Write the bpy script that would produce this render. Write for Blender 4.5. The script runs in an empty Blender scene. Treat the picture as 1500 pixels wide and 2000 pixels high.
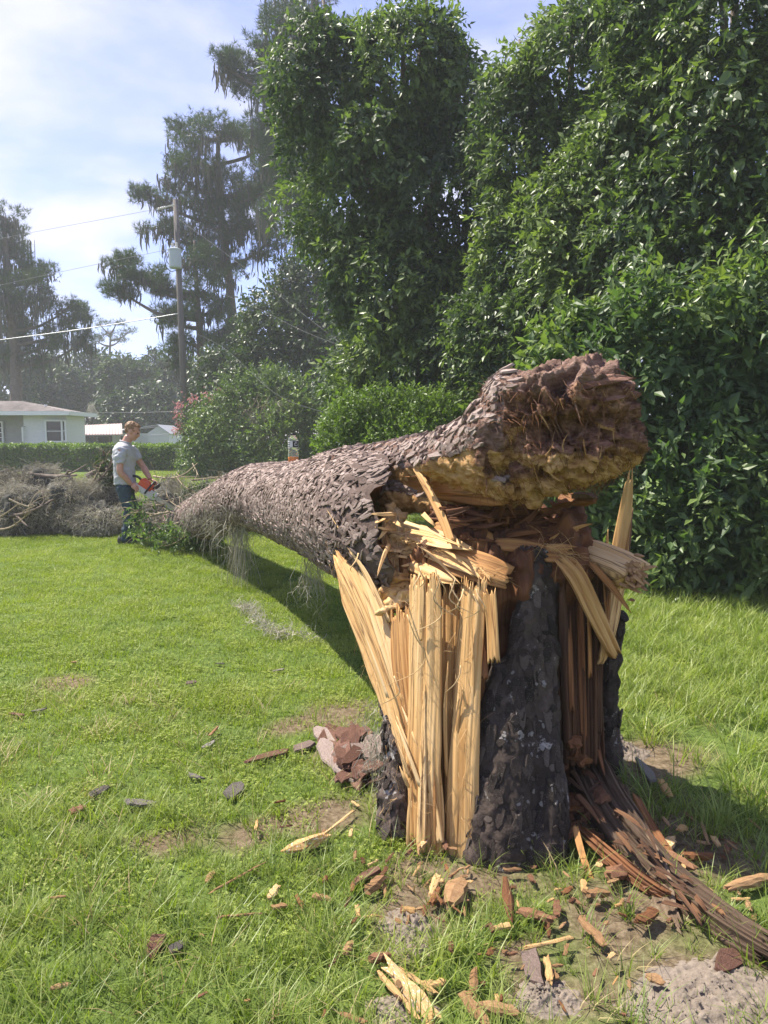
import bpy, math, random
import numpy as np
from mathutils import Vector, Matrix

# ------------------------------------------------------------------ camera, light, exposure
SC = bpy.context.scene
COL = SC.collection
rng = np.random.default_rng(11)
random.seed(11)
F = 1445.0                      # focal length in photograph pixels (1500 x 2000)
H = 1.5                         # eye height
PITCH = math.atan(140 / F)
CP, SP = math.cos(PITCH), math.sin(PITCH)

cam_data = bpy.data.cameras.new('camera')
cam = bpy.data.objects.new('camera', cam_data)
COL.objects.link(cam)
cam_data.sensor_fit = 'VERTICAL'
cam_data.sensor_height = 36.0
cam_data.lens = F / 2000 * 36.0
cam_data.clip_start = 0.05
cam_data.clip_end = 2000
cam.location = (0, 0, H)
cam.rotation_euler = (math.radians(90) - PITCH, 0, 0)
SC.camera = cam

SUN_DIR = Vector((-0.48, 0.26, 0.86)).normalized()
SUN_EL = math.asin(SUN_DIR.z)
SUN_AZ = math.atan2(SUN_DIR.x, SUN_DIR.y)
sun_data = bpy.data.lights.new('sun', 'SUN')
sun_data.energy = 5.0
sun_data.angle = math.radians(0.53)
sun_data.color = (1.0, 0.93, 0.81)
sun = bpy.data.objects.new('sun', sun_data)
COL.objects.link(sun)
sun.rotation_euler = SUN_DIR.to_track_quat('Z', 'Y').to_euler()
sun.location = (-20, 5, 40)

SC.view_settings.view_transform = 'Standard'
SC.view_settings.look = 'None'
SC.view_settings.gamma = 1.0
SC.view_settings.use_curve_mapping = False
SC.view_settings.exposure = 1.1


def nd(nt, kind, ins=None, **props):
    n = nt.nodes.new(kind)
    for k, v in props.items():
        setattr(n, k, v)
    for k, v in (ins or {}).items():
        s = n.inputs[k]
        if isinstance(v, bpy.types.NodeSocket):
            nt.links.new(v, s)
        else:
            s.default_value = v
    return n


def ramp(nt, fac, stops, interp='LINEAR'):
    n = nt.nodes.new('ShaderNodeValToRGB')
    n.color_ramp.interpolation = interp
    el = n.color_ramp.elements
    while len(el) < len(stops):
        el.new(0.5)
    for e, (p, c) in zip(el, stops):
        e.position = p
        e.color = (c[0], c[1], c[2], 1)
    nt.links.new(fac, n.inputs[0])
    return n.outputs[0]


def mixc(nt, fac, a, b, mode='MIX'):
    n = nt.nodes.new('ShaderNodeMix')
    n.data_type = 'RGBA'
    n.blend_type = mode
    for i, v in ((0, fac), (6, a), (7, b)):
        if isinstance(v, bpy.types.NodeSocket):
            nt.links.new(v, n.inputs[i])
        elif i == 0:
            n.inputs[i].default_value = v
        else:
            n.inputs[i].default_value = (v[0], v[1], v[2], 1)
    return n.outputs[2]


def maths(nt, op, a, b=0.0, c=0.0):
    n = nt.nodes.new('ShaderNodeMath')
    n.operation = op
    for i, v in enumerate((a, b, c)):
        if isinstance(v, bpy.types.NodeSocket):
            nt.links.new(v, n.inputs[i])
        else:
            n.inputs[i].default_value = v
    return n.outputs[0]


world = bpy.data.worlds.new('World')
SC.world = world
world.use_nodes = True
wt = world.node_tree
wt.nodes.clear()
sky = nd(wt, 'ShaderNodeTexSky', sky_type='NISHITA', sun_disc=False, sun_elevation=SUN_EL, sun_rotation=SUN_AZ,
         altitude=10.0, air_density=1.0, dust_density=0.6, ozone_density=2.2)
tc = nd(wt, 'ShaderNodeTexCoord')
sep = nd(wt, 'ShaderNodeSeparateXYZ', {0: tc.outputs['Generated']})
zz = maths(wt, 'ADD', maths(wt, 'MAXIMUM', sep.outputs[2], 0.0), 0.22)
cx = maths(wt, 'DIVIDE', sep.outputs[0], zz)
cy = maths(wt, 'DIVIDE', sep.outputs[1], zz)
cvec = nd(wt, 'ShaderNodeCombineXYZ', {0: cx, 1: cy, 2: 0.0})
cmap = nd(wt, 'ShaderNodeMapping', {0: cvec.outputs[0], 'Location': (0.35, 0.25, 0.0), 'Scale': (1.25, 1.7, 1.0), 'Rotation': (0, 0, 0.25)})
cn = nd(wt, 'ShaderNodeTexNoise', {'Vector': cmap.outputs[0], 'Scale': 1.15, 'Detail': 9.0, 'Roughness': 0.52, 'Distortion': 0.25})
cfac = ramp(wt, cn.outputs[0], [(0.43, (0, 0, 0)), (0.52, (0.28, 0.28, 0.28)), (0.62, (0.78, 0.78, 0.78)), (0.74, (1, 1, 1))])
skyc = mixc(wt, 1.0, sky.outputs[0], (0.86, 0.80, 1.10), 'MULTIPLY')
ccol = mixc(wt, cfac, skyc, (4.8, 4.75, 5.45))
bg = nd(wt, 'ShaderNodeBackground', {0: ccol, 1: 0.10})
wo = nd(wt, 'ShaderNodeOutputWorld', {0: bg.outputs[0]})
world.cycles.sampling_method = 'MANUAL'
world.cycles.sample_map_resolution = 512
SC.cycles.max_bounces = 8
SC.cycles.transparent_max_bounces = 8
SC.cycles.volume_bounces = 1
SC.cycles.sample_clamp_indirect = 6.0
SC.cycles.use_denoising = True

# ------------------------------------------------------------------ helpers


def ray(px, py):
    u, v = (px - 750) / F, (1000 - py) / F
    return np.array([u, CP + v * SP, -SP + v * CP])


def at(px, py, d):
    """the world point seen at pixel (px, py) of the photograph, d metres ahead"""
    r = ray(px, py)
    s = d / r[1]
    return np.array([r[0] * s, d, H + r[2] * s])


def gd(px, py, z=0.0):
    """where the ray through a pixel meets the ground"""
    r = ray(px, py)
    s = (z - H) / r[2]
    return np.array([r[0] * s, r[1] * s, z])


def _hash(ix, iy, iz):
    h = (ix * 374761393 + iy * 668265263 + iz * 1274126177) & 0xffffffff
    h = ((h ^ (h >> 13)) * 1103515245) & 0xffffffff
    h = h ^ (h >> 16)
    return (h & 0xffff) / 32767.5 - 1.0


def vnoise(p):
    p = np.asarray(p, float)
    i = np.floor(p).astype(np.int64)
    f = p - i
    f = f * f * (3 - 2 * f)
    x, y, z = i[..., 0], i[..., 1], i[..., 2]
    fx, fy, fz = f[..., 0], f[..., 1], f[..., 2]
    r = 0
    for dx in (0, 1):
        wx = fx if dx else 1 - fx
        for dy in (0, 1):
            wy = fy if dy else 1 - fy
            for dz in (0, 1):
                wz = fz if dz else 1 - fz
                r = r + _hash(x + dx, y + dy, z + dz) * wx * wy * wz
    return r


def fbm(p, o=4, g=0.5):
    r, a, s = 0, 1.0, 1.0
    for k in range(o):
        r = r + a * vnoise(np.asarray(p) * s + 17.3 * k)
        a *= g
        s *= 2.03
    return r


def unit(v):
    v = np.asarray(v, float)
    return v / np.maximum(np.linalg.norm(v, axis=-1, keepdims=True), 1e-9)


def spline(pts, n):
    """n points on a Catmull-Rom curve through pts (any number of columns)"""
    P = np.asarray(pts, float)
    if len(P) == 2:
        t = np.linspace(0, 1, n)[:, None]
        return P[0] * (1 - t) + P[1] * t
    Q = np.vstack([2 * P[0] - P[1], P, 2 * P[-1] - P[-2]])
    t = np.linspace(0, len(P) - 1 - 1e-6, n)
    i = t.astype(int)
    f = (t - i)[:, None]
    a, b, c, d = Q[i], Q[i + 1], Q[i + 2], Q[i + 3]
    return 0.5 * (2 * b + (c - a) * f + (2 * a - 5 * b + 4 * c - d) * f ** 2 + (3 * b - a - 3 * c + d) * f ** 3)


class MB:
    """collects vertices and faces; build() links them as ONE mesh object"""

    def __init__(self):
        self.v, self.f3, self.f4, self.r, self.u, self.n = [], [], [], [], [], 0

    def add(self, v, f, rnd=0.5, uv=None):
        v = np.asarray(v, float).reshape(-1, 3)
        f = np.asarray(f, np.int64)
        self.v.append(v)
        (self.f3 if f.shape[1] == 3 else self.f4).append(f + self.n)
        self.r.append(np.broadcast_to(np.asarray(rnd, float), (len(v),)))
        self.u.append(np.zeros((len(v), 2)) if uv is None else np.asarray(uv, float))
        self.n += len(v)
        return self.n - len(v)

    def face(self, idx, k=None):
        f = np.asarray(idx, np.int64)
        (self.f3 if f.shape[1] == 3 else self.f4).append(f)

    def arrays(self):
        v = np.concatenate(self.v)
        f3 = np.concatenate(self.f3) if self.f3 else np.zeros((0, 3), np.int64)
        f4 = np.concatenate(self.f4) if self.f4 else np.zeros((0, 4), np.int64)
        return v, f3, f4

    def mesh(self, name, mat, smooth=False, off=None):
        v, f3, f4 = self.arrays()
        if off is not None:
            v = v - np.asarray(off)
        me = bpy.data.meshes.new(name)
        me.vertices.add(len(v))
        me.vertices.foreach_set('co', v.astype(np.float32).ravel())
        loops = np.concatenate([f3.ravel(), f4.ravel()]).astype(np.int32)
        tot = np.concatenate([np.full(len(f3), 3), np.full(len(f4), 4)]).astype(np.int32)
        start = np.concatenate([[0], np.cumsum(tot)[:-1]]).astype(np.int32) if len(tot) else tot
        me.loops.add(len(loops))
        me.loops.foreach_set('vertex_index', loops)
        me.polygons.add(len(tot))
        me.polygons.foreach_set('loop_start', start)
        if smooth:
            me.polygons.foreach_set('use_smooth', np.ones(len(tot), bool))
        else:
            me.polygons.foreach_set('use_smooth', np.zeros(len(tot), bool))
        a = me.attributes.new('rnd', 'FLOAT', 'POINT')
        a.data.foreach_set('value', np.concatenate(self.r).astype(np.float32))
        uvl = me.uv_layers.new(name='UVMap')
        uv = np.concatenate(self.u)[loops]
        uvl.data.foreach_set('uv', uv.astype(np.float32).ravel())
        me.update(calc_edges=True)
        me.validate()
        if mat is not None:
            me.materials.append(mat)
        return me

    def build(self, name, mat, parent=None, smooth=False, loc=None):
        off = np.array(parent.location) if parent is not None else (loc if loc is not None else None)
        if parent is not None:
            p = parent
            off = np.zeros(3)
            while p is not None:
                off = off + np.array(p.location)
                p = p.parent
        me = self.mesh(name, mat, smooth, off)
        return link(name, me, parent, loc if parent is None else None)


def link(name, me, parent=None, loc=None):
    o = bpy.data.objects.new(name, me)
    COL.objects.link(o)
    if parent is not None:
        o.parent = parent
    if loc is not None:
        o.location = loc
    return o


def tag(o, label, cat, group=None, kind=None):
    if label:
        o['label'] = label
    if cat:
        o['category'] = cat
    if group:
        o['group'] = group
    if kind:
        o['kind'] = kind
    return o


def thing(name, label, cat, loc=(0, 0, 0), group=None):
    o = bpy.data.objects.new(name, None)
    COL.objects.link(o)
    o.location = [float(c) for c in loc]
    o.empty_display_size = 0.1
    return tag(o, label, cat, group)


def stuff(o):
    o['kind'] = 'stuff'
    return o


def frames(P):
    T = np.gradient(P, axis=0)
    T = unit(T)
    a = np.array([0, 0, 1.0]) if abs(T[0][2]) < 0.9 else np.array([1.0, 0, 0])
    n = unit(np.cross(np.cross(T[0], a), T[0]))
    Ns = [n]
    for i in range(1, len(P)):
        n = n - T[i] * np.dot(n, T[i])
        n = unit(n)
        Ns.append(n)
    N = np.array(Ns)
    return T, N, np.cross(T, N)


def tube(mb, path, radii, k=8, rnd=0.5, rough=0.0, seed=0.0, caps=True):
    P = np.asarray(path, float)
    R = np.broadcast_to(np.asarray(radii, float), (len(P),))
    T, N, B = frames(P)
    a = np.arange(k) / k * 2 * np.pi
    ring = np.cos(a)[None, :, None] * N[:, None, :] + np.sin(a)[None, :, None] * B[:, None, :]
    rr = R[:, None, None] * np.ones((len(P), k, 1))
    V = P[:, None, :] + ring * rr
    if rough:
        V = V + ring * (rough * fbm(V * (1.2 / max(R.mean(), 1e-4)) * 0.6 + seed, 3))[..., None] * R[:, None, None]
    L = np.concatenate([[0], np.cumsum(np.linalg.norm(np.diff(P, axis=0), axis=1))])
    uv = np.stack([np.broadcast_to((a * R.mean())[None, :], (len(P), k)), np.broadcast_to(L[:, None], (len(P), k))], -1)
    i, j = np.meshgrid(np.arange(len(P) - 1), np.arange(k), indexing='ij')
    j2 = (j + 1) % k
    f = np.stack([i * k + j, i * k + j2, (i + 1) * k + j2, (i + 1) * k + j], -1).reshape(-1, 4)
    o = mb.add(V.reshape(-1, 3), f, rnd, uv.reshape(-1, 2))
    if caps:
        for r, flip in ((0, True), (len(P) - 1, False)):
            c = mb.add(P[r][None], np.zeros((0, 3)), rnd, uv[r, :1])
            jj = np.arange(k)
            a1, b1 = o + r * k + jj, o + r * k + (jj + 1) % k
            mb.face(np.stack([b1, a1, np.full(k, c)], -1) if flip else np.stack([a1, b1, np.full(k, c)], -1))
    return mb


def box(mb, c, s, R=None, rnd=0.5):
    c, s = np.asarray(c, float), np.asarray(s, float) / 2
    v = np.array([[x, y, z] for x in (-1, 1) for y in (-1, 1) for z in (-1, 1)], float) * s
    if R is not None:
        v = v @ np.asarray(R).T
    f = [[0, 1, 3, 2], [4, 6, 7, 5], [0, 4, 5, 1], [2, 3, 7, 6], [0, 2, 6, 4], [1, 5, 7, 3]]
    mb.add(v + c, f, rnd)
    return mb


def ellipsoid(mb, c, r, nu=18, nv=12, R=None, rnd=0.5):
    th = np.linspace(0, np.pi, nv + 1)[1:-1]
    ph = np.arange(nu) / nu * 2 * np.pi
    v = np.stack([np.sin(th)[:, None] * np.cos(ph), np.sin(th)[:, None] * np.sin(ph), np.cos(th)[:, None] * np.ones(nu)], -1).reshape(-1, 3)
    v = np.vstack([v, [[0, 0, 1], [0, 0, -1]]]) * np.asarray(r, float)
    if R is not None:
        v = v @ np.asarray(R).T
    m = nv - 1
    i, j = np.meshgrid(np.arange(m - 1), np.arange(nu), indexing='ij')
    j2 = (j + 1) % nu
    f = np.stack([i * nu + j, (i + 1) * nu + j, (i + 1) * nu + j2, i * nu + j2], -1).reshape(-1, 4)
    o = mb.add(v + np.asarray(c), f, rnd)
    jj = np.arange(nu)
    mb.face(np.stack([o + jj, o + (jj + 1) % nu, np.full(nu, o + m * nu)], -1))
    b = o + (m - 1) * nu
    mb.face(np.stack([b + (jj + 1) % nu, b + jj, np.full(nu, o + m * nu + 1)], -1))
    return mb


def loft(mb, rings, k=16, rnd=0.5):
    """rings: (cx, cy, cz, rx, ry) ellipses stacked along z"""
    a = np.arange(k) / k * 2 * np.pi
    V = np.array([[[cx + rx * math.cos(t), cy + ry * math.sin(t), cz] for t in a] for cx, cy, cz, rx, ry in rings])
    n = len(rings)
    i, j = np.meshgrid(np.arange(n - 1), np.arange(k), indexing='ij')
    j2 = (j + 1) % k
    f = np.stack([i * k + j, i * k + j2, (i + 1) * k + j2, (i + 1) * k + j], -1).reshape(-1, 4)
    o = mb.add(V.reshape(-1, 3), f, rnd)
    jj = np.arange(k)
    c0 = mb.add([V[0].mean(0)], np.zeros((0, 3)), rnd)
    c1 = mb.add([V[-1].mean(0)], np.zeros((0, 3)), rnd)
    mb.face(np.stack([o + (jj + 1) % k, o + jj, np.full(k, c0)], -1))
    mb.face(np.stack([o + (n - 1) * k + jj, o + (n - 1) * k + (jj + 1) % k, np.full(k, c1)], -1))
    return mb


def fuse(mb, voxel, smooth=0):
    """melt the collected closed shapes into one skin; returns vertices, quads, normals"""
    me = mb.mesh('melt', None)
    o = link('melt', me)
    m = o.modifiers.new('r', 'REMESH')
    m.mode = 'VOXEL'
    m.voxel_size = voxel
    if smooth:
        s = o.modifiers.new('s', 'SMOOTH')
        s.iterations = smooth
        s.factor = 0.5
    dg = bpy.context.evaluated_depsgraph_get()
    ev = o.evaluated_get(dg)
    em = ev.to_mesh()
    v = np.empty(len(em.vertices) * 3, np.float32)
    em.vertices.foreach_get('co', v)
    nr = np.empty(len(em.vertices) * 3, np.float32)
    em.vertices.foreach_get('normal', nr)
    li = np.empty(len(em.loops), np.int32)
    em.loops.foreach_get('vertex_index', li)
    tot = np.empty(len(em.polygons), np.int32)
    em.polygons.foreach_get('loop_total', tot)
    f = li.reshape(-1, 4) if (tot == 4).all() else None
    ev.to_mesh_clear()
    bpy.data.objects.remove(o)
    bpy.data.meshes.remove(me)
    return v.reshape(-1, 3).astype(float), f.astype(np.int64), nr.reshape(-1, 3).astype(float)


# ------------------------------------------------------------------ materials
MATS = {}


def new_mat(name):
    m = bpy.data.materials.new(name)
    m.use_nodes = True
    nt = m.node_tree
    nt.nodes.clear()
    out = nt.nodes.new('ShaderNodeOutputMaterial')
    MATS[name] = m
    return m, nt, out


def coords(nt, which='Object', scale=(1, 1, 1)):
    t = nd(nt, 'ShaderNodeTexCoord')
    return nd(nt, 'ShaderNodeMapping', {0: t.outputs[which], 'Scale': scale}).outputs[0]


def attr(nt, name='rnd'):
    return nd(nt, 'ShaderNodeAttribute', attribute_name=name).outputs['Fac']


def plain(name, col, rough=0.6, metal=0.0, var=0.12, scale=8.0, bump=0.0, spec=0.5, trans=0.0, ior=1.45, which='Object'):
    m, nt, out = new_mat(name)
    n = nd(nt, 'ShaderNodeTexNoise', {'Vector': coords(nt, which), 'Scale': scale, 'Detail': 6.0, 'Roughness': 0.65})
    a, b = [c * (1 - var) for c in col], [min(1, c * (1 + var)) for c in col]
    c = ramp(nt, n.outputs[0], [(0.3, a), (0.7, b)])
    p = nd(nt, 'ShaderNodeBsdfPrincipled', {'Base Color': c, 'Roughness': rough, 'Metallic': metal, 'Specular IOR Level': spec,
                                           'Transmission Weight': trans, 'IOR': ior})
    if bump:
        b_ = nd(nt, 'ShaderNodeBump', {'Height': n.outputs[0], 'Strength': 0.6, 'Distance': bump})
        nt.links.new(b_.outputs[0], p.inputs['Normal'])
    nt.links.new(p.outputs[0], out.inputs[0])
    return m


def leafy(name, dark, mid, light, rough=0.4, transl=0.35, spec=0.5, objrand=False, tl=None):
    """leaf blade: colour varies from leaf to leaf (rnd), light passes through"""
    m, nt, out = new_mat(name)
    fac = nd(nt, 'ShaderNodeObjectInfo').outputs['Random'] if objrand else attr(nt)
    vec = nd(nt, 'ShaderNodeObjectInfo').outputs['Location'] if objrand else coords(nt)
    n = nd(nt, 'ShaderNodeTexNoise', {'Vector': vec, 'Scale': 0.9 if objrand else 1.3, 'Detail': 4.0})
    f2 = maths(nt, 'ADD', maths(nt, 'MULTIPLY', fac, 0.6 if objrand else 0.8), maths(nt, 'MULTIPLY_ADD', n.outputs[0], 1.1 if objrand else 0.5, -0.35 if objrand else -0.15))
    c = ramp(nt, f2, [(0.08, dark), (0.5, mid), (0.93, light)])
    p = nd(nt, 'ShaderNodeBsdfPrincipled', {'Base Color': c, 'Roughness': rough, 'Specular IOR Level': spec})
    tcx = mixc(nt, 1.0, c, tl or (1.25, 1.45, 0.45), 'MULTIPLY')
    t = nd(nt, 'ShaderNodeBsdfTranslucent', {0: tcx})
    mx = nd(nt, 'ShaderNodeMixShader', {0: transl, 1: p.outputs[0], 2: t.outputs[0]})
    nt.links.new(mx.outputs[0], out.inputs[0])
    return m


def bark(name, dark, mid, light, scale=14.0, bump=0.012, stretch=(1, 1, 1), objrand=True, rough=0.9, flake=None):
    m, nt, out = new_mat(name)
    co = coords(nt, 'Object', stretch)
    n1 = nd(nt, 'ShaderNodeTexNoise', {'Vector': co, 'Scale': scale, 'Detail': 8.0, 'Roughness': 0.68})
    n2 = nd(nt, 'ShaderNodeTexNoise', {'Vector': co, 'Scale': scale * 6, 'Detail': 4.0, 'Roughness': 0.6})
    fac = maths(nt, 'ADD', maths(nt, 'MULTIPLY', n1.outputs[0], 0.6), maths(nt, 'MULTIPLY', n2.outputs[0], 0.2))
    fac = maths(nt, 'ADD', fac, maths(nt, 'MULTIPLY_ADD', attr(nt), 0.36, -0.08))
    if objrand:
        fac = maths(nt, 'ADD', fac, maths(nt, 'MULTIPLY_ADD', nd(nt, 'ShaderNodeObjectInfo').outputs['Random'], 0.2, -0.1))
    c = ramp(nt, fac, [(0.25, dark), (0.5, mid), (0.78, light)])
    if flake is not None:
        n3 = nd(nt, 'ShaderNodeTexNoise', {'Vector': co, 'Scale': 9.0, 'Detail': 9.0, 'Roughness': 0.75})
        ff = ramp(nt, n3.outputs[0], [(0.585, (0, 0, 0)), (0.63, (1, 1, 1))])
        c = mixc(nt, ff, c, flake)
    p = nd(nt, 'ShaderNodeBsdfPrincipled', {'Base Color': c, 'Roughness': rough, 'Specular IOR Level': 0.25})
    h = maths(nt, 'ADD', n1.outputs[0], maths(nt, 'MULTIPLY', n2.outputs[0], 0.4))
    b = nd(nt, 'ShaderNodeBump', {'Height': h, 'Strength': 0.9, 'Distance': bump})
    nt.links.new(b.outputs[0], p.inputs['Normal'])
    nt.links.new(p.outputs[0], out.inputs[0])
    return m


def wood(name, stops, which='UV', su=(70, 2.2, 1), bump=0.006, rough=0.75, resin=None, crack=0.0):
    """split wood: streaks run along the grain"""
    m, nt, out = new_mat(name)
    co = coords(nt, which, su)
    n1 = nd(nt, 'ShaderNodeTexNoise', {'Vector': co, 'Scale': 1.0, 'Detail': 7.0, 'Roughness': 0.7, 'Distortion': 0.3})
    co2 = coords(nt, which, (su[0] * 0.12, su[1] * 0.9, su[2] * 0.12 if which == 'Object' else 1))
    n2 = nd(nt, 'ShaderNodeTexNoise', {'Vector': co2, 'Scale': 1.0, 'Detail': 4.0, 'Roughness': 0.6})
    f = maths(nt, 'ADD', maths(nt, 'MULTIPLY', n1.outputs[0], 0.55), maths(nt, 'MULTIPLY', n2.outputs[0], 0.4))
    f = maths(nt, 'ADD', f, maths(nt, 'MULTIPLY_ADD', attr(nt), 0.3, -0.12))
    f = maths(nt, 'ADD', f, maths(nt, 'MULTIPLY_ADD', nd(nt, 'ShaderNodeObjectInfo').outputs['Random'], 0.12, -0.06))
    c = ramp(nt, f, stops)
    if crack:
        co4 = coords(nt, which, (su[0] * crack, su[1] * 0.32, su[2] * crack if which == 'Object' else 1))
        n4 = nd(nt, 'ShaderNodeTexNoise', {'Vector': co4, 'Scale': 1.0, 'Detail': 5.0, 'Roughness': 0.55})
        ck = ramp(nt, maths(nt, 'ABSOLUTE', maths(nt, 'SUBTRACT', n4.outputs[0], 0.43)), [(0.004, (1, 1, 1)), (0.022, (0, 0, 0))])
        c = mixc(nt, maths(nt, 'MULTIPLY', ck, 0.75), c, (0.13, 0.058, 0.022))
    if resin is not None:
        co3 = coords(nt, 'Object', (1, 1, 1))
        n3 = nd(nt, 'ShaderNodeTexNoise', {'Vector': co3, 'Scale': 11.0, 'Detail': 5.0})
        c = mixc(nt, ramp(nt, n3.outputs[0], [(0.6, (0, 0, 0)), (0.66, (1, 1, 1))]), c, resin)
    p = nd(nt, 'ShaderNodeBsdfPrincipled', {'Base Color': c, 'Roughness': rough, 'Specular IOR Level': 0.3})
    b = nd(nt, 'ShaderNodeBump', {'Height': n1.outputs[0], 'Strength': 0.8, 'Distance': bump})
    nt.links.new(b.outputs[0], p.inputs['Normal'])
    nt.links.new(p.outputs[0], out.inputs[0])
    return m


W_STOPS = [(0.22, (0.20, 0.085, 0.026)), (0.36, (0.42, 0.225, 0.075)), (0.52, (0.60, 0.375, 0.155)), (0.74, (0.72, 0.52, 0.28))]
T_STOPS = [(0.25, (0.13, 0.048, 0.018)), (0.45, (0.30, 0.135, 0.045)), (0.6, (0.44, 0.23, 0.08)), (0.8, (0.54, 0.33, 0.14))]
R_STOPS = [(0.25, (0.035, 0.015, 0.008)), (0.42, (0.11, 0.044, 0.019)), (0.58, (0.22, 0.092, 0.034)), (0.8, (0.38, 0.19, 0.075))]
G_STOPS = [(0.28, (0.035, 0.022, 0.014)), (0.45, (0.095, 0.060, 0.038)), (0.60, (0.17, 0.118, 0.078)), (0.82, (0.34, 0.27, 0.20))]
wood('fresh_wood', W_STOPS, crack=.30, bump=.004)
wood('tan_wood', T_STOPS, crack=.30)
wood('rotten_wood', R_STOPS, bump=0.01)
wood('shaded_rot', [(0.25, (0.02, 0.010, 0.006)), (0.42, (0.055, 0.026, 0.014)), (0.58, (0.12, 0.055, 0.025)), (0.8, (0.24, 0.125, 0.055))], bump=0.012)  # rotten wood darkened: the shadow under the root end is in its colour
wood('weathered_wood', G_STOPS, bump=0.008)
OS = (55, 6, 55)
wood('chip_fresh', W_STOPS, 'Object', OS)
wood('chip_orange', [(0.25, (0.13, 0.065, 0.03)), (0.45, (0.30, 0.165, 0.075)), (0.6, (0.42, 0.255, 0.125)), (0.8, (0.54, 0.385, 0.22))], 'Object', OS)
wood('chip_rust', [(0.25, (0.06, 0.027, 0.016)), (0.45, (0.16, 0.075, 0.04)), (0.62, (0.26, 0.13, 0.068)), (0.85, (0.40, 0.24, 0.14))], 'Object', (30, 9, 30))
wood('chip_white', W_STOPS, 'Object', OS, resin=(0.8, 0.78, 0.75))
wood('chip_brown', R_STOPS, 'Object', OS)
bark('trunk_bark', (0.055, 0.037, 0.030), (0.155, 0.108, 0.088), (0.34, 0.265, 0.228), scale=10)
bark('plate_bark', (0.085, 0.059, 0.048), (0.205, 0.150, 0.126), (0.42, 0.335, 0.295), scale=16, bump=0.006)
bark('stump_bark', (0.020, 0.015, 0.012), (0.072, 0.053, 0.043), (0.20, 0.16, 0.135), scale=12, flake=(0.32, 0.30, 0.28))
plain('pale_flake', (0.21, 0.195, 0.18), .8, var=.55, scale=30, bump=.004)
bark('red_bark', (0.06, 0.026, 0.018), (0.19, 0.095, 0.065), (0.36, 0.225, 0.17), scale=16)
bark('grey_bark', (0.07, 0.06, 0.055), (0.19, 0.165, 0.15), (0.36, 0.33, 0.30), scale=16)
bark('pine_bark', (0.05, 0.038, 0.032), (0.12, 0.092, 0.078), (0.22, 0.18, 0.155), scale=5, bump=0.03)
bark('limb_bark', (0.08, 0.062, 0.048), (0.2, 0.16, 0.125), (0.36, 0.31, 0.25), scale=20, bump=0.004)
bark('twig_bark', (0.16, 0.12, 0.07), (0.32, 0.26, 0.17), (0.48, 0.42, 0.31), scale=20, bump=0.002)

# the torn root end: bark on its top, rotten wood at its front, tan wood beneath (attribute rnd says which)
m, nt, out = new_mat('torn_root')
co = coords(nt)
n1 = nd(nt, 'ShaderNodeTexNoise', {'Vector': co, 'Scale': 13.0, 'Detail': 9.0, 'Roughness': 0.7, 'Distortion': 0.8})
n2 = nd(nt, 'ShaderNodeTexNoise', {'Vector': coords(nt, 'Object', (1, 1, 3.2)), 'Scale': 26.0, 'Detail': 6.0, 'Roughness': 0.7})
gf = maths(nt, 'ADD', maths(nt, 'MULTIPLY', n1.outputs[0], 0.6), maths(nt, 'MULTIPLY', n2.outputs[0], 0.4))
rot = ramp(nt, gf, [(0.36, (0.035, 0.016, 0.009)), (0.46, (0.125, 0.058, 0.034)), (0.54, (0.235, 0.122, 0.072)), (0.66, (0.42, 0.27, 0.17))])
tan = ramp(nt, gf, [(0.34, (0.12, 0.052, 0.018)), (0.43, (0.32, 0.165, 0.058)), (0.53, (0.48, 0.285, 0.115)), (0.68, (0.60, 0.41, 0.21))])
gr = ramp(nt, gf, [(0.34, (0.045, 0.026, 0.020)), (0.47, (0.15, 0.085, 0.062)), (0.58, (0.26, 0.165, 0.125)), (0.72, (0.44, 0.33, 0.275))])
a_ = attr(nt)
c = mixc(nt, ramp(nt, a_, [(0.30, (0, 0, 0)), (0.42, (1, 1, 1))]), tan, rot)
c = mixc(nt, ramp(nt, a_, [(0.62, (0, 0, 0)), (0.78, (1, 1, 1))]), c, gr)
p = nd(nt, 'ShaderNodeBsdfPrincipled', {'Base Color': c, 'Roughness': 0.85, 'Specular IOR Level': 0.3})
b = nd(nt, 'ShaderNodeBump', {'Height': gf, 'Strength': 1.0, 'Distance': 0.02})
nt.links.new(b.outputs[0], p.inputs['Normal'])
nt.links.new(p.outputs[0], out.inputs[0])

# lawn soil and thatch under the blades
m, nt, out = new_mat('lawn_soil')
co = coords(nt)
n1 = nd(nt, 'ShaderNodeTexNoise', {'Vector': co, 'Scale': 0.9, 'Detail': 8.0, 'Roughness': 0.65})
n2 = nd(nt, 'ShaderNodeTexNoise', {'Vector': co, 'Scale': 38.0, 'Detail': 6.0, 'Roughness': 0.7})
g1 = ramp(nt, n2.outputs[0], [(0.3, (0.05, 0.075, 0.018)), (0.5, (0.10, 0.15, 0.032)), (0.7, (0.17, 0.21, 0.06))])
s1 = ramp(nt, n2.outputs[0], [(0.3, (0.07, 0.05, 0.03)), (0.5, (0.16, 0.12, 0.075)), (0.72, (0.28, 0.22, 0.15))])
at_ = attr(nt)
ff = maths(nt, 'ADD', maths(nt, 'MULTIPLY_ADD', n1.outputs[0], 0.8, -0.42), at_)
c = mixc(nt, ramp(nt, ff, [(0.25, (0, 0, 0)), (0.6, (1, 1, 1))]), g1, s1)
p = nd(nt, 'ShaderNodeBsdfPrincipled', {'Base Color': c, 'Roughness': 0.95, 'Specular IOR Level': 0.1})
b = nd(nt, 'ShaderNodeBump', {'Height': n2.outputs[0], 'Strength': 0.8, 'Distance': 0.02})
nt.links.new(b.outputs[0], p.inputs['Normal'])
nt.links.new(p.outputs[0], out.inputs[0])

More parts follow.
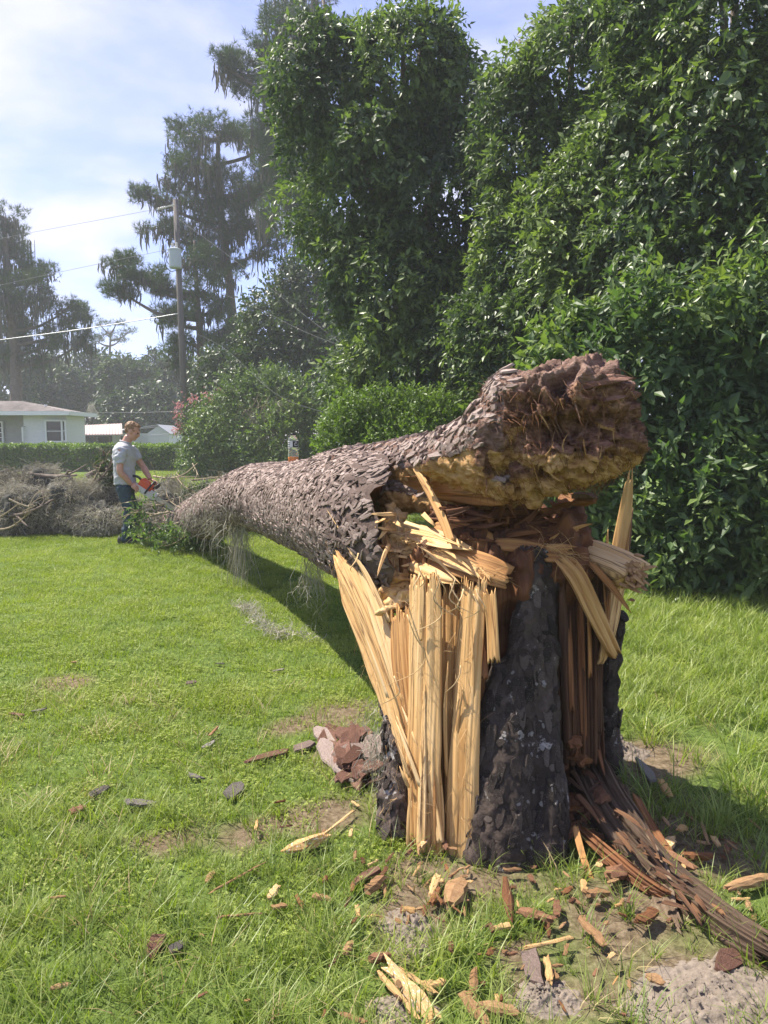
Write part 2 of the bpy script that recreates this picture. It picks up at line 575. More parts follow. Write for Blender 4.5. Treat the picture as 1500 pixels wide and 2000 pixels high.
plain('sandy_soil', (0.205, 0.168, 0.135), 0.95, var=0.35, scale=45, bump=0.012, spec=0.1)
leafy('grass_blade', (0.115, 0.175, 0.030), (0.205, 0.265, 0.052), (0.34, 0.375, 0.11), 0.45, 0.35, 0.4, objrand=True)
leafy('grass_short', (0.175, 0.235, 0.036), (0.265, 0.32, 0.054), (0.36, 0.40, 0.10), 0.5, 0.3, 0.35, objrand=True)
leafy('vine_leaf', (0.026, 0.048, 0.022), (0.062, 0.100, 0.042), (0.175, 0.235, 0.07), 0.48, 0.42, 0.36, tl=(1.2, 1.35, .6))
leafy('grape_leaf', (0.035, 0.062, 0.022), (0.075, 0.115, 0.04), (0.15, 0.20, 0.075), 0.45, 0.3, 0.45)
leafy('shrub_leaf', (0.032, 0.062, 0.024), (0.085, 0.145, 0.048), (0.19, 0.26, 0.075), 0.47, 0.42, 0.38, tl=(1.2, 1.35, .6))
leafy('oak_leaf', (0.016, 0.034, 0.012), (0.038, 0.066, 0.02), (0.085, 0.125, 0.038), 0.4, 0.25, 0.5)
leafy('bright_leaf', (0.045, 0.080, 0.026), (0.105, 0.16, 0.044), (0.20, 0.265, 0.068), 0.42, 0.33, 0.4, tl=(1.2, 1.35, .6))
leafy('hedge_leaf', (0.06, 0.10, 0.022), (0.13, 0.20, 0.04), (0.22, 0.31, 0.065), 0.45, 0.32, 0.4)
leafy('pine_needle', (0.022, 0.045, 0.020), (0.055, 0.095, 0.036), (0.10, 0.145, 0.055), 0.5, 0.2, 0.3)
leafy('far_leaf', (0.024, 0.046, 0.020), (0.048, 0.080, 0.030), (0.085, 0.120, 0.046), 0.5, 0.25, 0.3)
leafy('spanish_moss', (0.20, 0.182, 0.14), (0.35, 0.325, 0.255), (0.50, 0.47, 0.39), 0.8, 0.2, 0.15, tl=(1, 1, 0.9))
leafy('dark_moss', (0.055, 0.055, 0.047), (0.10, 0.098, 0.084), (0.16, 0.155, 0.132), 0.8, 0.2, 0.15, tl=(1, 1, 0.9))
leafy('pink_flower', (0.40, 0.18, 0.19), (0.55, 0.28, 0.29), (0.66, 0.40, 0.40), 0.6, 0.3, 0.3, tl=(1.2, 0.9, 0.9))
leafy('orange_leaf', (0.30, 0.10, 0.02), (0.45, 0.18, 0.04), (0.55, 0.32, 0.06), 0.6, 0.3, 0.3, tl=(1.2, 0.9, 0.6))

# ------------------------------------------------------------------ ground
STUMP = np.array([0.50, 3.06])


def gz(x, y):
    p = np.stack([np.asarray(x) * 0.9, np.asarray(y) * 0.9, np.zeros_like(np.asarray(x, float))], -1)
    return 0.022 * fbm(p, 3)


BARE = [(620, 1600, .22), (460, 1640, .20), (560, 1420, .20), (700, 1480, .30), (830, 1760, .22), (780, 1830, .11), (800, 1960, .10), (900, 1720, .25), (1000, 1730, .22),
        (1370, 1950, .24), (1180, 1780, .30), (1300, 1650, .32), (1060, 1940, .14), (1450, 1940, .22), (1250, 1480, .25), (1010, 1860, .10),
        (650, 1400, .3), (300, 1640, .12), (130, 1330, .25), (1150, 1600, .3), (1400, 1680, .2), (820, 1690, .2)]
BARE_W = [(gd(x, y)[:2], r) for x, y, r in BARE]


def dirt(x, y):
    x, y = np.asarray(x, float), np.asarray(y, float)
    d = np.exp(-((x - STUMP[0]) ** 2 + (y - STUMP[1]) ** 2) / 0.42) * 0.9
    for c, r in BARE_W:
        d = np.maximum(d, 0.95 * np.exp(-((x - c[0]) ** 2 + (y - c[1]) ** 2) / (r * r)))
    n = fbm(np.stack([x * 3.1, y * 3.1, 0 * x], -1), 3)
    return np.clip(d + 0.22 * n - 0.05, 0, 1)


gx = np.unique(np.concatenate([np.linspace(-200, -12, 16), np.linspace(-12, 12, 160), np.linspace(12, 200, 16)]))
gy = np.unique(np.concatenate([np.linspace(-60, 0.5, 8), np.linspace(0.5, 16, 150), np.linspace(16, 220, 24)]))
X, Y = np.meshgrid(gx, gy, indexing='ij')
Z = gz(X, Y) * (np.abs(X) < 30) * (Y < 60)
dd = dirt(X.ravel(), Y.ravel())
g = MB()
i, j = np.meshgrid(np.arange(len(gx) - 1), np.arange(len(gy) - 1), indexing='ij')
n = len(gy)
g.add(np.stack([X, Y, Z], -1).reshape(-1, 3), np.stack([i * n + j, (i + 1) * n + j, (i + 1) * n + j + 1, i * n + j + 1], -1).reshape(-1, 4), dd)
tag(g.build('lawn', MATS['lawn_soil'], smooth=True), 'mown green lawn with bare soil patches around the stump', None, kind='structure')

# ------------------------------------------------------------------ grass: blades in tufts, spread by geometry nodes


def blade(mb, x, y, h, w, az, lean, curl, rnd, seg=3):
    t = np.linspace(0, 1, seg + 1)
    ca, sa = math.cos(az), math.sin(az)
    out = h * (lean * t + curl * t ** 2.2)
    up = h * (t - 0.35 * curl * t ** 2.5)
    ww = w * (1 - t ** 1.6) * 0.5
    tw = random.uniform(-0.6, 0.6)
    px, py = -math.sin(az + tw), math.cos(az + tw)
    v = []
    for k in range(seg):
        for s in (-1, 1):
            v.append((x + ca * out[k] + s * px * ww[k], y + sa * out[k] + s * py * ww[k], up[k] - 0.01))
    v.append((x + ca * out[-1], y + sa * out[-1], up[-1]))
    f4 = [[2 * k, 2 * k + 1, 2 * k + 3, 2 * k + 2] for k in range(seg - 1)]
    o = mb.add(v, f4 if f4 else np.zeros((0, 4)), rnd)
    mb.face([[o + 2 * seg - 2, o + 2 * seg - 1, o + 2 * seg]])


def tuft(nm, n, rad, h0, h1, w, curl, mat, seg=3, weeds=0):
    mb = MB()
    for _ in range(n):
        r, a = rad * math.sqrt(random.random()), random.uniform(0, 6.283)
        az = a + random.gauss(0, 0.9)
        blade(mb, r * math.cos(a), r * math.sin(a), random.uniform(h0, h1), w * random.uniform(0.7, 1.3), az, random.uniform(0.05, 0.5), random.uniform(0.1, curl), random.random(), seg)
    for _ in range(weeds):
        r, a = rad * math.sqrt(random.random()), random.uniform(0, 6.283)
        cx_, cy_, z_, s_ = r * math.cos(a), r * math.sin(a), random.uniform(0.008, 0.03), random.uniform(0.005, 0.011)
        a0 = random.uniform(0, 6.283)
        tl = random.uniform(-0.3, 0.3)
        for q in range(3):
            an = a0 + q * 2.094
            c_, s2 = math.cos(an), math.sin(an)
            L = [(0, 0, 0), (0.5, -0.42, 0.12), (1.05, 0, 0.05), (0.5, 0.42, 0.12)]
            mb.add([(cx_ + s_ * (c_ * a1 - s2 * b1), cy_ + s_ * (s2 * a1 + c_ * b1), z_ + s_ * (c1 + tl * a1 * c_)) for a1, b1, c1 in L], [[0, 1, 2, 3]], random.random())
    return mb.mesh(nm, MATS[mat])


leafy('dry_blade', (0.24, 0.18, 0.07), (0.36, 0.28, 0.13), (0.46, 0.38, 0.2), 0.6, 0.25, 0.3, objrand=True, tl=(1, 1, 0.8))
TUFTS = []
for k in range(4):
    TUFTS.append(tuft('tuft', 11, 0.03, 0.09, 0.19, 0.0055, 1.0, 'grass_blade', 4))        # 0-3 long
for k in range(4):
    TUFTS.append(tuft('tuft', 16, 0.045, 0.045, 0.10, 0.0048, 0.9, 'grass_blade', 3))       # 4-7 middling
for k in range(4):
    TUFTS.append(tuft('tuft', 64, 0.12, 0.022, 0.055, 0.0055, 0.8, 'grass_short', 2, weeds=5))   # 8-11 short turf
for k in range(3):
    TUFTS.append(tuft('tuft', 44, 0.10, 0.02, 0.045, 0.005, 0.7, 'grass_short', 2, weeds=22))      # 12-14 clover
for k in range(2):
    TUFTS.append(tuft('tuft', 9, 0.06, 0.05, 0.12, 0.004, 1.3, 'dry_blade', 3))             # 15-16 dry


def sow(x0, x1, y0, y1, dens, kinds, scl, keep=None):
    n = int((x1 - x0) * (y1 - y0) * dens)
    x, y = rng.uniform(x0, x1, n), rng.uniform(y0, y1, n)
    ok = np.abs(x) < y * 0.70 + 0.9
    ok &= rng.random(n) > dirt(x, y) * 1.15
    ok &= ((x - STUMP[0]) ** 2 + (y - STUMP[1]) ** 2) > 0.36 ** 2
    if keep is not None:
        ok &= keep(x, y)
    x, y = x[ok], y[ok]
    return np.stack([x, y, gz(x, y), rng.choice(kinds, len(x)), rng.uniform(scl[0], scl[1], len(x)), rng.uniform(0, 6.283, len(x))], -1)


def longpatch(x, y):
    return fbm(np.stack([x * 1.7, y * 1.7, 0 * x + 5], -1), 2) > -0.12


S = [sow(-2.9, 2.9, 1.2, 2.9, 470, [0, 1, 2, 3, 4, 5, 6, 7, 4, 5, 6, 7], (0.45, 0.85)),
     sow(-2.6, 2.6, 1.2, 2.2, 130, [0, 1, 2, 3], (0.55, 0.9), longpatch),
     sow(-3.6, 0.5, 2.6, 4.4, 260, [4, 5, 6, 7, 4, 5, 6, 7, 0], (0.4, 0.8)),
     sow(-3.6, 0.5, 2.0, 4.4, 110, [8, 9, 10, 11, 12, 13, 14], (0.7, 1.1)),
     sow(0.75, 5.6, 2.5, 7.3, 230, [0, 1, 2, 3, 4, 5, 6, 7], (0.7, 1.2)),
     sow(-9, 5, 4.0, 13.5, 95, [8, 9, 10, 11, 12, 13, 14], (0.8, 1.35)),
     sow(-5, 2, 4.2, 8.0, 40, [4, 5, 6, 7], (0.4, 0.75)),
     sow(-13, 6, 13.5, 36, 13, [8, 9, 10, 11], (1.6, 2.6)),
     sow(-2.4, 2.4, 1.2, 4.4, 26, [15, 16], (0.7, 1.2))]
S = np.concatenate(S)
me = bpy.data.meshes.new('grass')
me.vertices.add(len(S))
me.vertices.foreach_set('co', S[:, :3].astype(np.float32).ravel())
for nm, ty, col in (('idx', 'INT', 3), ('scl', 'FLOAT', 4), ('yaw', 'FLOAT', 5)):
    a = me.attributes.new(nm, ty, 'POINT')
    a.data.foreach_set('value', S[:, col].astype(np.int32 if ty == 'INT' else np.float32))
src = bpy.data.collections.new('grass tufts')
for k, t in enumerate(TUFTS):
    o = bpy.data.objects.new('tuft_%02d' % k, t)
    src.objects.link(o)
ng = bpy.data.node_groups.new('grass', 'GeometryNodeTree')
ng.interface.new_socket('Geometry', in_out='INPUT', socket_type='NodeSocketGeometry')
ng.interface.new_socket('Geometry', in_out='OUTPUT', socket_type='NodeSocketGeometry')
gi, go = ng.nodes.new('NodeGroupInput'), ng.nodes.new('NodeGroupOutput')
ci = ng.nodes.new('GeometryNodeCollectionInfo')
ci.inputs['Collection'].default_value = src
ci.inputs['Separate Children'].default_value = True
ci.inputs['Reset Children'].default_value = True
ip = ng.nodes.new('GeometryNodeInstanceOnPoints')
ip.inputs['Pick Instance'].default_value = True


def nattr(nm, ty):
    q = ng.nodes.new('GeometryNodeInputNamedAttribute')
    q.data_type = ty
    q.inputs['Name'].default_value = nm
    return q.outputs['Attribute']


cxyz = ng.nodes.new('ShaderNodeCombineXYZ')
ng.links.new(nattr('yaw', 'FLOAT'), cxyz.inputs[2])
e2r = ng.nodes.new('FunctionNodeEulerToRotation')
ng.links.new(cxyz.outputs[0], e2r.inputs[0])
ng.links.new(gi.outputs[0], ip.inputs['Points'])
ng.links.new(ci.outputs[0], ip.inputs['Instance'])
ng.links.new(nattr('idx', 'INT'), ip.inputs['Instance Index'])
ng.links.new(e2r.outputs[0], ip.inputs['Rotation'])
ng.links.new(nattr('scl', 'FLOAT'), ip.inputs['Scale'])
ng.links.new(ip.outputs[0], go.inputs[0])
gobj = link('grass', me)
gobj.modifiers.new('spread', 'NODES').node_group = ng
tag(gobj, 'green lawn grass, long in front and short further back', None, kind='stuff')


# ------------------------------------------------------------------ the fallen trunk
def slab(mb, pts, widths, thick, face, jag=(0.0, 0.0), nu=13, nv=30, fib=0.006, curve=0.0, seed=0.0, freq=60.0, rnd=0.5, world_pts=False, step=0.0, sfreq=22.0):
    """a plank of split wood: pts run along the grain; jag frays its two ends; fibres ridge its faces"""
    P0 = np.array([p if world_pts else at(*p) for p in pts], float)
    W0 = np.asarray(widths, float).reshape(-1, 1)
    if len(W0) != len(P0):
        W0 = np.interp(np.linspace(0, 1, len(P0)), np.linspace(0, 1, len(W0)), W0[:, 0])[:, None]
    C = spline(np.hstack([P0, W0]), 60)
    path, wid = C[:, :3], C[:, 3]
    Ls = np.concatenate([[0], np.cumsum(np.linalg.norm(np.diff(path, axis=0), axis=1))])
    LT = Ls[-1]
    T = unit(np.gradient(path, axis=0))
    Nf = np.asarray(face, float)
    Nn = unit(Nf - T * (T @ Nf)[:, None])
    B = np.cross(T, Nn)
    u = np.linspace(-1, 1, nu)
    r1 = rng.random(nu) ** 1.3
    r0 = rng.random(nu) ** 1.3
    sm = lambda r: (0.65 * r + 0.35 * np.convolve(np.pad(r, 1, 'edge'), [1 / 3] * 3, 'valid'))
    lo, hi = jag[0] * sm(r0), LT - jag[1] * sm(r1)
    tv = np.linspace(0, 1, nv)
    s = lo[:, None] + (hi - lo)[:, None] * tv[None, :]
    def itp(A):
        return np.stack([np.interp(s, Ls, A[:, k]) for k in range(A.shape[1])], -1)
    c, nn, bb = itp(path), itp(Nn), itp(B)
    w = np.interp(s, Ls, wid)
    wob = fbm(np.stack([u[:, None] * 2 + 0 * s, s * 4, 0 * s + seed], -1), 2)
    uu = u[:, None] * (1 + 0.10 * wob)
    acr = uu * w * 0.5
    fr = fbm(np.stack([acr * freq + seed * 7, s * 2.2, 0 * s + seed], -1), 3) + 0.5 * vnoise(np.stack([acr * freq * 2.4, s * 3.5, 0 * s + seed + 9], -1))
    big = fbm(np.stack([acr * 14 + seed, s * 1.6, 0 * s + 3 + seed], -1), 2)
    taper = 1 - 0.75 * np.clip((tv - (1 - jag[1] / LT)) / max(jag[1] / LT, 1e-6), 0, 1)[None, :] if jag[1] > 0 else 1.0
    depth = fib * (fr + 1.4 * big) - curve * u[:, None] ** 2
    bund = 0.0
    if step:
        bund = np.tanh(2.6 * fbm(np.stack([acr * sfreq + seed * 3, s * 0.9, 0 * s + seed + 20], -1), 2)) + 0.5 * np.tanh(3 * vnoise(np.stack([acr * sfreq * 2.7, s * 1.6, 0 * s + seed + 40], -1)))
        depth = depth + step * bund
    tk = thick * (1 - 0.8 * np.abs(u[:, None]) ** 4) * taper * (1 + 0.2 * big)
    front = c + bb * acr[..., None] + nn * depth[..., None]
    back = c + bb * acr[..., None] * 0.97 + nn * (depth - tk)[..., None]
    uv = np.stack([acr + seed, s], -1)
    cr = rnd + 0.18 * fr + 0.12 * bund
    n0 = nu * nv
    i, j = np.meshgrid(np.arange(nu - 1), np.arange(nv - 1), indexing='ij')
    q = np.stack([i * nv + j, (i + 1) * nv + j, (i + 1) * nv + j + 1, i * nv + j + 1], -1).reshape(-1, 4)
    fs = [q, q[:, ::-1] + n0]
    j = np.arange(nv - 1)
    a = j
    fs.append(np.stack([a, a + 1, a + 1 + n0, a + n0], -1))
    a = (nu - 1) * nv + j
    fs.append(np.stack([a + 1, a, a + n0, a + 1 + n0], -1))
    i = np.arange(nu - 1) * nv
    fs.append(np.stack([i + nv, i, i + n0, i + nv + n0], -1))
    i = i + nv - 1
    fs.append(np.stack([i, i + nv, i + nv + n0, i + n0], -1))
    mb.add(np.concatenate([front.reshape(-1, 3), back.reshape(-1, 3)]), np.concatenate(fs), np.concatenate([cr.ravel(), cr.ravel()]), np.concatenate([uv.reshape(-1, 2)] * 2))
    return mb


def part_slab(name, mat, parent, *a, label=None, **k):
    mb = MB()
    slab(mb, *a, **k)
    o = mb.build(name, MATS[mat], parent, smooth=True)
    if label:
        o['label'] = label
    return o


def plate_mesh(nm, mat, seed):
    """one flake of bark: uneven outline, thin raised edge, along +Y"""
    r = np.random.default_rng(seed)
    k = 8
    a = np.arange(k) / k * 2 * np.pi + r.uniform(-0.25, 0.25, k)
    rad = r.uniform(0.62, 1.2, k)
    x, y = np.sign(np.cos(a)) * np.abs(np.cos(a)) ** 0.75 * rad * 0.5, np.sign(np.sin(a)) * np.abs(np.sin(a)) ** 0.75 * rad * 0.52
    mb = MB()
    top = np.stack([x * 0.93, y * 0.93, 0.55 + 0.45 * r.random(k) + 0.5 * y], -1)
    bot = np.stack([x, y, np.full(k, -0.6)], -1)
    v = np.vstack([bot, top, [[0.06, -0.08, 0.55 + 0.3 * r.random()]]])
    j = np.arange(k)
    o = mb.add(v, np.stack([j, (j + 1) % k, (j + 1) % k + k, j + k], -1), r.random())
    mb.face(np.stack([j + k, (j + 1) % k + k, np.full(k, 2 * k)], -1))
    return mb.mesh(nm, MATS[mat] if mat else None), v, mb.arrays()


ft = thing('fallen_tree', 'huge fallen pine trunk with flaky bark, torn off beside the stump', 'tree trunk', at(575, 983, 6.2) * [1, 1, 0])
TR = [(1000, 1085, 2.95, .33), (893, 1055, 3.2, .36), (800, 1026, 3.55, .375), (705, 1000, 4.3, .38), (640, 992, 5.2, .365), (575, 983, 6.2, .34), (505, 970, 7.4, .33), (445, 990, 8.7, .32), (395, 1010, 10, .30), (345, 1022, 11.5, .26), (300, 1012, 13.2, .22), (250, 990, 15.5, .17)]
TP = np.array([list(at(a, b, c)) + [r] for a, b, c, r in TR])
TC = spline(TP, 150)
NK = 72
Tt, Tn, Tb = frames(TC[:, :3])
# frame with 'up' fixed so that angle 0 is the top of the trunk
Tn = unit(np.array([0, 0, 1.0]) - Tt * Tt[:, 2:3])
Tb = np.cross(Tt, Tn)
TL = np.concatenate([[0], np.cumsum(np.linalg.norm(np.diff(TC[:, :3], axis=0), axis=1))])


def trunk_pt(s, ang, lift=0.0):
    """point, normal and axis on the trunk's skin at length s and angle ang (0 = top, positive = towards the lawn side)"""
    c = np.stack([np.interp(s, TL, TC[:, k]) for k in range(3)], -1)
    r = np.interp(s, TL, TC[:, 3])
    t = unit(np.stack([np.interp(s, TL, Tt[:, k]) for k in range(3)], -1))
    n_ = unit(np.stack([np.interp(s, TL, Tn[:, k]) for k in range(3)], -1))
    b_ = np.cross(t, n_)
    rad = np.cos(ang)[..., None] * n_ + np.sin(ang)[..., None] * b_
    q = np.stack([np.asarray(s) * 1.1, np.cos(ang) * 1.3, np.sin(ang) * 1.3], -1)
    r = r * (1 + 0.05 * fbm(q, 3)) + lift
    return c + rad * r[..., None], rad, t


# the break runs obliquely: long on the lawn side, short on the far side; CUT[angle] is where the bark begins
ANG = np.arange(NK) / NK * 2 * np.pi
ss, aa = np.meshgrid(np.linspace(0, 3.0, 340), ANG, indexing='ij')
qq = trunk_pt(ss, aa)[0]
zc = qq[..., 1] * CP - (qq[..., 2] - H) * SP
qx = 750 + F * qq[..., 0] / zc
lim_ = 752 + 26 * fbm(np.stack([np.cos(ANG) * 6, np.sin(ANG) * 6, 0 * ANG], -1), 3)
ok_ = qx <= lim_[None, :]
CUT = np.where(ok_.any(0), ss[np.argmax(ok_, 0), 0], 3.0)
CUT = 0.5 * CUT + 0.25 * (np.roll(CUT, 1) + np.roll(CUT, -1))
s_ = CUT[None, :] + (TL[-1] - CUT[None, :]) * (np.linspace(0, 1, 260) ** 1.15)[:, None]
a_ = np.broadcast_to(ANG[None, :], s_.shape)
Vp, Vr, Vt = trunk_pt(s_, a_)
q = np.stack([s_ * 6, np.cos(a_) * 6, np.sin(a_) * 6], -1)
Vp = Vp + Vr * (0.016 * fbm(q * np.array([1.2, 3.4, 3.4]), 4))[..., None]
mb = MB()
i, j = np.meshgrid(np.arange(259), np.arange(NK), indexing='ij')
j2 = (j + 1) % NK
mb.add(Vp.reshape(-1, 3), np.stack([i * NK + j, i * NK + j2, (i + 1) * NK + j2, (i + 1) * NK + j], -1).reshape(-1, 4), 0.25)
mb.build('trunk', MATS['trunk_bark'], ft, smooth=True)
# torn wood closing the near end
mb = MB()
Ein = []
for k, (fr_, dep) in enumerate([(1.0, 0.0), (0.82, -0.04), (0.6, 0.02), (0.35, -0.05), (0.0, 0.03)]):
    c0 = Vp[0].mean(0)
    ring = c0 + (Vp[0] - c0) * fr_ - Tt[0] * 0.0
    nz = fbm(ring * 14, 4)
    ring = ring - Tt[0] * (dep * 1.0 + 0.05 * nz * (fr_ < 1))[:, None]
    Ein.append(ring)
i, j = np.meshgrid(np.arange(4), np.arange(NK), indexing='ij')
j2 = (j + 1) % NK
mb.add(np.concatenate(Ein), np.stack([i * NK + j2, i * NK + j, (i + 1) * NK + j, (i + 1) * NK + j2], -1).reshape(-1, 4), 0.5, np.concatenate(Ein)[:, [0, 2]])
mb.build('torn_end', MATS['rotten_wood'], ft, smooth=True)

# bark flakes in staggered rows
PM = [plate_mesh('bark_plate', 'plate_bark', 100 + k) for k in range(12)]
rows = []
s = 0.03
while s < 10.2:
    r = np.interp(s, TL, TC[:, 3])
    lw = 0.0145 + 0.0095 * (s / 6)
    na = int(2 * np.pi * r / (lw * 1.25))
    for q in range(na):
        a = (q + random.uniform(-0.4, 0.4)) / na * 2 * np.pi
        rows.append((s + random.uniform(-0.04, 0.04), a, lw))
    s += 0.036 * (1 + 0.08 * s)
rows = np.array(rows)
fur_ = fbm(np.stack([rows[:, 0] * 2.2, np.cos(rows[:, 1]) * 5, np.sin(rows[:, 1]) * 5], -1), 3)
rows = rows[(fur_ > -.62) & (rng.random(len(rows)) < 0.97) & (rows[:, 0] > np.interp(rows[:, 1] % (2 * np.pi), np.append(ANG, 2 * np.pi), np.append(CUT, CUT[0])) + 0.02)]
pp, pn, pt = trunk_pt(np.maximum(rows[:, 0], 0.0), rows[:, 1], 0.0)
view = unit(np.array([0, 0, H]) - pp)
vis = (view * pn).sum(1)
up_ok = vis > -0.35
rows, pp, pn, pt, vis = rows[up_ok], pp[up_ok], pn[up_ok], pt[up_ok], vis[up_ok]
N = len(rows)
sz = np.stack([rows[:, 2] * rng.gamma(7, .2, N), rng.uniform(0.05, 0.11, N), rng.uniform(0.004, 0.0075, N)], -1)
skew = rng.normal(0.25, 0.35, N)
ydir = unit(pt * np.cos(skew)[:, None] + np.cross(pn, pt) * np.sin(skew)[:, None])
tilt = rng.uniform(0.0, 0.13, N) * np.sign(rng.normal(0.5, 1, N))
zdir = unit(pn + ydir * tilt[:, None] + rng.normal(0, 0.045, (N, 3)))
xdir = unit(np.cross(ydir, zdir))
ydir = np.cross(zdir, xdir)
Rm = np.stack([xdir * sz[:, :1], ydir * sz[:, 1:2], zdir * sz[:, 2:3]], -1)      # columns
pp = pp + pn * 0.003
show = vis / np.linalg.norm(pp, axis=1) ** 2
order = np.argsort(-np.where(vis > 0.05, show, 0))
big = order[:300]
rest = order[300:]
base = np.array(ft.location)
for k in big:
    o = link('bark_plate', PM[k % 12][0], ft)
    M4 = np.eye(4)
    M4[:3, :3] = Rm[k]
    M4[:3, 3] = pp[k] - base
    o.matrix_basis = Matrix(M4.tolist())
mb = MB()
for t in range(12):
    ks = rest[rest % 12 == t]
    v0, (vv, f3, f4) = PM[t][1], PM[t][2]
    V = np.einsum('nij,kj->nki', Rm[ks], v0) + pp[ks][:, None, :]
    off = (np.arange(len(ks)) * len(v0))[:, None, None]
    rr = np.repeat(rng.random(len(ks)), len(v0))
    o0 = mb.add(V.reshape(-1, 3), (f4[None] + off).reshape(-1, 4), rr)
    mb.face((f3[None] + off).reshape(-1, 3) + o0)
stuff(mb.build('bark_plates', MATS['plate_bark'], ft))

# the torn root end that rears up over the stump
mb = MB()
K = lambda px, py, d, r, **k: ellipsoid(mb, at(px, py, d), r, **k)
tube(mb, spline([at(690, 945, 4.15), at(770, 930, 3.75), at(850, 908, 3.4), at(930, 885, 3.1), at(1000, 880, 2.95)], 14), np.interp(np.linspace(0, 1, 14), [0, .3, .6, 1], [.20, .165, .135, .19]), 14)
K(960, 850, 3.0, (.12, .19, .16))
K(985, 775, 3.0, (.085, .16, .10))
K(1200, 846, 2.84, (.06, .11, .085))
K(1000, 808, 2.98, (.13, .20, .175))
K(1075, 806, 2.92, (.21, .23, .19))
K(1142, 800, 2.86, (.17, .20, .20))
K(1110, 862, 2.88, (.24, .22, .15))
K(1172, 850, 2.86, (.125, .17, .125))
K(1050, 915, 2.95, (.14, .2, .10))
K(1105, 768, 2.95, (.14, .15, .115))
K(1165, 745, 2.95, (.06, .1, .085))
K(1215, 868, 2.84, (.065, .1, .075))
K(1192, 800, 2.84, (.07, .1, .06))
K(900, 905, 3.15, (.18, .12, .075))
K(800, 965, 3.55, (.16, .2, .085))
K(880, 975, 3.38, (.18, .16, .08))
K(950, 962, 3.22, (.14, .14, .05))
K(1000, 940, 2.98, (.15, .14, .055))
K(1040, 952, 2.9, (.05, .06, .05))
v, f, nr = fuse(mb, 0.0085, 2)
ax = unit(np.array([1.0, -0.5, 0.2]))
ang = np.stack([v[:, 0] * 5, v[:, 1] * 5, v[:, 2] * 5], -1)
_s = np.clip((v[:, 0] - .15) / .3, 0, 1)
v[:, 2] -= .014 * _s * _s * (3 - 2 * _s)
wrp = np.stack([fbm(v * 5 + 3, 2), fbm(v * 5 + 11, 2), fbm(v * 5 + 23, 2)], -1)
rid = 1 - np.abs(fbm(v * np.array([6.5, 6.5, 5.0]) + 1.1 * wrp, 4))
gdir = unit(np.array([0.62, -0.45, -0.45]))
fine = 1 - 2 * np.abs(fbm(v * 38 - gdir * ((v @ gdir) * 29)[:, None] + 1.8 * wrp, 4))
front = np.clip((nr @ unit(np.array([0.35, -0.85, 0.1]))) * 1.3, 0, 1)
know = np.clip((v[:, 0] - 0.42) / 0.1, 0, 1)
amp = 0.22 + 0.78 * know * (0.35 + 0.65 * front)
cav = np.zeros(len(v))
for (cx_, cy_, cd_, cr_, dp) in [(1075, 840, 2.7, .075, .07), (1165, 795, 2.68, .06, .06), (1030, 790, 2.75, .05, .045), (1120, 880, 2.66, .06, .045), (1215, 835, 2.72, .045, .05), (1100, 760, 2.75, .05, .04)]:
    cc = at(cx_, cy_, cd_)
    d2 = ((v - cc) ** 2).sum(1)
    cav -= dp * np.exp(-d2 / cr_ ** 2)
cc = at(1095, 838, 2.68)
cav -= .06 * np.exp(-((v[:, 0] - cc[0]) / .13) ** 2 - ((v[:, 2] - cc[2] + .02 * fbm(v * 9, 2)) / .03) ** 2 - ((v[:, 1] - cc[1]) / .14) ** 2)
v2 = v + nr * (amp * (0.080 * (rid - 0.75) + 0.024 * fine) + cav + 0.006 * fine)[:, None]
wv = np.clip(0.52 + 0.55 * (v[:, 2] - 1.40) / 0.2 + 0.16 * fbm(v * 9, 3), 0, 1)
wv = np.where(nr[:, 2] < -0.35, np.minimum(wv, 0.18 + 0.12 * fbm(v * 8, 2)), wv)
lim = np.clip((0.40 - v[:, 0]) / 0.12, 0, 1)            # the limb behind: bark above, tan wood at its torn side
wl = np.where(v[:, 2] + 0.03 * fbm(v * 9, 2) > 1.37 + 0.10 * np.clip((v[:, 0] - 0.05) / 0.35, 0, 1), 0.9, 0.12)
wv = wv * (1 - lim) + wl * lim
wv = np.where((v[:, 0] > .45) & (nr[:, 2] < .45), np.minimum(wv, .56), wv)
wv = np.where((nr[:, 2] > 0.45), np.maximum(wv, 0.82 + 0.15 * fbm(v * 10, 2)), wv)
mb = MB()
mb.add(v2, f, wv)
root_end = mb.build('root_flare', MATS['torn_root'], ft, smooth=True)
KNOB_V, KNOB_N = v2, nr
# flakes on the bark side of the limb and shreds on the torn front
bm_ = MB()
pick = np.where((wv > 0.7) & (v[:, 0] < 0.5) & (nr[:, 2] > .0))[0]
pick = rng.choice(pick, min(900, len(pick)), replace=False)
mb = MB()
for k in pick:
    t = random.randrange(12)
    z_ = unit(nr[k] + rng.normal(0, 0.12, 3))
    y_ = unit(np.cross(np.cross(z_, unit(np.array([0.75, -0.6, 0.25]))), z_))
    x_ = np.cross(y_, z_)
    R_ = np.stack([x_ * random.uniform(.016, .034), y_ * random.uniform(.04, .085), z_ * random.uniform(.005, .009)], -1)
    vv, f3, f4 = PM[t][2]
    o0 = mb.add(vv @ R_.T + v2[k], f4, random.random())
    mb.face(f3 + o0)
stuff(mb.build('bark_flakes', MATS['plate_bark'], ft))
mb = MB()
pick = np.where((nr[:, 1] < -0.1) & (nr[:, 2] < 0.5) & (v[:, 0] > 0.38))[0]
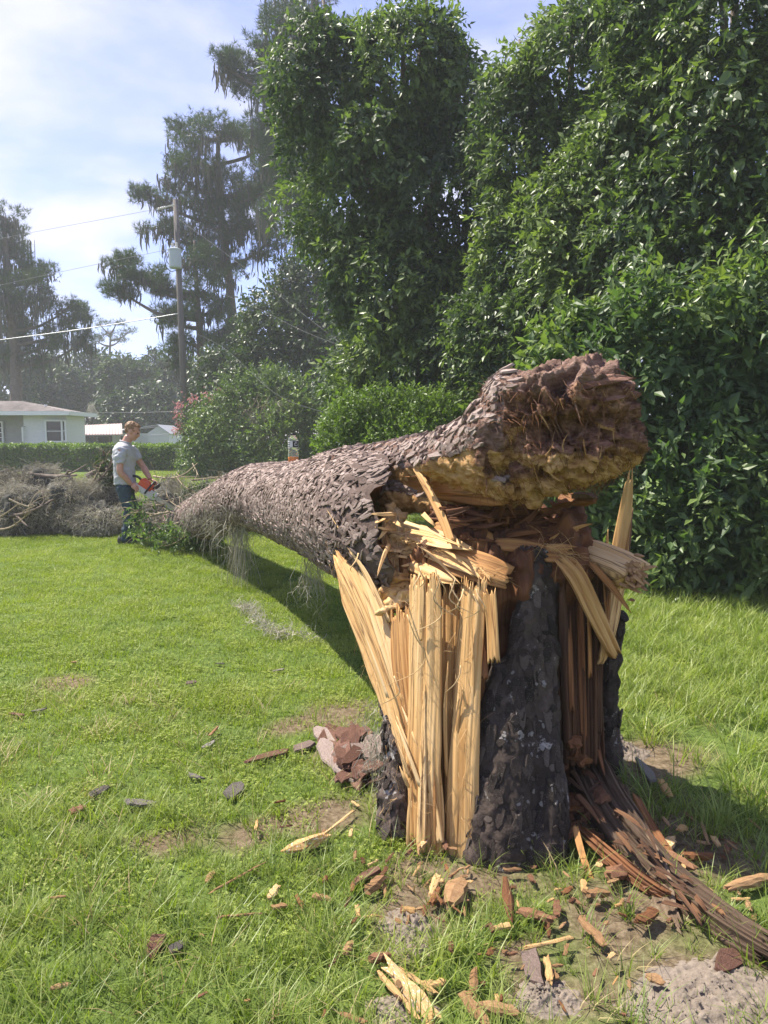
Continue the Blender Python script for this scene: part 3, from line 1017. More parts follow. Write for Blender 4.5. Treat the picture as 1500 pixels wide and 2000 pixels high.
for k in rng.choice(pick, 130, replace=False):
    d_ = unit(np.cross(nr[k], [0.2, 0.3, 0.9]) * random.choice((-1, 1)) * 0.3 + np.array([random.gauss(0, .35), random.gauss(0, .3), random.choice((-1, -1, 1)) * 0.8]) + nr[k] * 0.08)
    d_ = unit(d_ - nr[k] * (d_ @ nr[k]) * 0.85)
    L = random.uniform(0.02, 0.10)
    P_ = v2[k] - nr[k] * 0.004
    e_ = P_ + d_ * L + nr[k] * 0.004
    tube(mb, spline([P_, P_ + d_ * L * 0.5 + nr[k] * 0.007 + rng.normal(0, .004, 3), e_], 4), [.0032, .0026, .0016, .0004], 4, rnd=min(1, max(0, wv[k] + random.uniform(-.3, .2))))
stuff(mb.build('wood_shreds', MATS['torn_root'], ft))
part_slab('splinter', 'red_bark', ft, [(1105, 762, 2.76), (1180, 742, 2.68), (1252, 741, 2.66)], [.06, .045, .006], .02, (0, -.7, .6), jag=(.02, .10), nu=15, seed=4.1, rnd=.42)
part_slab('splinter', 'red_bark', ft, [(1160, 785, 2.72), (1200, 778, 2.67), (1232, 772, 2.66)], [.022, .02, .005], .015, (0, -.8, .5), jag=(0, .04), seed=4.3, rnd=.4)
part_slab('splinter', 'tan_wood', ft, [(1090, 975, 3.12), (1130, 972, 3.08), (1172, 978, 3.02)], [.07, .06, .035], .035, (0, -.6, .7), jag=(0, .05), seed=4.6, rnd=.3)
part_slab('bark_chunk', 'trunk_bark', ft, [(1115, 966, 3.08), (1145, 965, 3.05), (1172, 975, 3.0)], [.045, .055, .03], .02, (0, -.2, .95), jag=(.02, .05), fib=.008, seed=4.7)
# tan torn sheet under the limb, pale spike leaning across
part_slab('wood_slab', 'tan_wood', ft, [(760, 955, 3.55), (840, 955, 3.25), (930, 960, 3.02), (1010, 965, 2.9)], [.13, .12, .13, .06], .03, (-.1, -.75, -.4), jag=(.1, .12), seed=2.2, rnd=.6, fib=.012)
part_slab('splinter', 'fresh_wood', ft, [(806, 906, 3.32), (830, 945, 3.2), (858, 1000, 3.05), (882, 1062, 2.92)], [.022, .034, .04, .035], .012, (-.5, -.8, .2), jag=(.05, .02), seed=2.6, rnd=.2, nu=9)
# the pale broken end of the lower half
mb = MB()
for px, py, d, r in [(775, 1035, 3.32, (.05, .05, .09)), (790, 1060, 3.25, (.075, .06, .07)), (800, 1085, 3.18, (.075, .05, .05)), (770, 1100, 3.2, (.045, .05, .06)), (765, 1010, 3.36, (.03, .04, .06)),
                     (790, 1130, 3.12, (.075, .05, .04)), (805, 1165, 3.06, (.055, .045, .045)), (770, 1180, 3.06, (.06, .04, .022)), (750, 1190, 3.06, (.03, .03, .015)), (770, 1150, 3.12, (.05, .05, .05))]:
    ellipsoid(mb, at(px, py, d), r)
v, f, nr = fuse(mb, 0.008, 1)
v2 = v + nr * (0.022 * fbm(v * np.array([18, 18, 60]), 4) + 0.012 * fbm(v * 45, 2))[:, None]
mb = MB()
mb.add(v2, f, 0.75 + 0.35 * fbm(v * 20, 3) - 0.5 * ((v[:, 2] < 0.95) & (v[:, 2] > 0.86)), np.stack([v[:, 2] * 0.7 + v[:, 1], v[:, 0]], -1))
mb.build('broken_end', MATS['fresh_wood'], ft, smooth=True)
for k in range(34):
    a = at(random.uniform(745, 835), random.uniform(1005, 1200), 3.12)
    dv = np.array([random.uniform(-.09, .05), random.uniform(-.06, .0), random.uniform(-.05, .04)])
    mb = MB() if k == 0 else mb
    slab(mb, [a - dv * .3 + [0, .05, 0], a + dv * .4, a + dv], [.022, .016, .004], .006, (-.2, -.8, .5), jag=(0, .02), nu=6, nv=6, fib=.003, seed=k * .7, rnd=.7, world_pts=True)
stuff(mb.build('torn_fibres', MATS['fresh_wood'], ft, smooth=True))
part_slab('torn_face', 'fresh_wood', ft, [(768, 990, 3.34), (772, 1040, 3.25), (775, 1100, 3.16), (770, 1180, 3.08)], [.07, .12, .12, .06], .04, (.35, -.93, .1), jag=(.03, .05), nu=41, nv=50, seed=6.0, fib=.010, freq=120, rnd=.7, step=.008, sfreq=30)
# the sheet of fibres torn out sideways between trunk and stump
part_slab('wood_slab', 'fresh_wood', ft, [(756, 1022, 3.34), (810, 1040, 3.18), (870, 1058, 3.02), (925, 1074, 2.9)], [.05, .09, .08, .02], .02, (-.15, -.75, .65), jag=(.02, .14), seed=6.1, rnd=.75)
part_slab('wood_slab', 'fresh_wood', ft, [(780, 1045, 3.24), (850, 1075, 3.05), (920, 1105, 2.9), (965, 1148, 2.8)], [.06, .10, .09, .015], .02, (-.15, -.8, .6), jag=(.02, .16), seed=6.3, rnd=.6)
part_slab('wood_slab', 'tan_wood', ft, [(800, 1070, 3.2), (870, 1090, 3.0), (940, 1110, 2.88), (998, 1130, 2.84)], [.10, .13, .13, .10], .03, (-.1, -.85, .5), jag=(.02, .03), seed=6.5, rnd=.75)
part_slab('wood_slab', 'fresh_wood', ft, [(800, 1100, 3.1), (855, 1125, 2.95), (905, 1140, 2.86)], [.06, .05, .01], .014, (-.1, -.85, .5), jag=(.02, .1), seed=6.7, rnd=.5)
part_slab('wood_slab', 'tan_wood', ft, [(845, 1030, 3.15), (900, 1040, 3.05), (960, 1070, 3.0), (990, 1110, 2.97)], [.07, .10, .12, .10], .02, (.1, -.8, .6), jag=(.05, .1), seed=6.9, rnd=.5)
for k, (x0, y0, x1, y1) in enumerate([(800, 1035, 905, 1068), (830, 1050, 930, 1120), (815, 1060, 900, 1140), (850, 1060, 958, 1146), (790, 1020, 880, 1060), (870, 1085, 975, 1125), (760, 1060, 735, 1130), (880, 1040, 900, 1075)]):
    part_slab('splinter', 'fresh_wood', ft, [(x0, y0, 3.1), ((x0 + x1) / 2, (y0 + y1) / 2 - 4, 2.96), (x1, y1, 2.84)], [.016, .014, .003], .006, (-.1, -.8, .6), jag=(.01, .05), nu=6, nv=14, seed=8 + k, rnd=.6)

# ------------------------------------------------------------------ the stump
st = thing('tree_stump', 'tall splintered pine stump with pale split wood and dark bark', 'tree stump', (STUMP[0], STUMP[1], 0))
mb = MB()
tube(mb, [(0.54, 3.2, -.1), (0.53, 3.2, .3), (0.52, 3.22, .7), (0.52, 3.25, 1.0), (0.54, 3.25, 1.1)], [.40, .37, .35, .35, .2], 24)
ellipsoid(mb, (0.72, 3.12, .9), (.2, .2, .3))
ellipsoid(mb, (0.36, 3.1, .55), (.2, .2, .6))
v, f, nr = fuse(mb, 0.014)
v = v + nr * (0.05 * fbm(v * np.array([20, 20, 2.4]), 4) + 0.035 * fbm(v * 9, 4) + .015 * fbm(v * 40, 3))[:, None]
mb = MB()
mb.add(v, f, 0.3 + .3 * fbm(v * 12, 3), np.stack([np.arctan2(v[:, 1] - 3.2, v[:, 0] - .5) * .35, v[:, 2]], -1))
mb.build('rotten_core', MATS['rotten_wood'], st, smooth=True)

FN = (-.45, -.88, .1)
part_slab('wood_slab', 'tan_wood', st, [(860, 1650, 2.68), (860, 1450, 2.78), (860, 1280, 2.90), (860, 1060, 3.04)], [.30, .34, .38, .42], .05, FN, jag=(.02, .10), nu=61, nv=40, curve=.03, seed=.7, fib=.012, rnd=.25)
mb = MB()
for k in range(12):
    px, py, L = random.uniform(795, 935), random.uniform(1130, 1560), random.uniform(60, 260)
    dq = 2.61 + (1665 - (py + L)) * .00052 - (px - 800) * .0005
    dt = 2.61 + (1665 - py) * .00055 - (px - 800) * .0005
    slab(mb, [(px + random.uniform(-5, 5), py + L, dq), (px, py + L / 2, (dq + dt) / 2 - .012), (px + random.uniform(-14, 14), py, dt - random.uniform(0, .05))], [random.uniform(.006, .02), .014, .002], .006, (-.5, -.85, .1), jag=(.03, .08), nu=5, nv=14, seed=k, fib=.003, rnd=random.uniform(.2, .9))
stuff(mb.build('wood_slivers', MATS['fresh_wood'], st, smooth=True))
mb = MB()
for k in range(16):
    t = random.random()
    b0 = np.array(at(*[np.interp(t, [0, .4, .75, 1], q) for q in ([812, 780, 735, 690], [1520, 1400, 1270, 1150], [2.70, 2.82, 3.0, 3.2])]))
    b0 = b0 + np.array([random.uniform(-.04, .09), random.uniform(-.06, .02), 0])
    dv = unit(at(690, 1150, 3.22) - at(785, 1420, 2.82)) * random.uniform(.08, .3)
    slab(mb, [b0 - dv * .5, b0 + np.array([-.004, -.02, .012]), b0 + dv * .5 + np.array([-.012, -.02, .02]) * random.random()], [random.uniform(.006, .02), .014, .002], .006, (-.7, -.45, .5), jag=(.02, .06), nu=5, nv=12, seed=k + .4, fib=.003, rnd=random.uniform(.4, 1), world_pts=True)
stuff(mb.build('wood_slivers', MATS['fresh_wood'], st, smooth=True))
part_slab('split_face', 'fresh_wood', st, [(862, 1705, 2.60), (862, 1500, 2.715), (864, 1330, 2.83), (864, 1105, 2.97)], [.235, .255, .275, .30], .06, FN, jag=(.02, .20), nu=91, nv=70, curve=.035, seed=1.1, fib=.004, freq=110, rnd=.25, step=.004, sfreq=20)
part_slab('split_face', 'fresh_wood', st, [(826, 1705, 2.57), (822, 1500, 2.675), (826, 1330, 2.775), (828, 1110, 2.90)], [.15, .145, .14, .15], .06, (-.55, -.82, .1), jag=(.02, .12), nu=61, nv=70, curve=.012, seed=1.2, fib=.0022, freq=90, rnd=.42, step=.0022, sfreq=16)
part_slab('wood_slab', 'fresh_wood', st, [(900, 1705, 2.53), (903, 1500, 2.625), (912, 1330, 2.725), (925, 1120, 2.85)], [.13, .115, .105, .11], .05, FN, jag=(.03, .10), nu=51, nv=60, curve=.010, seed=1.7, fib=.0022, freq=90, rnd=.45, step=.002, sfreq=18)
part_slab('wood_slab', 'fresh_wood', st, [(822, 1665, 2.575), (824, 1560, 2.63), (826, 1440, 2.705), (830, 1320, 2.78)], [.035, .04, .03, .01], .02, (-.6, -.8, .1), jag=(.02, .16), nu=17, nv=40, seed=1.3, fib=.004, freq=90, rnd=.6, step=.003, sfreq=40)
part_slab('wood_slab', 'tan_wood', st, [(846, 1660, 2.57), (842, 1560, 2.62), (838, 1440, 2.70), (850, 1300, 2.80)], [.03, .04, .03, .015], .03, FN, jag=(.02, .12), nu=9, nv=26, seed=1.9, fib=.006, rnd=.6)
part_slab('wood_slab', 'fresh_wood', st, [(860, 1650, 2.56), (850, 1590, 2.60), (838, 1520, 2.655)], [.035, .035, .01], .02, (-.7, -.7, .15), jag=(.02, .1), nu=9, nv=20, seed=1.95, fib=.004, rnd=.8)
part_slab('wood_slab', 'fresh_wood', st, [(966, 1300, 2.70), (962, 1225, 2.75), (955, 1145, 2.80)], [.05, .045, .05], .03, (-.3, -.95, .1), jag=(.04, .05), nu=11, nv=26, seed=2.1, fib=.006, rnd=.25)
part_slab('wood_slab', 'rotten_wood', st, [(945, 1330, 2.72), (945, 1250, 2.78)], [.04, .02], .03, FN, jag=(.02, .08), nu=9, nv=16, seed=2.3, fib=.008, rnd=.8)
# left flared slab, leaning out to the trunk
part_slab('wood_slab', 'fresh_wood', st, [(812, 1560, 2.68), (785, 1420, 2.82), (745, 1280, 3.0), (690, 1150, 3.22), (652, 1072, 3.42)], [.08, .16, .21, .19, .05], .06, (-.72, -.45, .52), jag=(.05, .14), nu=61, nv=70, curve=.02, seed=3.1, fib=.0035, freq=100, rnd=.62, step=.0035, sfreq=18)
part_slab('wood_slab', 'fresh_wood', st, [(795, 1400, 2.84), (765, 1290, 2.96), (730, 1180, 3.12), (690, 1070, 3.32)], [.05, .07, .07, .012], .03, (-.6, -.6, .52), jag=(.03, .25), nu=11, nv=34, seed=3.3, fib=.006, rnd=.85)
part_slab('wood_slab', 'tan_wood', st, [(806, 1520, 2.72), (798, 1400, 2.80), (785, 1290, 2.89), (778, 1170, 3.0)], [.07, .11, .13, .12], .05, (-.6, -.75, .3), jag=(.05, .12), nu=41, nv=60, curve=.01, seed=3.5, fib=.005, freq=90, rnd=.75, step=.006, sfreq=24)
part_slab('splinter', 'fresh_wood', st, [(735, 1165, 3.1), (690, 1080, 3.25), (640, 998, 3.45)], [.014, .010, .002], .004, (-.5, -.6, .6), nu=5, nv=20, seed=3.7, rnd=.9)
part_slab('splinter', 'fresh_wood', st, [(760, 1215, 3.0), (715, 1120, 3.15), (672, 1062, 3.3)], [.022, .02, .004], .006, (-.5, -.6, .6), jag=(0, .1), nu=7, nv=20, seed=3.8, rnd=.8)
part_slab('split_face', 'shaded_rot', st, [(1138, 1500, 2.80), (1138, 1330, 2.85), (1138, 1085, 2.95)], [.23, .23, .24], .05, (.15, -.98, .1), jag=(.02, .14), nu=91, nv=80, curve=.03, seed=5.05, fib=.011, freq=110, rnd=.45, step=.010, sfreq=26)
# right side: dark inner slabs, leaning slab, edge slab, spikes and the log stub
for k, (x0, y0, x1, y1, w, mt, d0, d1) in enumerate([(1110, 1470, 1098, 1090, .032, 'shaded_rot', 2.77, 2.87), (1140, 1450, 1130, 1110, .026, 'rotten_wood', 2.80, 2.90), (1170, 1440, 1165, 1130, .03, 'shaded_rot', 2.84, 2.92),
                                                      (1155, 1330, 1150, 1100, .022, 'tan_wood', 2.81, 2.88), (1120, 1400, 1112, 1180, .02, 'rotten_wood', 2.77, 2.84), (1180, 1300, 1192, 1130, .022, 'tan_wood', 2.88, 2.93), (1195, 1290, 1175, 1120, .016, 'tan_wood', 2.88, 2.93)]):
    part_slab('wood_slab', mt, st, [(x0, y0, d0), ((x0 + x1) / 2, (y0 + y1) / 2, (d0 + d1) / 2), (x1, y1, d1)], [w, w, w * .6], w * .8, (.1, -.98, .1), jag=(.06, .2), nu=11, nv=30, seed=5 + k * .3, fib=.01, rnd=.5)
part_slab('wood_slab', 'fresh_wood', st, [(1205, 1285, 2.83), (1165, 1200, 2.82), (1125, 1120, 2.83), (1085, 1082, 2.88)], [.05, .085, .085, .05], .04, (.2, -.9, .35), jag=(.05, .08), nu=31, nv=50, seed=5.4, fib=.007, freq=100, rnd=.1, step=.006, sfreq=35)
part_slab('wood_slab', 'fresh_wood', st, [(1172, 1300, 2.86), (1192, 1230, 2.90), (1206, 1150, 3.0), (1215, 1070, 3.06)], [.025, .055, .07, .06], .04, (.1, -.9, .3), jag=(.05, .07), nu=27, nv=50, seed=5.6, fib=.007, freq=100, rnd=.2, step=.005, sfreq=35)
part_slab('splinter', 'fresh_wood', st, [(1202, 1125, 3.12), (1212, 1060, 3.13), (1224, 985, 3.14), (1233, 903, 3.15)], [.085, .07, .05, .012], .03, (-.4, -.85, .1), jag=(.02, .1), nu=11, nv=30, seed=5.8, fib=.004, rnd=.55)
part_slab('splinter', 'red_bark', st, [(1222, 1110, 3.14), (1230, 1050, 3.15), (1238, 990, 3.17)], [.03, .03, .01], .012, (.3, -.9, .1), jag=(.02, .05), nu=7, nv=16, seed=5.9)
part_slab('splinter', 'fresh_wood', st, [(1186, 1110, 3.1), (1186, 1070, 3.1), (1188, 1034, 3.1)], [.02, .015, .003], .01, (-.2, -.9, .1), nu=6, nv=12, seed=6.0, rnd=.5)
part_slab('splinter', 'tan_wood', st, [(1105, 1060, 3.12), (1105, 1010, 3.12), (1106, 975, 3.12)], [.04, .04, .035], .02, (-.2, -.9, .1), nu=7, nv=12, seed=6.05, rnd=.9)
part_slab('log_stub', 'fresh_wood', st, [(1085, 1042, 3.2), (1140, 1062, 3.05), (1200, 1085, 2.92), (1250, 1110, 2.8)], [.08, .13, .15, .14], .12, (-.1, -.45, .9), jag=(.02, .05), nu=19, nv=36, curve=.02, seed=6.2, fib=.008, rnd=.95)
mb = MB()
c0 = at(1245, 1118, 2.78)
for k in range(50):
    a = c0 + np.array([random.gauss(0, .018), random.gauss(0, .02) , random.gauss(-.02, .03)])
    dv = np.array([random.uniform(.005, .022), random.uniform(-.02, .0), random.uniform(-.018, .012)])
    slab(mb, [a - dv, a, a + dv], [.016, .014, .005], .008, (0, -.8, .5), jag=(0, .015), nu=5, nv=5, fib=.004, seed=k, rnd=.6, world_pts=True)
stuff(mb.build('torn_fibres', MATS['chip_orange'], st, smooth=True))
for k, (x0, y0, d0, x1, y1, d1, w, mt) in enumerate([(1060, 1075, 2.95, 1140, 1075, 2.88, .04, 'tan_wood'), (1070, 1060, 3.0, 1165, 1022, 2.95, .02, 'tan_wood'), (1060, 1090, 2.92, 1128, 1105, 2.84, .03, 'tan_wood'), (1150, 1090, 2.9, 1235, 1200, 2.78, .022, 'tan_wood'),
                                                      (900, 1040, 3.08, 1090, 1060, 3.0, .08, 'rotten_wood'), (880, 1020, 3.15, 1070, 1030, 3.08, .07, 'rotten_wood'), (960, 1060, 2.98, 1100, 1082, 2.93, .05, 'tan_wood'), (900, 1060, 3.02, 985, 1100, 2.98, .08, 'rotten_wood'),
                                                      (830, 1000, 3.2, 960, 1010, 3.15, .09, 'rotten_wood'), (940, 1000, 3.15, 1090, 1000, 3.1, .08, 'rotten_wood'), (1040, 1040, 3.05, 1100, 1050, 3.0, .05, 'rotten_wood')]):
    part_slab('splinter' if w < .045 else 'wood_slab', mt, st, [(x0, y0, d0), ((x0 + x1) / 2, (y0 + y1) / 2 - 5, (d0 + d1) / 2), (x1, y1, d1)], [w, w, w * .35], w * .5, (0, -.7, .7), jag=(.04, .08), nu=11, nv=24, seed=7 + k * .37, fib=.009, rnd=.5)

# bark buttresses: one wide at the front, one at the left, one far right
def buttress(name, shapes, seed, amp, plates, sz, mat='stump_bark'):
    mb = MB()
    for pts in shapes:
        C = spline([list(at(a, b, c)) + [r] for a, b, c, r in pts], 12)
        tube(mb, C[:, :3], C[:, 3], 14)
    v, f, nr = fuse(mb, 0.011, 1)
    cr = 1 - np.abs(fbm(v * np.array([11, 11, 4.0]) + seed, 3))
    fur = 1 - np.abs(fbm(v * np.array([19, 19, 3.2]) + seed + 3, 3))
    v2 = v + nr * (amp * (cr - .7) + amp * .6 * (fur - .75) + amp * .5 * fbm(v * np.array([34, 34, 22.0]), 4))[:, None]
    mb = MB()
    mb.add(v2, f, 0.3 + 0.25 * fbm(v * 6 + seed, 3))
    o = mb.build(name, MATS[mat], st, smooth=True)
    BUTTS.append((v2, nr))
    vw = unit(np.array([0, 0, H]) - v2)
    pick = np.where(((vw * nr).sum(1) > 0.05) & (v2[:, 2] > 0.02))[0]
    base = np.array(st.location)
    for k in rng.choice(pick, plates, replace=False):
        z_ = unit(nr[k] + rng.normal(0, 0.07, 3))
        y_ = unit(np.cross(np.cross(z_, [0.05, 0, 1]), z_))
        x_ = np.cross(y_, z_)
        M4 = np.eye(4)
        M4[:3, :3] = np.stack([x_ * random.uniform(*sz), y_ * random.uniform(sz[0] * 1.4, sz[1] * 2.0), z_ * random.uniform(.005, .009)], -1)
        M4[:3, 3] = v2[k] - base - nr[k] * .002
        q = link('bark_plate', PMS[random.randrange(8)][0], st)
        q.matrix_basis = Matrix(M4.tolist())
    return o


PMS = [plate_mesh('bark_plate', 'stump_bark', 300 + k) for k in range(8)]
BUTTS = []
buttress('bark_buttress', [[(985, 1700, 2.56, .13), (985, 1560, 2.64, .115), (1000, 1400, 2.76, .10), (1030, 1250, 2.86, .075), (1042, 1075, 2.97, .065)],
                           [(945, 1690, 2.55, .085), (955, 1560, 2.64, .08), (965, 1420, 2.74, .075), (985, 1300, 2.83, .05)],
                           [(1060, 1690, 2.56, .11), (1060, 1560, 2.65, .095), (1055, 1400, 2.77, .075), (1060, 1250, 2.87, .06), (1065, 1100, 2.97, .05)]], 1.0, .015, 270, (.016, .050))
buttress('bark_buttress', [[(772, 1640, 2.70, .085), (775, 1520, 2.80, .065), (770, 1420, 2.92, .05), (750, 1340, 3.06, .035)]], 5.0, .02, 70, (.016, .04))
buttress('bark_buttress', [[(1190, 1500, 3.2, .06), (1186, 1380, 3.16, .045), (1196, 1280, 3.14, .035), (1210, 1200, 3.14, .025)]], 8.0, .02, 25, (.025, .05))
BUTT = BUTTS[0]
PF = [plate_mesh('bark_flake', 'pale_flake', 330 + k) for k in range(6)]
for k in range(40):
    px, py = (random.gauss(1058, 22), random.gauss(1530, 95)) if k < 28 else (random.gauss(1000, 30), random.gauss(1390, 50))
    hit = None
    o_ = np.array([0, 0, H])
    for ob in (BUTT,):
        d_ = ray(px, py)
        d_ = d_ / np.linalg.norm(d_)
        V_ = ob[0]
        t_ = (V_ - o_) @ d_
        e_ = np.linalg.norm(V_ - o_ - t_[:, None] * d_, axis=1)
        c_ = np.where(e_ < .012)[0]
        if len(c_):
            hit = c_[np.argmin(t_[c_])]
    if hit is None:
        continue
    n_ = unit(BUTT[1][hit] + rng.normal(0, .2, 3))
    y_ = unit(np.cross(np.cross(n_, [random.gauss(0, .5), 0, 1]), n_))
    x_ = np.cross(y_, n_)
    M4 = np.eye(4)
    M4[:3, :3] = np.stack([x_ * random.uniform(.006, .026), y_ * random.uniform(.006, .022), n_ * .003], -1)
    M4[:3, 3] = BUTT[0][hit] + BUTT[1][hit] * .002 - np.array(st.location)
    q = link('bark_flake', PF[k % 6][0], st)
    q.matrix_basis = Matrix(M4.tolist())
# loose curls of fibre
mb = MB()
for k, (px, py, L, sg) in enumerate([(815, 1100, .10, 1), (822, 1110, .09, -1), (850, 1110, .12, 1), (880, 1140, .14, 1), (905, 1150, .10, -1), (925, 1160, .11, 1), (795, 1200, .35, 1), (860, 1130, .16, -1), (700, 1080, .10, -1), (842, 1150, .22, 1), (890, 1130, .16, -1), (930, 1150, .1, 1), (770, 1320, .12, 1), (900, 1300, .15, -1)]):
    p0 = at(px, py, 2.74)
    t = np.linspace(0, 1, 14)
    cu = random.uniform(1.0, 3.2)
    P_ = p0 + np.stack([sg * L * .45 * np.sin(cu * t * 1.6) * t, -.03 * np.sin(3 * t), -L * t + .3 * L * t * t * (random.random())], -1)
    slab(mb, P_[::3], [.006, .005, .004, .002], .0015, (random.uniform(-.5, .5), -.9, .2), nu=3, nv=16, fib=.0, seed=k, rnd=.9, world_pts=True)
stuff(mb.build('fibre_curls', MATS['fresh_wood'], st, smooth=True))

# the torn root and bark sheets at the right foot
part_slab('root', 'weathered_wood', st, [(1125, 1470, 2.95), (1180, 1580, 2.62), (1270, 1690, 2.40), (1390, 1790, 2.13), (1540, 1885, 1.93)], [.20, .24, .18, .15, .13], .09, (-.25, -.6, .75), jag=(.1, .12), nu=71, nv=120, curve=.05, seed=9.1, fib=.013, freq=85, rnd=.28, step=.014, sfreq=22)
part_slab('root', 'rotten_wood', st, [(1120, 1610, 2.60), (1190, 1670, 2.43), (1260, 1725, 2.31), (1350, 1780, 2.2)], [.03, .05, .055, .04], .03, (-.3, -.8, .5), jag=(.03, .16), nu=31, nv=60, seed=9.3, fib=.010, freq=110, rnd=.38)
part_slab('bark_strip', 'weathered_wood', st, [(1212, 1520, 2.78), (1235, 1600, 2.60), (1285, 1690, 2.38), (1300, 1770, 2.22), (1335, 1830, 2.08)], [.03, .05, .06, .075, .03], .018, (-.4, -.8, .5), jag=(.05, .1), nu=11, nv=46, seed=9.5, fib=.007, rnd=.75)
part_slab('bark_strip', 'rotten_wood', st, [(1235, 1545, 2.75), (1275, 1620, 2.58), (1320, 1690, 2.43), (1340, 1740, 2.35)], [.03, .045, .04, .02], .02, (-.2, -.8, .6), jag=(.05, .1), nu=9, nv=36, seed=9.7, fib=.008, rnd=.8)
part_slab('splinter', 'tan_wood', st, [(1122, 1610, 2.56), (1140, 1680, 2.45), (1168, 1752, 2.34)], [.02, .024, .012], .012, (-.4, -.9, .2), jag=(.02, .05), nu=7, nv=24, seed=9.9, rnd=.7)
part_slab('splinter', 'rotten_wood', st, [(1152, 1400, 2.95), (1165, 1450, 2.88), (1182, 1520, 2.76)], [.02, .022, .008], .01, (-.3, -.9, .2), jag=(.02, .06), nu=7, nv=20, seed=9.95, rnd=.6)

mb = MB()
for k in range(34):
    t = random.random()
    px, py, d0 = (np.interp(t, [0, .35, .7, 1], q) for q in ([1135, 1185, 1275, 1400], [1500, 1590, 1690, 1795], [2.86, 2.58, 2.37, 2.12]))
    a = at(px + random.uniform(-38, 38), py + random.uniform(-22, 22), d0 - random.uniform(.0, .05))
    dv = unit(at(1400, 1795, 2.12) - at(1185, 1590, 2.58) + rng.normal(0, .12, 3)) * random.uniform(.04, .2)
    slab(mb, [a - dv * .5, a + [0, -.004, .008], a + dv * .5], [random.uniform(.006, .024), random.uniform(.008, .02), .003], .007, (-.25, -.6, .75), jag=(.02, .05), nu=7, nv=12, seed=k * .3, fib=.004, rnd=random.uniform(.1, .8), world_pts=True)
stuff(mb.build('root_slivers', MATS['shaded_rot'], st, smooth=True))
mb = MB()
for k in range(60):
    a = at(random.uniform(870, 1110), random.uniform(985, 1085), random.uniform(2.98, 3.12))
    dv = unit([random.gauss(.6, .5), random.gauss(-.2, .3), random.gauss(0, .3)]) * random.uniform(.03, .13)
    slab(mb, [a - dv, a + rng.normal(0, .008, 3), a + dv], [random.uniform(.01, .035), random.uniform(.01, .03), .004], .012, (0, -.8, .55), jag=(.02, .04), nu=7, nv=10, seed=k * .31, fib=.005, rnd=random.uniform(.1, .8), world_pts=True)
stuff(mb.build('rotten_slivers', MATS['rotten_wood'], st, smooth=True))

# ------------------------------------------------------------------ leaves and trees
LEAF4 = (np.array([(0, 0, 0), (-.23, .38, .05), (0, .42, -.02), (.23, .38, .05), (0, 1, -.10)]), np.array([[0, 2, 1], [0, 3, 2], [1, 2, 4], [2, 3, 4]]))
LEAF2 = (np.array([(0, 0, 0), (.26, .45, .05), (0, 1, -.05), (-.26, .45, .05)]), np.array([[0, 1, 2], [0, 2, 3]]))
HEART = (np.array([(0, 0, 0), (-.20, -.14, .04), (-.40, -.06, .07), (-.50, .16, .05), (-.47, .36, .06), (-.32, .62, .0), (-.16, .80, -.03), (0, 1.0, -.16), (.16, .80, -.03), (.32, .62, .0), (.47, .36, .06), (.50, .16, .05), (.40, -.06, .07), (.20, -.14, .04), (0, .38, -.05)]),
         np.array([[q, (q + 1) % 14, 14] for q in range(14)])[:, [0, 2, 1]])
SLIM = (np.array([(0, 0, 0), (.13, .4, .03), (0, 1, -.08), (-.13, .4, .03)]), np.array([[0, 1, 2], [0, 2, 3]]))


def rotmats(d, n):
    """columns x, y (= leaf axis d), z (leaf normal, near n)"""
    y = unit(d)
    z = unit(n - y * (n * y).sum(-1, keepdims=True))
    x = np.cross(y, z)
    return np.stack([x, y, z], -1)


def put(mb, tmpl, P, R, size, rnd):
    v, f = tmpl
    V = np.einsum('nij,kj->nki', R, v) * np.asarray(size).reshape(-1, 1, 1) + P[:, None, :]
    off = (np.arange(len(P)) * len(v))[:, None, None]
    mb.add(V.reshape(-1, 3), (f[None] + off).reshape(-1, f.shape[1]), np.repeat(np.clip(rnd, 0, 1), len(v)))


def bl(x0, y0, x1, y1, d, rd=None):
    """an ellipsoid that fills this box of the photograph at distance d"""
    c = at((x0 + x1) / 2, (y0 + y1) / 2, d)
    rx, rz = (x1 - x0) / 2 / F * d, (y1 - y0) / 2 / F * d
    return np.array([*c, rx, rd if rd else 0.75 * (rx + rz) / 2 + 0.25 * min(rx, rz), rz])


def shell(blobs, n, inner=0.35, back=0.35, lump=0.28, freq=1.6, seed=0.0, cover=0.72, zmin=0.04):
    """points and outward normals on the lumpy skin of a union of ellipsoids"""
    Bs = np.array(blobs)
    ar = (Bs[:, 3] * Bs[:, 5] + Bs[:, 3] * Bs[:, 4] + Bs[:, 4] * Bs[:, 5])
    k = rng.choice(len(Bs), n, p=ar / ar.sum())
    d = unit(rng.normal(size=(n, 3)))
    c, r = Bs[k, :3], Bs[k, 3:]
    dep = 1 - inner * rng.random(n) ** 2
    f = 0.93 * dep * (1 + lump * fbm(d * freq + k[:, None] * 3.7 + seed, 3))
    P = c + d * r * f[:, None]
    N = unit(d / r)
    keep = P[:, 2] > zmin
    for q in range(len(Bs)):
        inside = (((P - Bs[q, :3]) / Bs[q, 3:]) ** 2).sum(1) < cover ** 2
        keep &= ~(inside & (k != q))
    vw = unit(np.array([0, 0, H]) - P)
    keep &= ((vw * N).sum(1) > -0.15) | (rng.random(n) < back)
    return P[keep], N[keep]


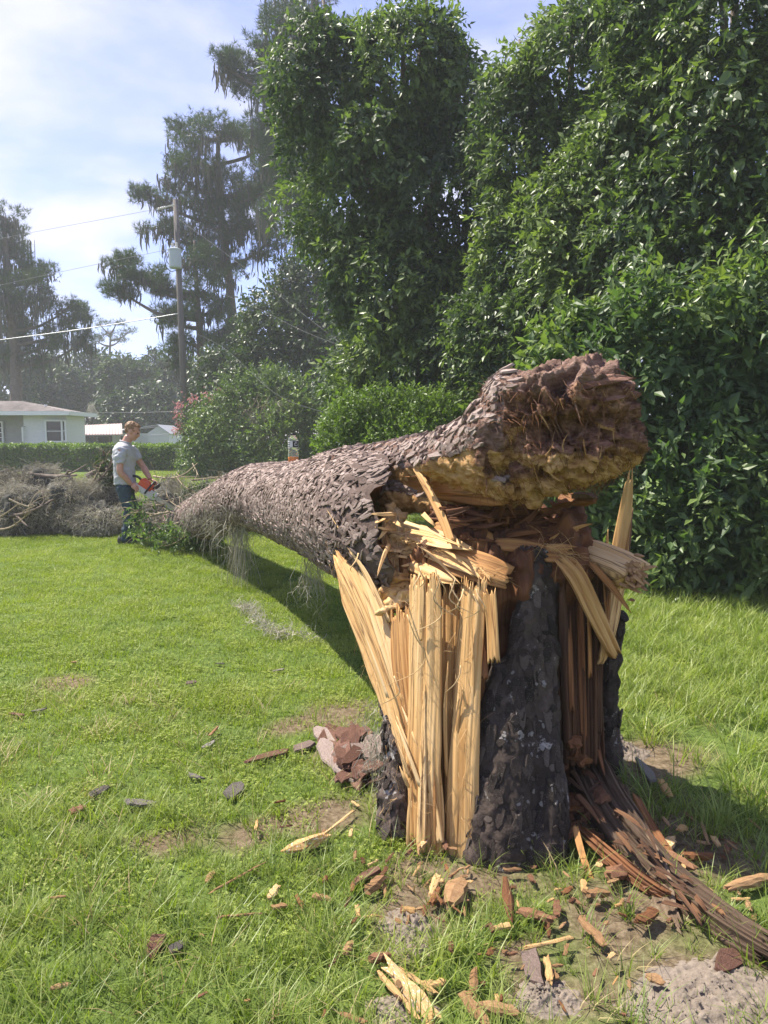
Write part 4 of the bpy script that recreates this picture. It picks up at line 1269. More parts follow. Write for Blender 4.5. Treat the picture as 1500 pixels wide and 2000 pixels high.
def sprays(mb, P, N, k, L, size, tmpl, droop=0.3, seed=0.0, spread=0.8, rb=0.5, rv=0.45, up=0.5, jit=0.5):
    """twigs of k leaves each, growing out of the points P"""
    n = len(P)
    d = unit(N * 0.8 + rng.normal(0, 0.55, (n, 3)) + np.array([0, 0, -droop]))
    L = L * rng.uniform(0.6, 1.3, n)
    t = (np.arange(k) + 0.5) / k
    Q = P[:, None, :] + d[:, None, :] * (t[None, :] * L[:, None])[..., None]
    Q[..., 2] -= droop * 0.5 * L[:, None] * t[None, :] ** 2
    side = unit(np.cross(d, rng.normal(size=(n, 3))))
    sg = np.where(np.arange(k) % 2 == 0, 1.0, -1.0)
    ld = d[:, None, :] * 0.65 + side[:, None, :] * sg[None, :, None] * spread + rng.normal(0, jit * 0.5, (n, k, 3)) + np.array([0, 0, -droop * 0.6])
    ln = N[:, None, :] * 0.5 + np.array([0, 0, up]) + rng.normal(0, jit, (n, k, 3))
    base = rb + rv * fbm(P * 0.9 + seed, 2) + rng.normal(0, 0.10, n)
    rr = base[:, None] + rng.normal(0, 0.10, (n, k)) + 0.12 * (t[None, :] - 0.5)
    sz = size * rng.uniform(0.5, 1.45, (n, k)) * rng.uniform(.8, 1.2, (n, 1))
    put(mb, tmpl, Q.reshape(-1, 3), rotmats(ld.reshape(-1, 3), ln.reshape(-1, 3)), sz.ravel(), rr.ravel())


def broadleaf(name, label, cat, blobs, base, trad, mat, n, k, L, size, tmpl=LEAF4, group=None, seed=0.0, barkm='limb_bark', top=None, crown='crown', young=0, **kw):
    """a leafy tree or shrub: tapered trunk, a limb into every mass of its crown, leafy twigs"""
    t = thing(name, label, cat, (base[0], base[1], 0), group)
    Bs = np.array(blobs)
    up = Bs[:, 2].max() if top is None else top
    mb = MB()
    cen = Bs[:, :3].mean(0)
    tp = np.array([cen[0], cen[1], up * 0.8])
    P_ = spline([(base[0], base[1], -0.1), (base[0] * .9 + tp[0] * .1 + .05, base[1] * .9 + tp[1] * .1, up * .3), tp], 12)
    tube(mb, P_, np.linspace(trad, trad * .35, 12), 8, rough=.15)
    for b in Bs:
        z0 = min(b[2] * 0.55, up * 0.6)
        a = np.array([np.interp(z0, P_[:, 2], P_[:, q]) for q in range(3)])
        m_ = (a + b[:3]) / 2 + np.array([0, 0, .1 * b[5]])
        tube(mb, spline([a, m_, b[:3], b[:3] + (b[:3] - m_) * .5 + [0, 0, b[5] * .3]], 10), np.linspace(trad * .45, trad * .08, 10), 6, rough=.1)
    mb.build('trunk', MATS[barkm], t, smooth=True)
    sk = {q: kw.pop(q) for q in ('inner', 'back', 'lump', 'freq', 'cover') if q in kw}
    P, N = shell(blobs, n, seed=seed, **sk)
    mb = MB()
    sprays(mb, P, N, k, L, size, tmpl, seed=seed, **kw)
    mb.build(crown, MATS[mat], t)
    if young:
        P, N = shell(blobs, int(n * young), inner=.06, back=.05, seed=seed, **{q: w for q, w in sk.items() if q in ('lump', 'freq', 'cover')})
        k_ = fbm(P * 0.55 + seed + 40, 3) > .0
        P, N = P[k_] + N[k_] * .10, N[k_]
        mb = MB()
        sprays(mb, P, N, k, L * .9, size * .95, tmpl, droop=.45, seed=seed + 5, rb=.62, rv=.5, up=.9)
        mb.build('young_leaves', MATS['bright_leaf'], t)
    return t


def needle_tufts(mb, P, A, L, m, seed=0.0, w=0.012):
    """bottle-brush tufts: m needles fanning out of every point P along A"""
    n = len(P)
    d = unit(A[:, None, :] * 0.75 + rng.normal(0, 0.62, (n, m, 3)))
    L = L * rng.uniform(0.7, 1.2, (n, m))
    P0 = P[:, None, :] - A[:, None, :] * (rng.random((n, m)) * 0.35)[..., None] * L[..., None] * 0.8
    sd = unit(np.cross(d, rng.normal(size=(n, m, 3)))) * w
    v = np.stack([P0 - sd, P0 + sd, P0 + d * L[..., None]], 2).reshape(-1, 3)
    rr = 0.5 + 0.4 * fbm(P * 0.5 + seed, 2)[:, None] + rng.normal(0, 0.12, (n, m))
    mb.add(v, np.arange(n * m * 3).reshape(-1, 3), np.repeat(np.clip(rr, 0, 1).ravel(), 3))


def moss_strips(mb, P, L, w, k=5, seed=0.0, rb=.5, wig=0.35, face=None):
    """hanging beards of moss: thin tapering ribbons, wandering as they fall"""
    n = len(P)
    t = np.linspace(0, 1, k)
    L = np.asarray(L) * np.ones(n)
    ph = rng.uniform(0, 6.28, (n, 1))
    az = rng.uniform(0, 6.28, n)
    wob = wig * w * 2.2
    Q = P[:, None, :] + np.stack([wob * np.sin(t * 5 + ph) * t, wob * np.cos(t * 4.3 + ph * 1.7) * t, -L[:, None] * t], -1)
    sd = np.stack([np.cos(az), np.sin(az), 0 * az], -1) * w
    ww = (np.sin(np.pi * np.clip(t * 0.8 + 0.2, 0, 1)) + 0.02)[None, :, None] * rng.uniform(.5, 1.3, (n, 1, 1))
    A, B = Q - sd[:, None, :] * ww, Q + sd[:, None, :] * ww
    V = np.stack([A, B], 2)                # n k 2 3
    idx = np.arange(n * k * 2).reshape(n, k, 2)
    f = np.stack([idx[:, :-1, 0], idx[:, :-1, 1], idx[:, 1:, 1], idx[:, 1:, 0]], -1).reshape(-1, 4)
    rr = np.clip(rb + rng.normal(0, .2, n), 0, 1)
    mb.add(V.reshape(-1, 3), f, np.repeat(rr, 2 * k))


def strands(mb, P, D, L, w, k=7, curl=0.5, grav=0.6, rb=.5, rv=.22):
    """curly moss threads: start at P, run along D, sag and curl"""
    n = len(P)
    L = np.asarray(L) * np.ones(n)
    st_ = L / (k - 1)
    d = unit(D + rng.normal(0, .3, (n, 3)))
    Q = [P]
    for q in range(k - 1):
        d = unit(d + rng.normal(0, curl, (n, 3)) + np.array([0, 0, -grav * .35]))
        Q.append(Q[-1] + d * st_[:, None])
    Q = np.stack(Q, 1)
    sd = unit(rng.normal(size=(n, 3))) * w
    ww = np.linspace(1, .35, k)[None, :, None]
    V = np.stack([Q - sd[:, None, :] * ww, Q + sd[:, None, :] * ww], 2)
    idx = np.arange(n * k * 2).reshape(n, k, 2)
    f = np.stack([idx[:, :-1, 0], idx[:, :-1, 1], idx[:, 1:, 1], idx[:, 1:, 0]], -1).reshape(-1, 4)
    rr = np.clip(rb + rv * rng.normal(0, 1, n), 0, 1)
    V[..., 2] = np.maximum(V[..., 2], 0.004)
    mb.add(V.reshape(-1, 3), f, np.repeat(rr, 2 * k))


def pine(label, d, trunk, trad, clusters, dens=1.0, moss=1.0, group='tall pines', seed=0.0, nl=0.34, mat='pine_needle', m=15):
    """a tall pine: trunk through the pixels given, a bent limb to every needle mass, moss beards beneath"""
    P_ = spline([at(x, y, d) for x, y in trunk], 24)
    P_[0, 2] = -0.2
    t = thing('pine_tree', label, 'tree', (P_[0, 0], P_[0, 1], 0), group)
    mb = MB()
    tube(mb, P_, np.linspace(trad, trad * .28, 24), 9, rough=.12)
    mb.build('trunk', MATS['pine_bark'], t, smooth=True)
    nb, ms = MB(), MB()
    for (cx_, cy_, rx, ry) in clusters:
        lm = MB()
        dd = d + random.uniform(-1, 1) * min(3.0, rx / F * d)
        c = at(cx_, cy_, dd)
        R = np.array([rx / F * d, 0.8 * (rx + ry) / 2 / F * d, ry / F * d])
        z0 = np.clip(c[2] - abs(c[0] - np.interp(c[2], P_[:, 2], P_[:, 0])) * 0.35 - R[2] * .4, 1, P_[-1, 2] - .2)
        a = np.array([np.interp(z0, P_[:, 2], P_[:, q]) for q in range(3)])
        mid = (a + c) / 2 + np.array([0, 0, -.12 * abs(c[0] - a[0])])
        tube(lm, spline([a, mid, c - [0, 0, R[2] * .3]], 10), np.linspace(.14, .05, 10), 6, rough=.2)
        ns = max(5, int(7.2 * R[0] * R[2]))
        tips = c + unit(rng.normal(size=(ns, 3))) * R * rng.uniform(.35, 1.0, (ns, 1)) ** .6
        for q in tips:
            s0 = c + (a - c) * random.uniform(0, .25) - [0, 0, R[2] * .2]
            tube(lm, spline([s0, (s0 + q) / 2 + rng.normal(0, .12, 3), q], 6), np.linspace(.035, .012, 6), 4)
            nt_ = int(40 * dens)
            tp = q + np.clip(rng.normal(0, 1, (nt_, 3)), -1.4, 1.4) * np.array([.36, .36, .24])
            ax_ = unit(tp - (q - [0, 0, .45]) + rng.normal(0, .25, (nt_, 3)) + [0, 0, .25])
            needle_tufts(nb, tp, ax_, nl, m, seed)
        lm.build('limb', MATS['pine_bark'], t, smooth=True)
        if moss:
            nm = int(70 * moss * R[0] * max(R[1], .8)) + 8
            mp = c + np.stack([rng.uniform(-1, 1, nm) * R[0], rng.uniform(-1, 1, nm) * R[1], -R[2] * rng.uniform(.0, .9, nm)], -1)
            mp = (mp[: max(2, nm // 9)][:, None, :] + rng.normal(0, 1, (max(2, nm // 9), 9, 3)) * [.20, .16, .12]).reshape(-1, 3)
            nm = len(mp)
            moss_strips(ms, mp, np.repeat(rng.gamma(2.2, .36, nm // 9), 9) * rng.uniform(.4, 1, nm) * min(1.6, .6 + R[2] * .5) * moss ** .3, .05, 6, wig=.8)
    nb.build('needles', MATS[mat], t)
    if moss:
        ms.build('moss_beard', MATS['dark_moss'], t)
    return t


# pines
pine('tallest pine, rising behind the vine-covered tree and out of the frame', 40, [(640, 880), (622, 500), (612, 120), (618, -90)], .42,
     [(555, 40, 32, 50), (590, 70, 40, 60), (640, 20, 30, 60), (545, 110, 34, 40), (470, 130, 42, 34), (490, 165, 45, 24), (435, 120, 22, 20), (530, 200, 34, 40), (570, 240, 40, 55), (545, 300, 45, 50), (590, 330, 45, 60), (600, 140, 40, 50), (625, 210, 40, 60), (615, 300, 40, 60), (640, 120, 30, 50), (520, 260, 26, 26), (560, 400, 48, 50), (600, 420, 35, 70), (580, -40, 60, 40), (640, 480, 30, 60), (520, 70, 22, 30)], moss=.9, seed=3)
pine('forked pine with bearded boughs directly right of the utility pole', 45, [(458, 880), (452, 600), (430, 400), (425, 255)], .36,
     [(375, 255, 36, 26), (430, 250, 42, 26), (485, 255, 42, 28), (520, 275, 30, 36), (365, 295, 30, 26), (400, 320, 46, 30), (350, 340, 32, 22), (300, 378, 34, 18), (345, 385, 40, 24), (400, 385, 46, 32), (450, 370, 46, 36), (500, 360, 46, 36), (540, 350, 36, 40), (310, 440, 38, 18), (350, 455, 40, 24), (425, 440, 50, 30), (480, 430, 46, 40), (520, 470, 36, 30), (395, 490, 40, 24), (440, 520, 40, 30)], moss=1.3, seed=7)
pine('pine with one long bare limb reaching left past the utility pole', 42, [(396, 880), (392, 700), (384, 560), (380, 470)], .26,
     [(232, 512, 26, 16), (262, 535, 30, 14), (232, 565, 30, 10), (300, 545, 28, 16), (325, 560, 20, 12), (385, 500, 30, 24), (400, 560, 36, 34), (350, 600, 30, 18), (325, 615, 22, 14), (420, 600, 36, 26), (420, 640, 44, 34), (360, 660, 24, 20), (345, 700, 20, 26), (470, 660, 30, 22)], moss=1.2, seed=11)
pine('broad dark pine hung with moss, behind the house', 52, [(32, 880), (30, 700), (14, 540), (9, 425)], .45,
     [(10, 420, 36, 26), (20, 465, 34, 30), (-30, 470, 40, 30), (30, 500, 40, 26), (78, 532, 32, 16), (50, 560, 46, 30), (5, 570, 46, 34), (90, 575, 26, 18), (40, 610, 44, 28), (130, 600, 36, 18), (150, 620, 24, 20), (115, 650, 40, 20), (20, 650, 46, 26), (90, 690, 36, 20), (160, 665, 20, 18), (30, 690, 40, 20)], moss=1.5, seed=15)
pine('small airy flat-topped pine far away between the dark pine and the pole', 95, [(214, 850), (214, 720), (216, 650)], .3,
     [(195, 632, 16, 8), (228, 628, 18, 8), (250, 648, 16, 8), (205, 650, 18, 9), (235, 662, 18, 8), (190, 665, 12, 7)], dens=.5, moss=0, seed=19, mat='far_leaf', m=12)
# far tree line behind the house and the sheds
for k, (x0, y0, x1, lab) in enumerate([(-90, 660, 60, 'dark oak in the far tree line, left of the house roof'), (50, 690, 150, 'rounded oak in the far tree line, above the house eave'), (135, 672, 225, 'oak in the far tree line, behind the low pink-roofed shed'),
                                       (205, 690, 290, 'oak in the far tree line, above the chainsaw operator'), (270, 684, 352, 'oak in the far tree line, just left of the utility pole'), (335, 700, 420, 'oak in the far tree line, just right of the utility pole'), (400, 672, 500, 'oak in the far tree line, behind the crape myrtle')]):
    dd = 74 + (k % 3) * 4
    w_ = x1 - x0
    bs = [bl(x0, y0 + 20, x1, 860, dd), bl(x0 + w_ * .1, y0, x0 + w_ * .62, 790, dd - 1.5), bl(x0 + w_ * .45, y0 + 22, x1 + 8, 800, dd - 2)]
    broadleaf('oak_tree', lab, 'tree', bs, at((x0 + x1) / 2, 860, dd), .35, 'far_leaf', 2600, 8, 1.1, .42, LEAF2, group='oaks of the far tree line', seed=k * 5.0, back=.15, up=.6, lump=.35)
# nearer shrubs at the foot of the far line
for k, (x0, y0, x1, lab) in enumerate([(262, 752, 345, 'pale green tree beside the white shed'), (215, 770, 262, 'small tree between the two sheds')]):
    dd = 66
    broadleaf('small_tree', lab, 'tree', [bl(x0, y0, x1, 850, dd), bl(x0 + 10, y0 + 20, x1 - 6, 870, dd - 1)], at((x0 + x1) / 2, 860, dd), .2, 'oak_leaf', 1700, 8, .9, .36, LEAF2, seed=30 + k, back=.15)
# oak between the pines and the vine-covered tree
broadleaf('oak_tree', 'dark oak with speckled glossy leaves between the pines and the vine-covered tree', 'tree',
          [bl(480, 560, 600, 720, 34), bl(560, 530, 690, 700, 34.5), bl(500, 640, 700, 800, 33.5), bl(470, 620, 580, 780, 34), bl(600, 600, 740, 800, 34), bl(540, 515, 630, 600, 35)],
          at(600, 880, 35), .35, 'oak_leaf', 9500, 9, .8, .20, LEAF2, seed=41, back=.2, rb=.5, lump=.32)
broadleaf('small_tree', 'dim undergrowth tree right of the pole, behind the crape myrtle', 'tree', [bl(390, 690, 470, 850, 39), bl(440, 700, 520, 860, 38), bl(380, 760, 480, 880, 37)], at(440, 880, 38), .15, 'oak_leaf', 3600, 9, .8, .22, LEAF2, seed=43, back=.2)
broadleaf('small_tree', 'dim leafy tree in the gap behind the rounded hedge', 'tree', [bl(640, 640, 820, 880, 27), bl(760, 560, 960, 880, 22), bl(850, 640, 1060, 900, 19)], at(760, 890, 25), .2, 'vine_leaf', 6500, 9, .7, .17, LEAF2, seed=45, back=.2, rb=.4)

# the vine-covered tree and its neighbours on the right
broadleaf('vine_covered_tree', 'tall round tree smothered in glossy dark vines, left of the gap of sky', 'tree',
          [bl(565, 70, 780, 330, 15), bl(690, 45, 885, 300, 14.5), bl(620, 230, 860, 520, 14.6), bl(760, 240, 950, 520, 14.2), bl(640, 420, 830, 640, 14.4), bl(690, 480, 930, 720, 13.8), bl(660, 600, 860, 830, 14), bl(780, 600, 1000, 860, 13), bl(590, 110, 660, 260, 14.6), bl(830, 130, 940, 330, 14.2), bl(760, 30, 890, 140, 14.4), bl(600, 60, 720, 160, 14.8)],
          at(790, 960, 15.2), .3, 'vine_leaf', 15500, 9, .42, .125, LEAF4, seed=51, back=.25, droop=.55, rb=.45, lump=.48, freq=1.5, crown='foliage', young=.6)
C1 = [bl(925, 150, 1130, 400, 12.3), bl(1000, 20, 1230, 330, 12), bl(1130, -90, 1360, 220, 12), bl(1040, 320, 1280, 560, 11), bl(940, 400, 1110, 680, 11.8), bl(920, 560, 1100, 860, 11.5), bl(985, 120, 1080, 280, 12.2), bl(1040, 460, 1240, 720, 10.6), bl(1120, 180, 1300, 420, 11.4)]
broadleaf('vine_covered_tree', 'vine-hung tree directly above the torn root end, right of the gap of sky', 'tree', C1, at(1090, 1000, 12.6), .25, 'vine_leaf', 14500, 9, .36, .105, LEAF4, seed=57, back=.25, droop=.5, rb=.55, lump=.48, freq=1.5, crown='foliage', young=.6)
C2 = [bl(1250, -200, 1620, 260, 10.2), bl(1270, 130, 1560, 470, 9.6), bl(1180, 330, 1420, 600, 9.7), bl(1380, 330, 1680, 640, 9), bl(1330, -60, 1500, 200, 9.6), bl(1160, 120, 1330, 380, 10.4), bl(1230, 480, 1560, 760, 9.2), bl(1480, -200, 1900, 500, 9.6)]
T2 = broadleaf('vine_covered_tree', 'tree at the frame edge curtained with broad pale grape leaves', 'tree', C2, at(1430, 1030, 10.6), .28, 'vine_leaf', 12500, 9, .36, .115, LEAF4, seed=63, back=.25, droop=.6, rb=.6, lump=.45, freq=1.5, crown='foliage', young=.55)
D1 = [bl(1010, 680, 1240, 960, 8.2), bl(1060, 620, 1260, 860, 8.3), bl(1160, 575, 1400, 900, 8.0), bl(1330, 545, 1560, 900, 7.9), bl(1180, 800, 1420, 1140, 7.7), bl(1330, 800, 1640, 1165, 7.6), bl(1230, 900, 1480, 1168, 7.5), bl(1480, 560, 1850, 1165, 7.8), bl(1040, 860, 1220, 1120, 8.2)]
T3 = broadleaf('shrub', 'big green compound-leaved shrub right of the stump, dark at its foot', 'shrub', D1, at(1330, 1100, 8.4), .08, 'shrub_leaf', 13500, 7, .30, .115, LEAF4, seed=71, back=.2, droop=.15, rb=.55, rv=.55, lump=.42, freq=1.8, crown='foliage', up=.7, young=.5)
# single large leaves on the two nearest
def big_leaves(t, blobs, n, mat, size, seed, box_, tmpl):
    r = np.random.default_rng(seed)
    mesh_ = []
    for k in range(5):
        v = tmpl[0].copy()
        v[:, 2] += r.normal(0, .04, len(v))
        v[:, :2] *= r.uniform(.85, 1.15, 2)
        mb = MB()
        mb.add(v, tmpl[1], r.uniform(.2, .95))
        mesh_.append(mb.mesh('leaf', MATS[mat]))
    P, N = shell(blobs, n * 40, inner=.02, back=0, lump=.3, freq=2.0, seed=seed, cover=1.02)
    zc_ = P[:, 1] * CP - (P[:, 2] - H) * SP
    px, py = 750 + F * P[:, 0] / zc_, 1000 - F * (P[:, 1] * SP + (P[:, 2] - H) * CP) / zc_
    ok = (px > box_[0]) & (px < box_[2]) & (py > box_[1]) & (py < box_[3]) & (N[:, 1] < .1)
    P, N = P[ok], N[ok]
    if len(P) > n:
        s_ = r.choice(len(P), n, replace=False)
        P, N = P[s_], N[s_]
    P = P + N * r.uniform(.12, .30, (len(P), 1))
    R = rotmats(rng.normal(0, .5, (len(P), 3)) + np.array([0, -.2, -.5]), N * .7 + np.array([0, -.1, .6]) + rng.normal(0, .35, (len(P), 3)))
    b = np.array(t.location)
    for k in range(len(P)):
        M4 = np.eye(4)
        M4[:3, :3] = R[k] * size * r.uniform(.6, 1.2)
        M4[:3, 3] = P[k] - b
        o = link('leaf', mesh_[k % 5], t)
        o.matrix_basis = Matrix(M4.tolist())


big_leaves(T2, C2, 280, 'grape_leaf', .15, 81, (1180, 0, 1500, 640), HEART)
big_leaves(T3, D1, 290, 'shrub_leaf', .16, 83, (1000, 560, 1500, 1000), LEAF4)
# a spray of pale leaves caught by the sun in front of the dark foot of the shrub
sp = thing('seedling', 'pale sunlit sprig of long leaves against the dark foot of the shrub', 'plant', at(1385, 960, 7.1) * [1, 1, 0])
mb = MB()
c0 = at(1388, 955, 7.05)
tube(mb, spline([c0 * [1, 1, 0] + [.1, .3, 0], c0 + [.03, .12, -.5], c0], 8), np.linspace(.012, .004, 8), 5)
mb.build('stem', MATS['limb_bark'], sp)
mb = MB()
a8 = np.linspace(0, 2 * np.pi, 9)[:-1] + .2
put(mb, LEAF4, np.repeat(c0[None], 8, 0), rotmats(np.stack([np.cos(a8), np.full(8, -.35), np.sin(a8) * .8], -1), np.tile([0, -.7, .7], (8, 1)) + rng.normal(0, .1, (8, 3))), np.full(8, .17), np.full(8, .9))
mb.build('foliage', MATS['bright_leaf'], sp)

# clipped hedge along the neighbour's lawn
h = thing('hedge', 'long low clipped hedge in front of the white house', 'hedge', at(60, 922, 36) * [1, 1, 0])
mb = MB()
hx0, hx1, hy = at(-260, 900, 35.6)[0], at(362, 900, 35.6)[0], 35.6
nh = 5200
x = rng.uniform(hx0, hx1, nh)
face_ = rng.random(nh)
P = np.where((face_ < .6)[:, None], np.stack([x, np.full(nh, hy), rng.uniform(.03, 1.25, nh)], -1), np.stack([x, rng.uniform(hy, hy + 1.3, nh), np.full(nh, 1.25)], -1))
P[:, 2] += .05 * fbm(P * .8, 2) * (P[:, 2] > .8)
P[:, 1] += .07 * fbm(P * 1.3 + 4, 2)
Nn_ = np.where((face_ < .6)[:, None], np.array([0, -1., .1]), np.array([0, 0, 1.]))
sprays(mb, P - Nn_ * .1, Nn_, 8, .17, .11, LEAF2, droop=0, rb=.55, rv=.25, up=.5, seed=2)
mb.build('foliage', MATS['hedge_leaf'], h)
mb = MB()
box(mb, ((hx0 + hx1) / 2, hy + .65, .55), (hx1 - hx0 - .2, .9, 1.05))
mb.build('twigs', MATS['limb_bark'], h)
broadleaf('rounded_hedge', 'tall rounded yellow-green hedge behind the trunk, left of the torn root end', 'hedge',
          [bl(640, 772, 730, 930, 11.6), bl(690, 766, 790, 930, 11.6), bl(750, 762, 850, 930, 11.6), bl(810, 766, 910, 930, 11.6), bl(625, 800, 710, 960, 11.5), bl(690, 815, 880, 990, 11.4)], at(770, 960, 11.8), .05, 'hedge_leaf', 9000, 8, .20, .055, LEAF2, seed=91, back=.2, droop=-.25, rb=.5, lump=.16, crown='foliage')
cm = broadleaf('crape_myrtle', 'bushy crape myrtle with a few pink blossoms, right of the utility pole', 'shrub',
               [bl(375, 790, 470, 925, 30), bl(420, 740, 540, 900, 29.5), bl(480, 722, 590, 860, 29.5), bl(540, 750, 640, 900, 29), bl(470, 800, 620, 935, 28.5), bl(380, 860, 480, 940, 29.5), bl(590, 770, 660, 930, 28.8)],
               at(500, 930, 30), .1, 'bright_leaf', 9000, 9, .55, .13, LEAF2, seed=95, back=.2, rb=.5, rv=.5, lump=.32, crown='foliage', droop=.1)
mb = MB()
for px, py, n_ in [(350, 795, 26), (347, 812, 20), (352, 830, 12), (372, 778, 12), (382, 780, 12), (346, 840, 22), (352, 838, 12), (400, 772, 10), (412, 782, 10), (430, 762, 8), (405, 795, 8), (455, 768, 5)]:
    c0 = at(px, py, 29.6)
    P = c0 + rng.normal(0, .10, (n_ * 2, 3))
    put(mb, LEAF2, P, rotmats(rng.normal(size=(n_ * 2, 3)), rng.normal(size=(n_ * 2, 3))), np.full(n_ * 2, .12), rng.random(n_ * 2))
mb.build('blossom', MATS['pink_flower'], cm)
mb = MB()
for px, py in [(350, 800), (350, 835), (375, 780), (405, 775)]:
    tube(mb, spline([at(430, 900, 30), at((px + 430) / 2, py + 40, 29.8), at(px, py, 29.6)], 8), np.linspace(.03, .008, 8), 5)
P = np.array([at(random.uniform(345, 415), random.uniform(780, 850), 29.7) for _ in range(90)])
sprays(mb, P, unit(rng.normal(size=(90, 3))), 6, .3, .11, LEAF2)
mb.build('flowering_branch', MATS['bright_leaf'], cm)
# bare grey twigs and moss in the myrtle
mb = MB()
for k in range(46):
    a = at(random.uniform(480, 560), random.uniform(800, 890), 28)
    e = a + np.array([random.uniform(-.9, .9), random.uniform(-.4, .3), random.uniform(0.1, 1.1)])
    tube(mb, spline([a, (a + e) / 2 + rng.normal(0, .12, 3), e], 7), np.linspace(.022, .006, 7), 4)
mb.build('bare_twigs', MATS['twig_bark'], cm)
mb = MB()
P = np.concatenate([at(x_, y_, 27.9) + rng.normal(0, 1, (n_, 3)) * [.25, .15, .15] for x_, y_, n_ in [(545, 795, 260), (505, 815, 160), (498, 845, 160), (510, 835, 120)]])
strands(mb, P, np.tile([0, 0, -1.], (len(P), 1)), .55, .010, 6, .5, .9)
mb.build('moss_clump', MATS['spanish_moss'], cm)
broadleaf('foundation_shrub', 'low yellow-green shrub at the foot of the utility pole', 'shrub', [bl(355, 870, 395, 925, 31), bl(372, 880, 420, 935, 30.2)], at(380, 925, 30.8), .04, 'bright_leaf', 1300, 8, .35, .11, LEAF2, seed=99, back=.2)

# ------------------------------------------------------------------ utility pole and lines
pb = at(366, 905, 33) * [1, 1, 0]
pt_ = at(343, 390, 33)
po = thing('utility_pole', 'weathered wooden utility pole carrying a grey transformer', 'utility pole', pb)
mb = MB()
tube(mb, [pb - [0, 0, .2], (pb * .5 + pt_ * .5), pt_], [.155, .135, .115], 14)
mb.build('pole', bark('pole_wood', (0.055, 0.048, 0.043), (0.115, 0.10, 0.092), (0.19, 0.17, 0.16), scale=7, stretch=(6, 6, .4), bump=.006), po, smooth=True)
plain('grey_paint', (0.42, 0.46, 0.48), .45, var=.06)
plain('dark_metal', (0.06, 0.06, 0.065), .5, metal=.6)
plain('galvanised', (0.42, 0.43, 0.44), .45, metal=.7)
plain('wire_grey', (0.20, 0.20, 0.21), .7)
plain('porcelain', (0.55, 0.52, 0.48), .25)
plain('white_pipe', (0.75, 0.74, 0.72), .5)
tcn = at(342, 504, 32.75)
tr = MB()
a = np.linspace(0, 1, 9)
loft(tr, [(tcn[0], tcn[1], tcn[2] + z, r, r) for z, r in [(-.44, .20), (-.42, .25), (-.36, .265), (.30, .265), (.31, .285), (.36, .285), (.37, .27), (.42, .16)]], 20)
tro = tr.build('transformer', MATS['grey_paint'], po, smooth=False)
for dx, dz in ((-.1, .48), (.08, .5)):
    mb = MB()
    loft(mb, [(tcn[0] + dx, tcn[1], tcn[2] + dz - .1 + q * .05, (.04 if q % 2 else .06), (.04 if q % 2 else .06)) for q in range(6)], 10)
    mb.build('bushing', MATS['porcelain'], tro)
mb = MB()
box(mb, tcn + [.05, .22, .2], (.2, .18, .06))
box(mb, tcn + [.05, .22, -.2], (.2, .18, .06))
mb.build('bracket', MATS['galvanised'], po)
mb = MB()
for p_ in ([at(332, 488, 32.7), at(322, 500, 32.6), at(324, 520, 32.6), at(334, 530, 32.7), at(343, 528, 32.9)], [at(330, 495, 32.7), at(326, 510, 32.6), at(336, 522, 32.7)], [at(357, 545, 32.9), at(368, 545, 32.8), at(378, 532, 32.7), at(390, 528, 32.7)], [at(345, 440, 32.9), at(358, 455, 32.8), at(350, 480, 32.8)]):
    tube(mb, spline(p_, 14), .016, 5)
mb.build('jumper_wire', MATS['dark_metal'], po)
mb = MB()
tube(mb, [at(341, 400, 32.9), at(325, 404, 32.9), at(318, 406, 32.9)], .03, 6)
for q in range(4):
    ellipsoid(mb, at(322 - q * 4, 405 + q, 32.9), (.05, .05, .05), 8, 6)
mb.build('insulator', MATS['porcelain'], po)
mb = MB()
tube(mb, [at(369, 905, 32.84), at(368.5, 845, 32.84)], .022, 6)
mb.build('conduit', MATS['white_pipe'], po)


def line(pts, r, lab, mat='wire_grey', n=40):
    mb = MB()
    tube(mb, spline([at(*p) for p in pts], n), r, 5)
    o = mb.build('power_line', MATS[mat], None, smooth=True, loc=at(*pts[0]))
    tag(o, lab, 'power line')


line([(318, 406, 32.9), (180, 432, 34), (0, 466, 36), (-160, 500, 38)], .008, 'thin overhead wire from the pole top to the left edge')
line([(330, 487, 32.8), (180, 518, 34), (0, 557, 36), (-160, 595, 38)], .008, 'thin overhead wire from the transformer to the left edge')
line([(352, 612, 32.9), (180, 640, 33.5), (0, 664, 34), (-160, 684, 35)], .020, 'thick pale cable low across the pale sky at left', 'galvanised')
line([(345, 425, 32.8), (450, 502, 29), (580, 604, 26), (720, 716, 23), (905, 890, 20)], .004, 'long service wire slanting down in front of the dark trees')
line([(357, 548, 32.8), (480, 592, 30), (600, 650, 27), (715, 692, 24)], .004, 'second slanting wire, crossing the speckled oak')
line([(360, 640, 32.8), (440, 682, 30), (540, 770, 26), (650, 812, 23), (770, 868, 21)], .0032, 'lowest slanting wire, passing over the crape myrtle', )
line([(140, 805, 46), (250, 806, 44), (362, 803, 33)], .010, 'thin wire running level from the house eave to the pole')
line([(365, 845, 33), (320, 848, 40), (280, 850, 56)], .012, 'thin wire running from the pole to the white shed')

